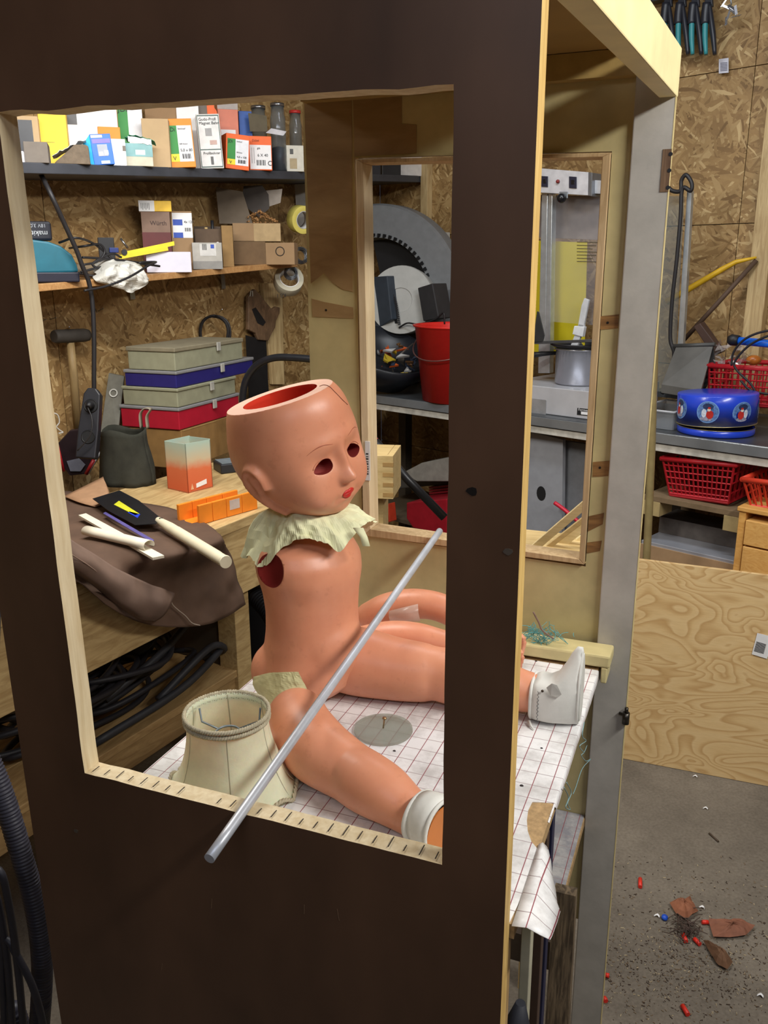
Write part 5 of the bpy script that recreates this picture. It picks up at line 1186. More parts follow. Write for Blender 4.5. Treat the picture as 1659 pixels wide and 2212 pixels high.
rows = [[p + s1 * (.016 * math.cos(a_)) + s2_ * (.012 * math.sin(a_)) for a_ in np.linspace(-.5, 3.9, 18)] for p in pp]
t = build('white_sheet', MB().grid(rows), WS_, solid=.001); tag(t, 'white sheet rolled half round lying on the apron, flush over the flat strip', 'sheet')
# cables piled on the bench shelf
t = thing('cable_pile', 'pile of coiled black cables on the shelf under the workbench', 'cables', tuple(BA.P(xl - .5, .2, -.5)))
for k in range(16):
    cxk = random.uniform(-.46, -.14) + xl - .16; cyk = .22 + random.uniform(-.04, .08); rx = random.uniform(.17, .26); ry = random.uniform(.08, .13); z0_ = -.474 + .0105 * k; pts = []
    for i in range(40):
        a_ = i / 39 * 2 * math.pi * random.choice((1, 1, 1)) ; pts.append(BA.P(cxk + rx * math.cos(a_) + .01 * math.sin(3 * a_ + k), cyk + ry * math.sin(a_), z0_ + .012 * math.sin(2 * a_ + k)))
    build('cable_loop', MB().tube(pts, .0085, 8, cap=False), M((34, 33, 38), .55, var=.15), t)
for L in ([(xl - .5, .12, -.40), (xl - .3, .10, -.34), (xl - .1, .14, -.30), (xl + .0, .11, -.26)], [(xl - .35, .08, -.46), (xl - .15, .06, -.38), (xl - .04, .10, -.44), (xl - .1, .2, -.47)], [(xl - .6, .06, -.46), (xl - .3, .04, -.44), (xl - .08, .08, -.42), (xl - .05, .16, -.48)]):
    build('cable_loop', MB().tube(spline([BA.P(*q) for q in L], 8), .011, 8), M((44, 44, 48), .55, var=.15), t)
t = build('extension_reel', MB().lathe(BA.P(xl - .26, .26, -.33), V(.5, -.6, .6), [(.02, -.03), (.075, -.03), (.08, -.02), (.05, -.015), (.05, .015), (.08, .02), (.075, .03), (.02, .03)], 32), M((30, 30, 34), .4)); tag(t, 'black cable reel half buried in the cables under the workbench', 'cable reel')
# black hose and vacuum behind the doll on the floor
def hose(name, label, pts, r, pitch, mat, cat='hose'):
    P_ = spline(pts, 40); D = [0]
    for i in range(1, len(P_)): D.append(D[-1] + (P_[i] - P_[i - 1]).length)
    n = int(D[-1] / pitch * 4); Q_ = []; rr = []
    for k in range(n + 1):
        s_ = D[-1] * k / n; i = min(range(len(D)), key=lambda q: abs(D[q] - s_)); Q_.append(P_[i].lerp(P_[min(i + 1, len(P_) - 1)], 0 if i + 1 >= len(P_) else max(0, min(1, (s_ - D[i]) / max(1e-6, D[min(i + 1, len(D) - 1)] - D[i]))))); rr.append(r * (1 + .07 * math.sin(k * math.pi / 2)))
    return tag(build(name, MB().tube(Q_, rr, 20), mat), label, cat)
hose('vacuum_hose', 'black ribbed hose hanging behind the doll right of the workbench', [onY(520, 1270, 2.5), onY(556, 1290, 2.42), onY(590, 1330, 2.36), onY(620, 1400, 2.3), onY(640, 1500, 2.3)], .035, .012, M((34, 34, 38), .45))
vb_ = onY(600, 1500, 2.7); vt_ = thing('vacuum_cleaner', 'dark vacuum cleaner drum standing on the floor behind the doll', 'vacuum', (vb_.x - .12, 2.72, 0))
build('drum', MB().lathe((vb_.x - .12, 2.72, .02), (0, 0, 1), [(.20, 0), (.22, .05), (.21, .45), (.23, .46), (.22, .56), (.12, .64), (0, .65)], 36), M((30, 31, 36), .4, var=.1), vt_)
build('handle', MB().tube(spline([V(vb_.x - .22, 2.72, .62), V(vb_.x - .2, 2.72, .70), V(vb_.x - .04, 2.72, .70), V(vb_.x - .02, 2.72, .62)], 6), .012, 10), BLACK, vt_)
# bent black pipe over the bench end
t = build('black_pipe', MB().tube(spline([onY(u, v, 2.75) for u, v in ((528, 905), (524, 862), (532, 820), (556, 788), (592, 773), (640, 773), (700, 779), (760, 790))], 8), .013, 14), M((28, 29, 34), .35)); tag(t, 'bent black pipe arching from the box stack behind the booth panel', 'pipe')
# left bottom corner: grey ribbed hose and hanging cords
hose('extraction_hose', 'grey ribbed extraction hose at the left edge of the picture', [onY(-60, 1560, .92), onY(0, 1700, .92), onY(50, 1860, .92), onY(84, 2000, .92), onY(90, 2140, .92), onY(70, 2300, .92), V(onY(60, 2400, .92).x, .92, .3), V(onY(40, 2400, .92).x - .05, .94, .02)], .017, .0062, M((58, 58, 70), .45, var=.1))
for k, (us, rr_) in enumerate(((((-30, 1780), (8, 1900), (34, 2050), (52, 2230), (60, 2330)), .006), (((-30, 1830), (-4, 1950), (16, 2080), (28, 2240), (34, 2330)), .006), (((-24, 1880), (0, 2010), (6, 2110), (10, 2240), (10, 2330)), .006), (((-20, 1940), (24, 2040), (70, 2130), (96, 2230), (104, 2330)), .006))):
    cable('dark_cable', ('first dark cord crossing in front of the grey ribbed hose', 'second dark cord hanging left of the first one', 'shortest dark cord at the bottom left corner', 'dark cord slanting right under the grey ribbed hose')[k], [V(-.835, .80, 1.42 - .03 * k)] + [onY(u, v, .84) for u, v in us] + [V(onY(us[-1][0], us[-1][1], .84).x, .84, .3), V(onY(us[-1][0], us[-1][1], .84).x + .03, .86 + .03 * k, .007)], rr_, mat=M((48, 48, 56), .5))
# ================================================================ INSIDE THE BOOTH
ls = thing('lampshade', 'cream fabric lampshade with braided rim standing on the ruled paper in front', 'lampshade', (-.585, .900, .9))
LSM = M((234, 228, 198), .75, var=.05, sc=60, bmp=.2)
LSM.node_tree.nodes['Principled BSDF'].inputs['Subsurface Weight'].default_value = .3; LSM.node_tree.nodes['Principled BSDF'].inputs['Subsurface Scale'].default_value = .01
lc = V(-.580, .900, .9); ltop = V(-.566, .872, 1.036); NS = 6; rows = []
tilt = V(.0, 0, 0)
def ls_pt(a_, h):
    r_ = .0535 + .038 * (1 - h) ** 2.0 + .004 * math.sin(h * 3.14) * 0
    k = abs(((a_ / (math.pi / 3)) % 1) - .5) * 2      # 1 on ribs, 0 mid-panel
    r_ *= (1 - .05 * (1 - k ** 1.5) * (1 - h * .8))
    scal = .012 * math.sin(math.pi * (1 - k)) * max(0, 1 - h * 6) * 1
    c_ = lc.lerp(ltop, h)
    return c_ + V(r_ * math.cos(a_), r_ * math.sin(a_), scal)
A_ = np.linspace(0, 2 * math.pi, 97)
A_ = A_ + math.radians(20)
build('shade_cloth', MB().grid([[ls_pt(a_, h) for a_ in A_] for h in np.linspace(0.004, 1, 16)]), LSM, ls, solid=.0012)
BR = M((184, 174, 148), .85, var=.2, sc=90, bmp=.4)
for hh, nm in ((1.0, 'rim_braid'), (.94, 'rim_braid'), (0.012, 'hem_braid')):
    for sg in (0, 1):
        pts = []
        for k in range(241):
            a_ = 2 * math.pi * k / 240 + math.radians(20); p = ls_pt(a_, hh); out_ = V(math.cos(a_), math.sin(a_), 0)
            pts.append(p + out_ * (.0022 + .0014 * math.cos(k * 1.3 + sg * math.pi)) + V(0, 0, .0018 * math.sin(k * 1.3 + sg * math.pi) + (.001 if hh < .5 else 0)))
        build(nm, MB().tube(pts, .0019, 6, cap=False), BR, ls)
for k in range(6):
    a_ = k * math.pi / 3; build('rib', MB().tube([ls_pt(a_, h) - V(math.cos(a_), math.sin(a_), 0) * .0002 for h in np.linspace(.01, .98, 12)], .0010, 6), M((176, 168, 140), .6), ls)
rp = ltop - V(0, 0, .03)
for k in range(3):
    a_ = k * 2 * math.pi / 3 + .9; e_ = V(math.cos(a_), math.sin(a_), 0); build('wire_spoke', MB().tube([rp + e_ * .016, rp + e_ * .045 + V(0, 0, .003), rp + e_ * .0475 + V(0, 0, .022)], .0015, 6), M((120, 128, 132), .4, .6), ls)
build('fitter_ring', MB().tube([rp + V(math.cos(a_), math.sin(a_), 0) * .016 for a_ in np.linspace(0, 2 * math.pi, 25)], .0016, 6, cap=False), M((120, 128, 132), .4, .6), ls)
dc = onZ(828, 1579, .9)
t = thing('clear_disc', 'clear round plastic disc lying on the ruled paper', 'disc', (dc.x, dc.y, .9))
build('disc', MB().lathe((dc.x, dc.y, .9005), (0, 0, 1), [(0, 0), (.046, 0), (.0465, .002), (.046, .0045), (0, .0045)], 56, sm=False), M((196, 204, 194), .08, var=.02, trans=.75, ior=1.25, alpha=.7), t)
b_ = build('spindle', MB().tube([V(dc.x, dc.y, .905), V(dc.x + .002, dc.y, .922)], .0012, 8).lathe((dc.x + .002, dc.y, .922), (0, 0, 1), [(.0035, 0), (.003, .002), (0, .0026)], 12), M((170, 140, 100), .3, .8), t)
# steel rod resting on sill and rear window ledge
ra = onY(452, 1855, .672); rb = onY(950, 1147, 1.505); 
rod = build('steel_rod', MB().tube([ra + (rb - ra) * k / 20 for k in range(21)], .0063, 20), M((196, 200, 208), .38, .35, var=.12, sc=30, stretch=(1, 1, 1), bmp=.05)); tag(rod, 'long grey steel rod resting on the sill and reaching over the doll', 'rod')
# tangled net and twigs at the far corner, threads below
nt_ = onY(1160, 1362, 1.46); mb = MB()
for k in range(70):
    c_ = V(nt_.x + random.gauss(0, .020), 1.472 + random.uniform(-.012, .008), .934 + abs(random.gauss(0, .015))); d_ = V(random.uniform(-1, 1), random.uniform(-.5, .5), random.uniform(-1, 1)) * .014
    mb.tube(spline([c_ - d_, c_ + V(random.uniform(-.006, .006), 0, random.uniform(-.006, .006)), c_ + d_], 3), .0006, 4, cap=False)
t = build('net_scraps', mb, M((96, 164, 164), .6, var=.2)); tag(t, 'tuft of torn turquoise net on the back ledge', 'net', kind='stuff')
t = build('twig', MB().tube(spline([onY(u, v, 1.455) for u, v in ((1152, 1322), (1164, 1345), (1172, 1362), (1196, 1380))], 4), .0016, 6), M((128, 104, 92), .8)); tag(t, 'bent thin twig sticking out of the turquoise net tuft', 'twig')
for k, us in enumerate((((1268, 1610), (1262, 1625), (1256, 1632), (1266, 1644), (1276, 1640), (1258, 1660), (1244, 1700), (1238, 1715)), ((1224, 1690), (1234, 1712), (1226, 1735), (1232, 1748), (1222, 1744), (1228, 1722), (1218, 1700)), ((1262, 1560), (1258, 1590), (1266, 1600), (1252, 1612), (1262, 1626)))):
    t = build('loose_thread', MB().tube(spline([onX(u, v, -.149) for u, v in us], 5), .0007, 5), M((140, 176, 180), .5)); tag(t, ('longest pale blue thread hanging beside the grey post', 'looped blue thread hanging above the torn paper patch', 'short thread hanging at the right edge of the table')[k], 'thread')
# crumbs on the paper
CL = ('crumb farther right of two in front of the pointed shoe', 'largest dark crumb on the paper beside the yellow panel edge', 'crumb beside the ledge board, behind the pointed shoe', 'tiny crumb between the pointed shoe and the ledge board', 'crumb just below the clear disc', 'crumb left of the clear disc by the thigh', 'tiny crumb at the heel of the pointed shoe')
for k, (u, v, s_) in enumerate(((1170, 1616, .0022), (1127, 1697, .003), (1158, 1428, .0025), (1132, 1447, .002), (852, 1622, .0025), (720, 1565, .002), (1146, 1532, .0015))):
    q = onZ(u, v, .9005); t = build('crumb', MB().ball(q, s_, nu=6, nv=4, sc=(1, .7, .5)), M((52, 44, 44), .8)); tag(t, CL[k], 'crumb', 'dark crumbs on the ruled paper')
# what stands under the booth table
for k, (u0, u1, yy, mt, nm, lb) in enumerate(((1122, 1143, .90, M((176, 172, 150), .6), 'pale_board', 'thin pale board standing upright under the booth table'), (1146, 1166, 1.0, M((74, 56, 46), .7), 'brown_board', 'dark brown panel standing upright behind the pale board'), (1166, 1176, 1.05, M((40, 42, 70), .5), 'blue_strip', 'narrow dark blue strip standing beside the brown panel'))):
    x0_ = onY(u0, 2100, yy).x; x1_ = onY(u1, 2100, yy).x
    t = build(nm, MB().box((x0_, yy, 0), (x1_, yy + .02, .86), ), mt, bev=.001); tag(t, lb, 'board')
a = onY(1218, 1930, 1.14); b_ = onY(1190, 2300, 1.08)
t = build('weathered_plank', MB().prism([a - V(.016, 0, 0), a + V(.018, 0, 0), V(b_.x + .03, b_.y - .02, 0), V(b_.x - .012, b_.y - .02, 0)], (0, .02, 0)), wood((74, 62, 48), (128, 110, 86), (14, 8, 1), 8, lo=.4, hi=.62)); tag(t, 'weathered plank leaning upright under the lower shelf', 'plank')
q = onY(1125, 2160, .83); t = build('dark_bundle', MB().tube([V(q.x - .012, .83, .002), V(q.x - .008, .83, .62), V(q.x - .004, .83, .70), V(q.x, .83, .75)], [.03, .03, .02, .006], 16), M((34, 36, 44), .6)); tag(t, 'dark pointed cloth bundle at the bottom behind the yellow edge', 'bundle')
# ================================================================ REAR METAL BENCH AND THE RIGHT SIDE
FB = Fr(BO, dB)
def onB(u, v, off=0): return onP(u, v, WB - nB * off, nB)
def FP(u, v, y): q = FB.pix(u, v, y); return FB.P(q.x, y, q.z)
def FZ(u, v, z=0.0): q = FB.pixz(u, v, z); return FB.P(q.x, q.y, z)
def at(p, yw=0): return Fr(p, dB if yw == 0 else (Matrix.Rotation(math.radians(yw), 3, 'Z') @ dB))
STL = M((150, 156, 162), .3, .6, var=.14, sc=9, bmp=.08); STLD = M((96, 100, 104), .35, .6, var=.3, sc=7)
xl_ = FB.L(BL).x
mbn = thing('metal_bench', 'long metal-topped workbench along the back wall with rough white lower edge', 'workbench', (BO.x, BO.y, 0))
def fb(name, a, c, mat, parent=mbn, bev=.001): return build(name, MB().box(a, c, fr=FB), mat, parent, bev=bev)
fb('metal_top', (xl_ - .32, 0, -.038), (1.5, .635, 0), STLD, bev=.003)
fb('front_lip', (xl_ - .32, -.004, -.036), (1.5, -.0002, -.002), STL)
fb('white_underboard', (xl_ - .32, .004, -.066), (1.5, .60, -.040), M((186, 182, 172), .8, var=.25, sc=24, bmp=.4))
for x in (xl_ - .28, FB.pix(1335, 1100, .05).x, 1.40): 
    fb('leg', (x, .05, -1.05), (x + .05, .10, -.0665), M((70, 62, 52), .7)); fb('leg', (x, .50, -1.05), (x + .05, .55, -.0665), M((70, 62, 52), .7))
fb('rear_shelf', (xl_ - .2, .12, -.62), (FB.pix(1050, 1000, .1).x, .60, -.60), M((92, 78, 60), .8))
# --- red bucket
c = FZ(975, 866); c = FB.P(FB.L(c).x, .15, 0)
t = thing('bucket', 'red plastic bucket with wire handle on the metal bench', 'bucket', tuple(c))
REDB = M((206, 40, 34), .4, var=.05)
rt = abs((FP(900, 700, .15) - FP(978, 700, .15)).length); hb_ = FP(975, 700, .15).z - c.z
build('pail', MB().lathe(c + V(0, 0, .001), (0, 0, 1), [(0, 0), (rt * .80, 0), (rt * .97, hb_ * .97), (rt * 1.0, hb_ * .975), (rt * 1.02, hb_), (rt * .95, hb_), (rt * .94, hb_ * .96), (rt * .78, .004), (0, .004)], 48), REDB, t)
pts = [c + V(0, 0, hb_ * .90) + dB * (rt * math.cos(a)) * .99 - nB * (rt * 1.02 * math.sin(a)) - V(0, 0, .105 * math.sin(a)) for a in np.linspace(0, math.pi, 24)]
build('wire_handle', MB().tube(pts, .003, 6), M((130, 90, 86), .4, .6), t)
# --- big round guard with toothed blade, drum
cg = FB.P(FB.pix(812, 652, .34).x, .34, FB.pix(812, 652, .34).z); axg = (-nB * 1.0 + dB * .25).normalized()
k_ = (FP(967, 652, .34) - FP(812, 652, .34)).length
gt = thing('saw_guard', 'large round grey machine guard with a ring of saw teeth, seen through the rear window', 'machine', tuple(FB.P(FB.L(cg).x, .40, 0)))
GG = M((118, 120, 122), .5, var=.08, bmp=.1)
build('guard_ring', MB().lathe(cg, axg, [(k_ * .66, 0), (k_ * .98, 0), (k_, -.02), (k_, -.10), (k_ * .64, -.10)], 60, closed=True, sm=False, a0=math.radians(122), a1=math.radians(282)), GG, gt)
mb = MB(); s1 = axg.cross(V(0, 0, 1)).normalized(); s2_ = axg.cross(s1)
for k in range(64):
    a0_, a1_ = 2 * math.pi * k / 64, 2 * math.pi * (k + .5) / 64
    if not math.radians(123) < a0_ < math.radians(281): continue
    def rp_(r_, a_): return cg + s1 * r_ * math.cos(a_) + s2_ * r_ * math.sin(a_) + axg * .003
    mb.prism([rp_(k_ * .70, a0_), rp_(k_ * .70, a1_), rp_(k_ * .655, a1_), rp_(k_ * .675, a0_)], axg * .006)
build('toothed_ring', mb, M((42, 42, 44), .4, .6), gt)
build('dark_recess', MB().lathe(cg - axg * .08, axg, [(k_ * .66, 0), (0, -.02)], 48, a0=math.radians(122), a1=math.radians(282)), M((26, 26, 28), .7), gt)
for x_ in (.02, .12): build('foot', MB().hexa([FB.P(FB.L(cg).x + x_, .38, 0.001), FB.P(FB.L(cg).x + x_ + .06, .38, 0.001), FB.P(FB.L(cg).x + x_ + .06, .46, 0.001), FB.P(FB.L(cg).x + x_, .46, 0.001), FB.P(FB.L(cg).x + x_ * .8, .42, .2), FB.P(FB.L(cg).x + x_ * .8 + .05, .42, .2), FB.P(FB.L(cg).x + x_ * .8 + .05, .46, .2), FB.P(FB.L(cg).x + x_ * .8, .46, .2)]), M((50, 52, 56), .5), gt)
cd_ = FP(866, 648, .26); r2 = (FP(920, 648, .26) - FP(866, 648, .26)).length
axd = (-nB + dB * .55 + V(0, 0, .1)).normalized()
dr_ = build('drum', MB().lathe(cd_, axd, [(0, .001), (r2 * .35, .001), (r2 * .36, .006), (r2, .004), (r2 * 1.02, -.01), (r2 * 1.0, -.13), (0, -.13)], 48, sm=False), M((168, 168, 164), .5, var=.06), gt)
build('slot', MB().prism([FP(u, v, .235) for u, v in ((822, 620), (836, 610), (850, 645), (858, 698), (846, 700), (826, 660))], nB * .003), M((24, 24, 26), .7), dr_)
mb = MB()
for p in spline([FP(u, v, .232) for u, v in ((840, 618), (852, 645), (858, 672), (862, 700))], 7): mb.box((p.x - .004, p.y - .004, p.z - .003), (p.x + .006, p.y + .004, p.z + .003))
build('drive_belt', mb, BLACK, dr_)
build('belt_cover', MB().prism([FP(u, v, .20) for u, v in ((786, 600), (836, 596), (846, 690), (800, 720), (786, 716))], nB * .05), M((52, 60, 70), .5), gt, bev=.004)
build('motor_box', MB().prism([FP(u, v, .26) for u, v in ((902, 622), (934, 612), (948, 688), (914, 694))], nB * .10), M((46, 46, 48), .5), gt, bev=.004)
build('power_lead', MB().tube(spline([FP(u, v, .24) for u, v in ((862, 708), (880, 698), (905, 700), (940, 690), (958, 676), (960, 700))], 6), .004, 6), CABLE, gt)
# shelf bracket on the wall
t = thing('shelf_bracket', 'white slotted bracket with diagonal brace on the back wall', 'bracket', tuple(onB(935, 510, .02)))
build('arm', MB().prism([onB(u, v, .03) for u, v in ((905, 502), (972, 502), (972, 518), (906, 512))], -nB * .02), M((190, 186, 176), .5, var=.15), t, bev=.001)
build('brace', MB().prism([onB(u, v, .03) for u, v in ((948, 516), (958, 520), (930, 560), (924, 556))], -nB * .015), M((178, 174, 166), .5), t, bev=.001)
# dark tub with scraps
tb = FZ(800, 848); tb = FB.P(FB.L(tb).x, .10, 0)
t = thing('black_tub', 'black tilted tub full of plastic scraps beside the red bucket', 'tub', tuple(tb))
axt = V(.35, -.25, .9).normalized(); rtub = (FP(874, 790, .12) - FP(800, 790, .12)).length
build('tub', MB().lathe(tb + V(0, 0, .062), axt, [(0, 0), (rtub * .6, .0), (rtub * .95, .10), (rtub, .15), (rtub * .96, .152), (rtub * .88, .10), (0, .03)], 40), M((26, 28, 34), .35), t)
for k in range(34):
    mt = random.choice((M((196, 170, 50), .5), M((200, 90, 40), .5), M((180, 180, 180), .3), M((60, 70, 90), .4), M((110, 80, 50), .6), M((90, 86, 80), .4)))
    q = FP(random.uniform(808, 895), random.uniform(750, 825), random.uniform(.08, .14)); f_ = [q + V(random.gauss(0, .016), random.gauss(0, .01), random.gauss(0, .014)) for _ in range(4)]
    build('scrap', MB().hexa([p for p in f_] + [p + V(.004, -.006, .008) for p in f_]), mt, t)
# wall between: a pale upright and shelf brace are already trims; things under the bench, left part
wbp = onY(845, 1080, 2.25)
t = thing('wooden_box', 'pale wooden box corner with finger joints behind the booth', 'box', (onY(790, 1080, 2.25).x, 2.25, 0))
PINE = wood((190, 162, 108), (214, 188, 134), (1, 10, 10), 5)
fx = Fr(onY(849, 985, 2.25), yaw(12)); zt_ = 0
hgt = abs(onY(849, 1060, 2.25).z - fx.o.z)
build('front', MB().box((-.30, 0, -hgt * 1.25), (0, .018, 0), fr=fx), PINE, t, bev=.001)
build('side', MB().box((-.018, .0185, -hgt * 1.25), (0, .16, 0), fr=fx), PINE, t, bev=.001)
build('top', MB().box((-.30, .0185, -.012), (-.019, .16, 0), fr=fx), PINE, t, bev=.001)
for k in range(4): build('finger', MB().box((-.030, -.0006, -hgt * 1.25 + k * .03 + .006), (0.0006, .010, -hgt * 1.25 + k * .03 + .018), fr=fx), M((170, 136, 84), .6), t)
for q in ((-.058, -.04), (-.062, -.085)): build('drill_hole', MB().lathe(fx.P(q[0], -.0005, q[1]), fx.ey, [(.005, 0), (.005, .001)], 12), M((50, 38, 26), .8), t)
build('stand', MB().box((-.075, .03, -fx.o.z), (-.035, .13, -hgt * 1.25 - .0005), fr=fx), PINE, t)
t = build('black_pole', MB().tube([onY(806, 948, 2.50), onY(880, 1035, 2.52), onY(960, 1118, 2.54)], .014, 14), M((26, 26, 28), .35)); tag(t, 'black tube slanting down under the metal bench behind the rod tip', 'pole')
t = build('red_thread', MB().tube(spline([onY(u, v, 2.47) for u, v in ((800, 934), (808, 940), (812, 955), (812, 964))], 4), .0012, 6).tube(spline([onY(u, v, 2.47) for u, v in ((800, 951), (808, 949), (816, 947))], 4), .0012, 6), M((190, 40, 40), .5)); tag(t, 'short red thread tied round the black tube', 'thread')
def under(name, label, px, y, dep, mat, cat='box', bev=.004):
    o_ = build(name, MB().prism([FP(u, v, y) for u, v in px], nB * dep), mat, bev=bev); tag(o_, label, cat); return o_
under('red_case', 'dark red toolbox lying under the metal bench left of the front post', ((878, 1086), (965, 1078), (965, 1156), (892, 1140), (878, 1120)), .05, .2, M((150, 24, 38), .4))
t = thing('red_crate', 'ribbed red lid lying behind the dark red toolbox', 'crate', tuple(FP(950, 1060, .3)))
for k in range(5): build('rib', MB().prism([FP(u, v, .28) for u, v in ((926, 1052 + k * 6), (985, 1046 + k * 6), (985, 1050 + k * 6), (928, 1056 + k * 6))], nB * .1), M((128, 22, 34), .4), t)
under('orange_bottle', 'small orange-red canister on the floor under the metal bench', ((815, 1098), (838, 1088), (842, 1128), (820, 1132)), .02, .05, M((176, 56, 34), .4), 'canister')
under('paper_bag', 'crumpled grey-white paper bag with dark print on the lower shelf', ((868, 1022), (910, 1000), (985, 985), (985, 1040), (900, 1040)), .2, .1, M((150, 148, 142), .7, var=.15, bmp=.3), 'bag')
under('grey_bag', 'grey folded sheet lying under the paper bag', ((850, 1030), (985, 1012), (985, 1045), (855, 1056)), .31, .1, M((86, 84, 80), .7), 'sheet')
# white cabinet side with hole under the bench
t = thing('white_cabinet', 'grey-white cabinet under the metal bench with an oval hand hole', 'cabinet', tuple(FP(1200, 1150, .08)))
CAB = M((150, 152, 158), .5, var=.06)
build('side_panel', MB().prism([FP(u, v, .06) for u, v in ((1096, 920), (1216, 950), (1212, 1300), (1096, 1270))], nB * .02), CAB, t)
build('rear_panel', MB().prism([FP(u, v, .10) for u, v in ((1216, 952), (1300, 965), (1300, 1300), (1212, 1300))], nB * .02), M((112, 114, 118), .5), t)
q = FP(1169, 1066, .0595); build('hand_hole', MB().prism([FP(1169 + 9 * math.cos(a) + 4 * math.sin(a), 1066 + 15 * math.sin(a) - 5 * math.cos(a), .0594) for a in np.linspace(0, 2 * math.pi, 17)[:-1]], nB * .001), M((20, 20, 22), .8), t)
t = build('red_hose', MB().tube(spline([FP(u, v, .02) for u, v in ((1198, 1086), (1215, 1098), (1232, 1112), (1262, 1140), (1300, 1190))], 6), .008, 10), M((206, 36, 60), .4)); tag(t, 'red hose end curving in front of the white cabinet', 'hose')
# leaning wood strips behind the rear window
SW = wood((206, 184, 132), (232, 212, 164), (1, 10, 10), 5)
for k, (us, w_, mt) in enumerate((((1150, 1188, 1262, 1092), 16, SW), ((1172, 1192, 1262, 1122), 10, wood((176, 150, 100), (206, 180, 128), (1, 10, 10), 5)), ((1190, 1196, 1268, 1130), 18, SW), ((1212, 1200, 1275, 1150), 14, wood((226, 206, 150), (240, 224, 176), (1, 10, 10), 5)), ((1235, 1202, 1285, 1160), 9, wood((150, 112, 84), (178, 138, 106), (1, 10, 10), 5)))):
    u0, v0, u1, v1 = us; yk = 1.62 + .03 * k; a = onY(u0, v0, yk); b_ = onY(u1, v1, yk); d_ = (b_ - a).normalized(); a = a - d_ * .10; b_ = b_ + d_ * .12; n_ = V(-d_.z, 0, d_.x) * (w_ / 1850 * 1.75 / 2)
    t = build('wood_strip', MB().prism([a - n_, a + n_, b_ + n_, b_ - n_], (0, .018, 0)), mt, bev=.001)
    tag(t, ('leftmost pale wood strip leaning outside the rear window corner', 'darker thin strip just right of the leftmost pale strip', 'broad pale strip in the middle of the leaning wood strips', 'yellowish broad strip right of the middle one', 'brownish thin strip at the right of the leaning wood strips')[k], 'strip', 'wood strips leaning behind the booth')
t = build('plywood_offcut', MB().box((onY(1060, 1195, 1.60).x, 1.575, onY(1140, 1174, 1.6).z - .03), (onY(1290, 1195, 1.60).x, 1.75, onY(1140, 1174, 1.6).z - .018)), PINE); tag(t, 'flat plywood offcut supporting the leaning strips behind the booth', 'offcut')
zo = onY(1140, 1174, 1.6).z - .03
t = build('trestle', MB().box((-.30, 1.60, 0), (-.26, 1.64, zo)).box((-.30, 1.69, 0), (-.26, 1.73, zo)).box((-.49, 1.60, 0), (-.45, 1.64, zo)).box((-.49, 1.69, 0), (-.45, 1.73, zo)).box((-.49, 1.645, zo - .04), (-.26, 1.685, zo - .0005)), PINE); tag(t, 'small wooden trestle under the plywood offcut behind the booth', 'trestle')
# --- machine with glass door on the bench (right of the front post)
yM = .20
mc = thing('vacuum_former', 'stainless machine with switch panel, aluminium uprights, clear door and yellow sheet', 'machine', tuple(FB.P(FB.pix(1220, 905, yM).x, yM, 0)))
def mp(name, px, y, dep, mat, parent=mc, bev=.001): return build(name, MB().prism([FP(u, v, y) for u, v in px], nB * dep), mat, parent, bev=bev)
xa = FB.pix(1080, 880, .06).x; xb = FB.pix(1300, 905, .06).x; hm_ = FB.pix(1220, 840, .06).z
build('base_housing', MB().box((xa, .06, .001), (xb, .50, hm_), fr=FB), M((196, 198, 204), .3, .3, var=.08, sc=12), mc, bev=.003)
mp('service_cover', ((1100, 855), (1180, 864), (1179, 896), (1100, 886)), .0585, .001, M((172, 174, 178), .3, .5))
lbp = mp('type_plate', ((1247, 881), (1275, 884), (1275, 899), (1246, 896)), .0585, .001, M((30, 30, 32), .5))
mp('plate_window', ((1255, 889), (1273, 891), (1273, 897), (1255, 895)), .058, .0005, WHITE, lbp, 0)
text(lbp, 'Formech', FP(1249, 887, .0575), dB, V(0, 0, 1), .014, M((220, 220, 220), .5))
zb2 = hm_ / 1
for (u0, u1) in ((1170, 1183), (1184, 1193)): mp('upright', ((u0, 418), (u1, 418), (u1 - 6, 806), (u0 - 8, 806)), .22, .03, M((190, 196, 200), .3, .7), bev=.002)
pn = mp('switch_panel', ((1100, 358), (1271, 372), (1270, 422), (1100, 412)), .18, .06, M((206, 206, 210), .35, .3))
for (u, v, w_, h_) in ((1176, 392, 7, 12), (1237, 394, 8, 13)):
    sw = mp('rocker_switch', ((u - w_, v - h_), (u + w_, v - h_ + 1), (u + w_, v + h_), (u - w_, v + h_ - 1)), .176, .0035, M((34, 34, 50), .4), pn, .001)
    mp('switch_toggle', ((u - w_ * .45, v - h_ * .4), (u + w_ * .45, v - h_ * .4), (u + w_ * .45, v + h_ * .3), (u - w_ * .45, v + h_ * .3)), .174, .0018, M((16, 16, 20), .3), pn, .0005)
build('pilot_lamp', MB().lathe(FP(1205, 392, .176), -nB, [(.007, -.003), (.007, .002), (.005, .006), (0, .007)], 16), M((120, 40, 36), .3), pn)
mp('end_rail', ((1271, 372), (1279, 373), (1278, 424), (1270, 422)), .178, .065, M((120, 122, 126), .3, .6))
mp('top_rail', ((1279, 389), (1345, 392), (1345, 420), (1279, 418)), .20, .04, M((200, 202, 206), .3, .5))
build('black_knob', MB().ball(FP(1213, 428, .165), .018, nu=16, nv=12), M((22, 22, 24), .25), mc); mp('knob_bracket', ((1208, 414), (1226, 414), (1226, 428), (1210, 430)), .175, .003, STL)
mp('yellow_sheet', ((1120, 518), (1268, 524), (1262, 772), (1120, 756)), .30, .004, M((196, 180, 28), .5, var=.08, sc=5))
mp('grey_sheet', ((1140, 420), (1330, 424), (1325, 520), (1140, 512)), .31, .004, M((128, 116, 108), .6, var=.15))
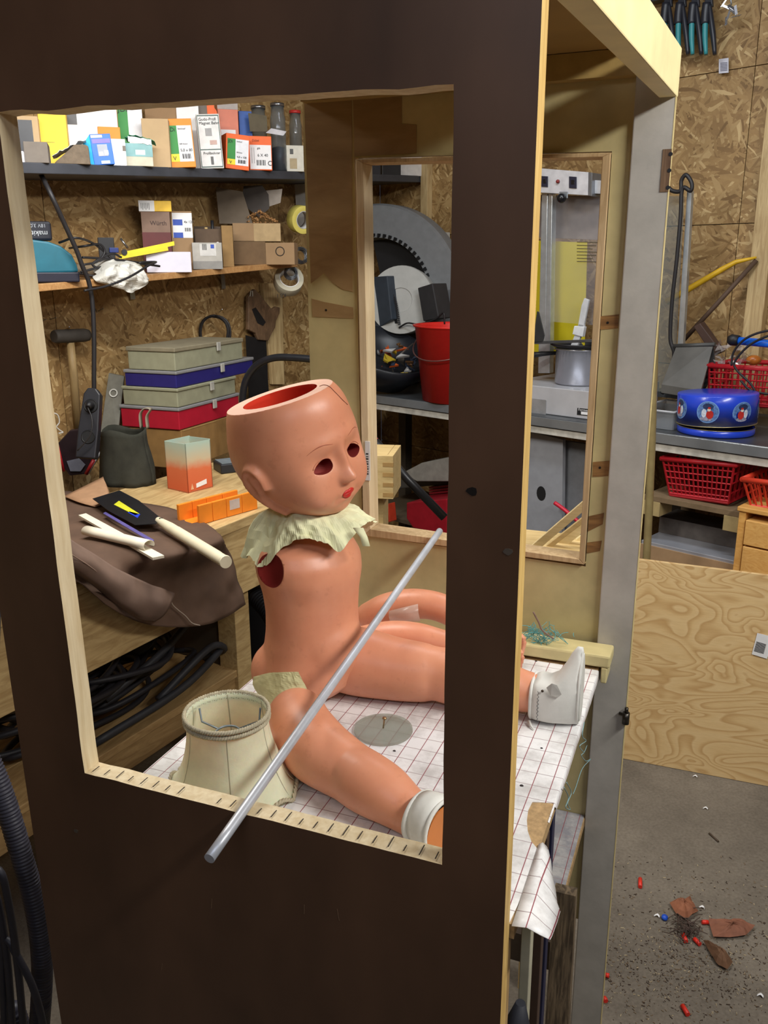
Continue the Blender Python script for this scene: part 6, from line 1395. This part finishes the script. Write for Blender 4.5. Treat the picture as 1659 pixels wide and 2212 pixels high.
dg_ = mp('clear_door', ((1196, 424), (1330, 430), (1320, 706), (1180, 694)), .24, .004, M((200, 200, 206), .08, var=.02, alpha=.10))
for k in range(7): mp('printed_line', ((1246, 522 + k * 7), (1296 - 8 * (k % 3), 523 + k * 7), (1296 - 8 * (k % 3), 524.6 + k * 7), (1246, 523.6 + k * 7)), .238, .0005, M((70, 64, 50), .6), dg_, 0)
mp('side_flap', ((1160, 672), (1164, 674), (1176, 724), (1172, 740), (1150, 742)), .12, .004, M((64, 66, 68), .4, .5)); mp('tray_edge', ((1140, 738), (1320, 732), (1320, 738), (1140, 744)), .12, .03, M((92, 94, 98), .35, .6))
# pan with white lever
pc_ = FB.P(FB.pix(1250, 800, .22).x, .22, hm_ + .001)
pan = thing('saucepan', 'small steel saucepan with black rim and handle on the stainless machine', 'saucepan', tuple(pc_))
rpn = (FP(1300, 780, .22) - FP(1250, 780, .22)).length; hp2 = FB.pix(1250, 752, .22).z - hm_
build('pot', MB().lathe(pc_, (0, 0, 1), [(0, 0), (rpn * .84, 0), (rpn * .9, .008), (rpn * .9, hp2 * .96), (rpn * 1.0, hp2 * .97), (rpn * 1.0, hp2), (rpn * .88, hp2), (rpn * .87, .006), (0, .006)], 40), M((176, 176, 182), .22, .8, var=.05), pan)
build('black_rim', MB().lathe(pc_ + V(0, 0, hp2), (0, 0, 1), [(rpn * .88, .0005), (rpn * 1.12, .012), (rpn * 1.14, .020), (rpn * .9, .014), (rpn * .86, .004)], 40, closed=True), BLACK, pan)
build('handle', MB().tube([FP(1206, 762, .2), FP(1172, 764, .16), FP(1145, 768, .13)], [.006, .010, .011], 12), BLACK, pan)
lv = thing('white_lever', 'white metal lever standing in the saucepan', 'lever', tuple(FP(1240, 748, .20)))
build('bar', MB().prism([FP(u, v, .20) for u, v in ((1232, 748), (1246, 750), (1262, 702), (1250, 700))], nB * .012).prism([FP(u, v, .20) for u, v in ((1248, 706), (1260, 708), (1272, 648), (1262, 644), (1256, 660))], nB * .010), M((196, 198, 202), .35), lv, bev=.001)
build('joint', MB().prism([FP(u, v, .195) for u, v in ((1236, 722), (1240, 704), (1262, 706), (1258, 728))], nB * .02), M((214, 216, 220), .35), lv, bev=.002)
# spring lead with white plug
t = thing('spring_lead', 'white plug with coiled steel spring lead in front of the saucepan', 'lead', tuple(FP(1170, 822, .08)))
pts = spline([FP(u, v, .09) for u, v in ((1186, 826), (1215, 831), (1245, 834), (1285, 836))], 40); hp3 = []
for k in range(len(pts) * 3 - 3):
    i = k // 3; p = pts[i].lerp(pts[min(i + 1, len(pts) - 1)], (k % 3) / 3); a_ = k * 1.9; hp3.append(V(p.x, p.y, hm_ + .014) * 1 + V(0, 0, 0) + V(0, math.cos(a_) * .007, math.sin(a_) * .007))
build('spring', MB().tube(hp3, .0018, 5), M((150, 150, 150), .3, .7), t)
q = FP(1170, 822, .09); q.z = hm_ + .016
build('plug', MB().tube([q - dB * .022, q - dB * .018, q + dB * .018, q + dB * .024], [.010, .0155, .0155, .010], 8, sm=False), M((206, 210, 196), .5), t)
build('tip', MB().tube([q - dB * .055, q - dB * .022], .004, 8), M((170, 170, 168), .4), t)
# --- glass case right of the post
gc = thing('glass_case', 'glass pane in aluminium frame with black cable hung over its corner', 'glass case', tuple(FP(1450, 880, .40)))
build('pane', MB().prism([FP(u, v, .40) for u, v in ((1408, 422), (1478, 424), (1455, 850), (1392, 842))], nB * .004), M((120, 130, 130), .06, var=.02, alpha=.35), gc)
build('aluminium_edge', MB().prism([FP(u, v, .39) for u, v in ((1484, 412), (1494, 412), (1474, 768), (1462, 768))], nB * .02), M((190, 196, 200), .3, .7), gc, bev=.001)
build('base_rail', MB().prism([FP(u, v, .39) for u, v in ((1392, 844), (1466, 850), (1466, 862), (1392, 854))], nB * .02), M((70, 72, 74), .4, .5), gc)
cable('black_cable', 'black cable hooked over the glass case corner and hanging down', [FP(u, v, .36) for u, v in ((1440, 400), (1452, 412), (1470, 412), (1472, 390), (1482, 378), (1494, 395), (1492, 412), (1474, 408), (1470, 470), (1462, 560), (1452, 650), (1448, 730), (1456, 765), (1448, 815), (1430, 850))], .0075)
t = build('yellow_pipe', MB().tube([FP(1440, 652, .55), FP(1480, 629, .56), FP(1560, 582, .58), FP(1590, 566, .59), FP(1634, 556, .60)], [.013, .012, .011, .009, .004], 12), M((214, 170, 36), .4)); tag(t, 'yellow pipe slanting up to a wall hook behind the glass case', 'pipe')
t = build('brown_stick', MB().tube([FP(1470, 742, .52), FP(1550, 655, .55), FP(1634, 562, .61)], .009, 10), M((84, 64, 50), .7)); tag(t, 'brown stick slanting below the yellow pipe', 'stick')
# --- bench things on the right
t = thing('clear_tray', 'clear plastic tray with dusty bits left of the blue tin', 'tray', tuple(FZ(1440, 918)))
CLR = M((150, 156, 162), .15, var=.05, alpha=.28)
tx0 = FB.pixz(1396, 912).x; tx1 = FB.pixz(1482, 922).x; 
for nm, a_, c_ in (('base', (tx0, .06, .002), (tx1, .30, .005)), ('front_wall', (tx0, .058, .002), (tx1, .062, .065)), ('rear_wall', (tx0, .30, .002), (tx1, .304, .065)), ('side_wall', (tx0, .062, .002), (tx0 + .003, .30, .065)), ('side_wall', (tx1, .062, .002), (tx1 + .003, .30, .065))): build(nm, MB().box(a_, c_, fr=FB), CLR, t)
build('rim', MB().tube([FB.P(*q) for q in ((tx0, .05, .066), (tx1 + .004, .05, .066), (tx1 + .004, .31, .066), (tx0, .31, .066), (tx0, .05, .066))], .004, 6), M((214, 216, 220), .2, alpha=.6), t)
# blue tin
bc = FB.P(FB.pixz(1556, 930).x, .135, 0)
r_t = (FP(1640, 900, .135) - FP(1556, 900, .135)).length
tin = thing('biscuit_tin', 'round blue biscuit tin with round pictures, upside down on its tilted lid', 'tin', tuple(bc))
BT = M((36, 70, 204), .3, var=.04, coat=.4)
zl_ = .020; h1_ = FB.pix(1556, 862, .135 - r_t).z
build('lid', MB().lathe(bc + V(0, 0, .0015), (0, 0, 1), [(0, 0), (r_t * .95, 0), (r_t * .97, .004), (r_t * .97, .022), (r_t * .955, .023), (r_t * .94, .006), (0, .006)], 64), BT, tin)
build('gold_edge', MB().lathe(bc + V(0, 0, .0245), (0, 0, 1), [(r_t * .955, 0), (r_t * .975, 0), (r_t * .975, .0012), (r_t * .955, .0012)], 64, closed=True), M((200, 186, 130), .3, .7), tin)
axb = V(-.0, -.0, 1) + dB * -.045; axb.normalize(); o_b = bc + V(0, 0, .036)
body = build('body', MB().lathe(o_b, axb, [(0, .002), (r_t * .985, .002), (r_t * 1.0, 0), (r_t * 1.0, h1_ - .036), (r_t * .985, h1_ - .034), (0, h1_ - .036)], 72), BT, tin)
build('gold_edge', MB().lathe(o_b, axb, [(r_t * .99, -.001), (r_t * 1.008, -.001), (r_t * 1.008, .0012), (r_t * .99, .0012)], 72, closed=True), M((200, 186, 130), .3, .7), tin)
PICT = (M((116, 150, 190), .4, var=.2, sc=80), M((40, 60, 110), .4, var=.2, sc=80), M((190, 50, 44), .4), M((226, 214, 200), .4), M((30, 30, 40), .4))
for k in range(-3, 4):      # round pictures: a seated red and white scene, kept generic
    af = math.atan2(-1, .0) ; base_dir = (Vector(CAM) - bc); base_dir.z = 0; base_dir.normalize()
    a_ = k * math.radians(50) + math.radians(-12 if True else 0)
    e = Matrix.Rotation(a_, 3, 'Z') @ base_dir; mid_ = o_b + axb * ((h1_ - .036) * .52)
    def disc(rad, lift, mt, nm, ox=0, oz=0, sx_=1, sz_=1, par=body):
        ps_ = []
        for q in range(24):
            t_ = 2 * math.pi * q / 24; dx_ = (ox + rad * sx_ * math.cos(t_)); dz_ = oz + rad * sz_ * math.sin(t_)
            ee = Matrix.Rotation(dx_ / r_t, 3, 'Z') @ e; ps_.append(mid_ + ee * (r_t + lift) + V(0, 0, dz_))
        mb = MB(); vs = mb.verts(ps_); cc = sum(ps_, V(0, 0, 0)) / 24; ce = (Matrix.Rotation(ox / r_t, 3, 'Z') @ e); cv = mb.verts([mid_ + ce * (r_t + lift) + V(0, 0, oz)])[0]
        for q in range(24): mb.face([vs[q], vs[(q + 1) % 24], cv], 0, True)
        return build(nm, mb, mt, par)
    ra_ = (h1_ - .036) * .34
    pd = disc(ra_ * 1.08, .0006, M((120, 160, 214), .4), 'picture_medallion'); disc(ra_ * 1.0, .0010, M((92, 128, 184), .4, var=.5, sc=160), 'picture')
    sg = 1 if k % 2 else -1
    disc(ra_ * .34, .0014, M((46, 60, 96), .4, var=.3, sc=90), 'picture', 0, ra_ * .55, 1.5, .9)
    disc(ra_ * .30, .0018, M((206, 214, 226), .4, var=.25, sc=160), 'picture', .34 * ra_ * sg, -.12 * ra_, .8, 1.4); disc(ra_ * .3, .0018, M((150, 150, 170), .4, var=.4, sc=160), 'picture', -.1 * ra_, -.66 * ra_, 2.0, .7)
    disc(ra_ * .34, .0022, PICT[2], 'picture', -.22 * ra_ * sg, -.22 * ra_, 1.0, 1.25); disc(ra_ * .15, .0026, PICT[3], 'picture', -.12 * ra_ * sg, .24 * ra_, 1.1, 1); disc(ra_ * .13, .0028, PICT[2], 'picture', -.14 * ra_ * sg, .42 * ra_, 1.1, .8)
# baskets
def basket(name, label, px_top, px_bot, y, dep, mat, nx=14, nz=6, group=None, z_rest=None, slot=False):
    """front face given by top-left, top-right, bottom-right, bottom-left sight lines on a plane y behind the bench front"""
    tl, tr_, br, bl = [FP(u, v, y) for u, v in (px_top[0], px_top[1], px_bot[1], px_bot[0])]
    t = thing(name, label, 'basket', tuple(bl), group); S_ = lambda a_, b_: bl.lerp(br, a_).lerp(tl.lerp(tr_, a_), b_)
    mb = MB(); w = .10 / nx if not slot else .2 / nx
    def bar(p, q, th, dv): 
        mb.tube([p, q], th, 4, sm=False)
    def face(off, inset):
        def G(a_, b_): return S_(a_, b_) + nB * (off + (inset * (1 - b_)))
        for i in range(nx + 1): bar(G(i / nx, 0), G(i / nx, 1), .0028, 0)
        if not slot:
            for j in range(nz + 1): bar(G(0, j / nz), G(1, j / nz), .0028, 0)
        for b_ in (0, .02, .06): bar(G(0, b_), G(1, b_), .005, 0)
    face(0, .02); build('front_lattice', mb, mat, t); mb = MB(); face(dep, -.02); build('rear_lattice', mb, mat, t)
    for a_ in (0, 1):
        mb = MB()
        for j in range(7):
            k = j / 6; mb.tube([S_(a_, 0) + nB * (.02 + (dep - .04) * k), S_(a_, 1) + nB * dep * k], .004, 4, sm=False)
        for j in range(4):
            k = j / 4; mb.tube([S_(a_, k) + nB * (.02 * (1 - k)), S_(a_, k) + nB * (dep - .02 * (1 - k))], .004, 4, sm=False)
        build('side_lattice', mb, mat, t)
    build('rim', MB().tube([S_(-.02, 1.0), S_(1.02, 1.0), S_(1.02, 1.0) + nB * dep, S_(-.02, 1.0) + nB * dep, S_(-.02, 1.0)], .009, 8), mat, t)
    build('base', MB().prism([S_(0, 0) + nB * .02, S_(1, 0) + nB * .02, S_(1, 0) + nB * (dep - .02), S_(0, 0) + nB * (dep - .02)], (0, 0, .004)), mat, t)
    return t, S_
RB = M((176, 30, 40), .4, var=.05); RB2 = M((206, 62, 40), .4, var=.05)
basket('red_basket', 'dark red lattice basket on the metal bench behind the blue tin', ((1532, 790), (1720, 800)), ((1526, 872), (1706, 884)), .30, .22, RB)
t_, S1 = basket('red_basket', 'dark red lattice basket on the pallet boards under the metal bench', ((1432, 991), (1586, 1005)), ((1442, 1072), (1568, 1090)), .02, .26, RB)
t_, S2 = basket('red_basket', 'bright red slotted basket on top of the pine drawer unit', ((1606, 1036), (1740, 1052)), ((1618, 1098), (1730, 1112)), -.03, .22, RB2, nx=9, slot=True)
# pallet boards under the basket
t = thing('pallet', 'pallet-like board with pine blocks under the metal bench', 'pallet', tuple(FP(1500, 1100, .05)))
PB = M((120, 100, 74), .8, var=.15)
zt1 = FB.L(S1(0, 0)).z; x0 = FB.pix(1396, 1080, .02).x; x1 = FB.pix(1612, 1110, .02).x
build('deck_board', MB().box((x0, .0, zt1 - .022), (x1, .34, zt1 - .003), fr=FB), PB, t, bev=.001)
for xx in (x0, x1 - .065): build('block', MB().box((xx, .0, zt1 - .075), (xx + .062, .10, zt1 - .0225), fr=FB), M((170, 150, 104), .7), t, bev=.001)
for xx in (x0, x1 - .065): build('leg', MB().box((xx + .01, .29, -1.05), (xx + .05, .33, zt1 - .0225), fr=FB), PB, t)
# shiny box with cardboard front
t = thing('metal_box', 'shiny metal box with cardboard front edge behind the plywood sheet', 'box', tuple(FP(1500, 1240, -.02)))
zm = FB.pix(1500, 1190, .0).z
bx0 = FB.pix(1380, 1200, -.02).x; bx1 = FB.pix(1586, 1200, -.02).x
build('metal_body', MB().box((bx0, -.01, -1.045), (bx1, .26, zm), fr=FB), M((186, 190, 200), .22, .5, var=.12, sc=5), t, bev=.002)
build('dusty_lid', MB().box((bx0, .12, zm + .0005), (bx1, .26, zm + .06), fr=FB), M((98, 92, 88), .4, .3, var=.2), t)
build('cardboard_front', MB().box((bx0, -.016, -1.045), (bx1, -.0105, zm - .012), fr=FB), M((160, 130, 96), .8, var=.08), t)
# pine drawers
t = thing('drawer_unit', 'small pine drawer unit at the right edge under the metal bench', 'drawers', tuple(FP(1640, 1250, -.05)))
PD = wood((204, 148, 72), (224, 172, 96), (1, 8, 8), 5)
f0 = FP(1592, 1106, -.05); dx0 = FB.pix(1592, 1150, -.05).x; zt3 = FB.pix(1620, 1108, -.05).z
build('cabinet_side', MB().box((dx0, -.05, -1.05), (dx0 + .022, .12, zt3), fr=FB), PD, t, bev=.001); build('cabinet_top', MB().box((dx0 - .006, -.056, zt3 + .0003), (dx0 + .36, .12, zt3 + .016), fr=FB), PD, t, bev=.003)
build('cabinet_side', MB().box((dx0 + .33, -.05, -1.05), (dx0 + .35, .12, zt3), fr=FB), PD, t)
z_ = zt3 - .018
for k, hh in enumerate((.088, .112, .15, .2, .2)): build('drawer', MB().box((dx0 + .026, -.058, max(-1.045, z_ - hh)), (dx0 + .325, .10, z_ - .006), fr=FB), wood((210, 156, 82), (228, 180, 106), (1, 8, 8), 6, dist=2 + k), t, bev=.002); z_ -= hh
# dark dustpan-like bin, hammer handle, bag, pipe and cables
t = thing('dark_bin', 'dark grey sloping plastic scoop behind the clear tray', 'bin', tuple(FZ(1470, 860)))
GD = M((66, 66, 64), .5, var=.15, sc=12)
build('rear_face', MB().prism([FP(u, v, .34) for u, v in ((1462, 746), (1540, 744), (1546, 800), (1512, 858), (1430, 850))], nB * .006), GD, t, bev=.001)
build('slope', MB().hexa([FP(1428, 848, .24), FP(1512, 862, .24), FP(1512, 858, .338), FP(1430, 850, .338)] + [p + V(0, 0, .03) for p in (FP(1428, 848, .24), FP(1512, 862, .24), FP(1540, 760, .338), FP(1462, 760, .338))]), M((84, 82, 78), .5, var=.2, sc=12), t)
build('rim', MB().tube([FP(1455, 748, .335), FP(1545, 744, .335)], .008, 8), GD, t)
t = build('wooden_block', MB().hexa([FP(u, v, .42) for u, v in ((1498, 706), (1512, 698), (1560, 762), (1540, 770))] + [FP(u, v, .46) for u, v in ((1504, 702), (1522, 694), (1568, 758), (1548, 766))]), M((66, 46, 38), .6), bev=.003); tag(t, 'dark brown wooden block slanting behind the grey scoop', 'block')
mb = MB()
for k in range(60):
    u = random.uniform(1536, 1625); v = random.uniform(738, 792); c_ = FP(u, v, random.uniform(.33, .42)); f_ = [c_ + V(random.gauss(0, .014), random.gauss(0, .012), random.gauss(0, .012)) for _ in range(3)]
    mb.face(mb.verts(f_))
t = build('clear_wrap', mb, M((176, 168, 164), .1, var=.2, alpha=.5)); tag(t, 'crumpled clear wrapping heaped over the red basket on the bench', 'wrapping', kind='stuff')
t = build('amber_bag', MB().ball(FP(1628, 778, .36), .026, sc=(1, .8, .7)), M((190, 110, 44), .3)); tag(t, 'amber coloured lump in the wrapping over the bench basket', 'bag')
t = thing('blue_pipe', 'bright blue tube with black cap lying over the red bench basket', 'tube', tuple(FP(1600, 738, .27)))
build('tube', MB().tube([FP(1594, 736, .27), FP(1720, 748, .27)], .0135, 16), M((28, 104, 224), .35), t); build('cap', MB().tube([FP(1574, 734, .27), FP(1580, 734, .27), FP(1596, 736, .27)], [.014, .020, .018], 16), BLACK, t)
for k, us in enumerate((((1700, 712), (1650, 716), (1610, 732), (1585, 760), (1580, 790)), ((1720, 716), (1670, 722), (1620, 745), (1588, 780), (1592, 800), (1622, 830), (1640, 862)), ((1600, 822), (1620, 842), (1650, 850), (1680, 852)))):
    cable('thin_cable', ('upper thin black cable looping over the blue tube', 'long thin black cable running down in front of the bench basket', 'short black cable lying beside the blue tin rim')[k], [FP(u, v, .245) for u, v in us], .004)
t = build('standing_tube', MB().tube([onY(1416, 600, 2.79), onY(1413, 760, 2.79), onY(1408, 950, 2.79), onY(1402, 1100, 2.79), onY(1397, 1200, 2.79), V(onY(1397, 1200, 2.79).x, 2.79, .001)], .0125, 12), M((150, 134, 92), .3, alpha=.9)); tag(t, 'translucent beige tube standing behind the grey booth post', 'tube')
# --- top right: tools hanging on the back wall
t = build('tool_rail', MB().box((FB.pix(1400, 10, .6).x, .60, FB.pix(1480, 0, .6).z + .02), (FB.pix(1720, 10, .6).x, .64, FB.pix(1480, 0, .6).z + .05), fr=FB), M((52, 50, 50), .5)); tag(t, 'dark rail on the wall that the pliers hang from', 'rail')
TG = M((56, 142, 148), .45, var=.06); DK = M((38, 40, 48), .4)
for k, u in enumerate((1442, 1472, 1501, 1530)):
    c_ = lambda uu, vv: FP(uu, vv, .58)
    t = thing('pliers', ('leftmost of the four hanging pliers with teal grips', 'second hanging pliers from the left with teal grips', 'third hanging pliers from the left with teal grips', 'rightmost of the four hanging pliers with teal grips')[k], 'pliers', tuple(c_(u, -20)), 'pliers hanging on the back wall')
    build('jaw', MB().prism([c_(u - 6, -30), c_(u + 6, -30), c_(u + 9, 14), c_(u - 9, 14)], nB * .015), DK, t, bev=.003)
    for s in (-1, 1):
        build('grip', MB().tube(spline([c_(u + s * 3, 10), c_(u + s * 6, 40), c_(u + s * (7 if s < 0 else 11), 80), c_(u + s * (5 if s < 0 else 14), 118)], 5), [.010 + .005 * math.sin(i / 15 * 3.14) for i in range(16)], 10, flat=.7), TG if s < 0 else DK, t)
        if s < 0: build('dark_sleeve', MB().tube(spline([c_(u - 3, 6), c_(u - 6, 30), c_(u - 7, 52)], 4), .0155, 10), DK, t)
t = thing('key_bunch', 'bunch of shiny clips hanging right of the pliers', 'clips', tuple(FP(1580, 10, .58)))
for k in range(12):
    a_ = FP(1580 + random.gauss(0, 10), 22 + random.gauss(0, 18), .56); d_ = V(random.gauss(0, 1), random.gauss(0, .4), random.gauss(0, 1)).normalized(); build('clip', MB().prism([a_, a_ + d_ * .03, a_ + d_ * .03 + V(.008, 0, .004), a_ + V(.008, 0, .004)], (0, .006, 0)), M((190, 192, 198), .2, .9), t)
build('hook', MB().tube([FP(1576, -20, .59), FP(1580, 10, .58)], .003, 6), STL, t)
ws = build('price_sticker', MB().prism([FP(u, v, .638) for u, v in ((1553, 128), (1574, 125), (1574, 157), (1553, 159))], -nB * .001), M((196, 196, 206), .6)); tag(ws, 'white barcode sticker on the back wall below the pliers', 'sticker'); ws['org'] = (0, 0, 0)
for k in range(6): build('printed_line', MB().prism([FP(u, v, .636) for u, v in ((1556, 136 + k * 3.2), (1571, 134.6 + k * 3.2), (1571, 136 + k * 3.2), (1556, 137.4 + k * 3.2))], -nB * .0004), M((90, 90, 110), .6), ws)
# --- figured plywood sheet
PLY = ply_mat()
pa = onY(1345, 1630, 2.68); pb = onY(1659, 1705, 2.66)
ps0 = thing('plywood_sheet', 'large figured pine plywood sheet leaning on its edge against the metal bench', 'plywood', (pa.x, pa.y, 0))
py = 2.672; zt5 = onY(1375, 1205, py + .03).z; zt6 = onY(1659, 1245, py + .03).z
build('sheet', MB().hexa([V(-.46, py, 0.001), V(.40, py, 0.001), V(.40, py + .012, 0.001), V(-.46, py + .012, 0.001), V(-.46, py + .03, zt5), V(.40, py + .03, zt6), V(.40, py + .042, zt6), V(-.46, py + .042, zt5)]), PLY, ps0, bev=.001)
def PS(u, v, d=.002): p = onY(u, v, py + .012); return V(p.x, py + .03 * p.z / zt5 - .001 - d, p.z)
sk = build('barcode_sticker', MB().prism([PS(u, v) for u, v in ((1636, 1369), (1672, 1378), (1657, 1424), (1624, 1414))], (0, -.0006, 0)), WHITE, ps0)
for k in range(10): build('sticker_bar', MB().prism([PS(u, v, .003) for u, v in ((1634 + k * .0 - (k * .6), 1387 + k * 2.1), (1655 - k * .6, 1393 + k * 2.1), (1655 - k * .6, 1394.2 + k * 2.1), (1634 - k * .6, 1388.2 + k * 2.1))], (0, -.0003, 0)), DARKTXT, sk)
# ================================================================ FLOOR LITTER
def fz(u, v, z=0.0): return onZ(u, v, z)
RC = M((214, 48, 34), .45)
for k, (u0, v0, u1, v1, lb) in enumerate(((1383, 1898, 1383, 1916, 'red plastic stub lying alone on the floor below the plywood sheet'), (1476, 2018, 1482, 2034, 'red stub left of the twig heap'), (1500, 2028, 1512, 2040, 'red stub under the brown leaf'), (1305, 2155, 1309, 2163, 'red stub close to the foot of the grey post'), (1474, 2172, 1486, 2192, 'lowest red stub on the floor'), (1516, 1992, 1530, 1992, 'red stub on top of the twig heap'), (1308, 2106, 1316, 2108, 'small red scrap beside the grey post'))):
    t = build('red_stub', MB().tube([fz(u0, v0, .006), fz(u1, v1, .006)], .0055, 10), RC); tag(t, lb, 'stub', 'red plastic stubs on the floor')
t = build('blue_bead', MB().lathe(fz(1435, 1984, .0025), (.2, -.2, 1), [(0, .0), (.008, 0), (.008, .007), (0, .009)], 14), M((30, 80, 190), .4)); tag(t, 'small blue cap on the floor beside the twig heap', 'cap')
for k, (px, hh, mt, lb) in enumerate(((((1446, 1956), (1490, 1942), (1508, 1972), (1480, 1990), (1460, 1976)), .02, M((140, 88, 62), .8, var=.2, sc=40), 'curled brown dry leaf on top of the twig heap'), (((1530, 1990), (1600, 1992), (1630, 2004), (1610, 2026), (1540, 2030)), .012, M((128, 82, 62), .8, var=.2, sc=40), 'flat reddish brown leaf right of the twig heap'), (((1518, 2036), (1560, 2058), (1582, 2082), (1570, 2100), (1546, 2084)), .022, M((104, 74, 52), .8, var=.2, sc=40), 'dark curled leaf below the twig heap'))):
    pts = [fz(u, v, .002) for u, v in px]; c_ = sum(pts, V(0, 0, 0)) / len(pts); mb = MB(); rr_ = []
    n_p = 20; bp = [pts[int(i * len(pts) / n_p) % len(pts)].lerp(pts[(int(i * len(pts) / n_p) + 1) % len(pts)], (i * len(pts) / n_p) % 1) for i in range(n_p)]
    for f_ in (0.02, .35, .7, 1): mb_r = [c_.lerp(p, f_) + V(0, 0, .004 + hh * (1 - f_ ** 2) + .012 * abs(noise.noise(p * 30 + V(f_, 0, 0)))) for p in bp]; rr_.append(mb_r + [mb_r[0]])
    t = build('dry_leaf', mb.grid(rr_, sm=False), mt, solid=.0008); tag(t, lb, 'leaf', 'dry leaves on the floor')
mb = MB()
for k in range(55):
    c_ = fz(random.gauss(1482, 15), random.gauss(2004, 14), .006 + random.random() * .012); d_ = V(random.gauss(0, 1), random.gauss(0, 1), random.gauss(0, .06)).normalized() * random.uniform(.01, .026)
    mb.tube([c_ - d_, c_ + V(random.gauss(0, .002), random.gauss(0, .002), .002), c_ + d_], .0012, 4)
t = build('twig_heap', mb, M((74, 58, 50), .8, var=.3)); tag(t, 'small heap of dark twigs among the litter on the floor', 'twigs', kind='stuff')
mb = MB()
for k in range(2400):
    if random.random() < .6: u, v = random.gauss(1480, 110), random.gauss(2080, 60)
    else: u, v = random.uniform(1300, 1700), random.uniform(1850, 2300)
    if u < 1290 + (2212 - v) * .08: continue
    c_ = fz(u, v, 0); s_ = random.uniform(.0005, .0022); a_ = random.random() * 6.3; d_ = V(math.cos(a_), math.sin(a_), 0); n_ = V(-d_.y, d_.x, 0)
    mi = random.choice((0, 0, 0, 1, 1, 2)); L_ = s_ * random.uniform(.7, 2)
    mb.hexa([c_ - d_ * L_ - n_ * s_ * .5, c_ + d_ * L_ - n_ * s_ * .4, c_ + d_ * L_ + n_ * s_ * .5, c_ - d_ * L_ + n_ * s_ * .4] + [p + V(0, 0, s_ * .9) for p in (c_ - d_ * L_ - n_ * s_ * .4, c_ + d_ * L_ - n_ * s_ * .3, c_ + d_ * L_ + n_ * s_ * .4, c_ - d_ * L_ + n_ * s_ * .3)], mi)
t = build('litter', mb, [M((70, 56, 44), .9), M((120, 102, 80), .9), M((176, 160, 130), .8)]); tag(t, 'sawdust chips and dirt scattered over the concrete floor', 'litter', kind='stuff')
for k, (u, v, lb) in enumerate(((1412, 1978, 'small curled white paper shred left of the twig heap'), (1509, 1960, 'white paper shred right of the curled leaf'), (1518, 1746, 'white shred on the bare floor below the plywood sheet'), (1496, 1677, 'small white shred close to the plywood sheet'), (1634, 2150, 'white shred at the right edge of the floor'))):
    c_ = fz(u, v, .002); pts = [c_, c_ + V(.008, .003, .004), c_ + V(.014, -.002, .002)]
    t = build('paper_shred', MB().grid([[p - V(0, .003, 0), p + V(.001, .003, .001)] for p in spline(pts, 3)]), WHITE, solid=.0005); tag(t, lb, 'paper', 'paper shreds on the floor')
t = build('floor_stick', MB().tube([fz(1532, 1800, .003), fz(1552, 1818, .003)], .003, 6), M((78, 64, 50), .8)); tag(t, 'short dark stick lying on the bare floor', 'stick')
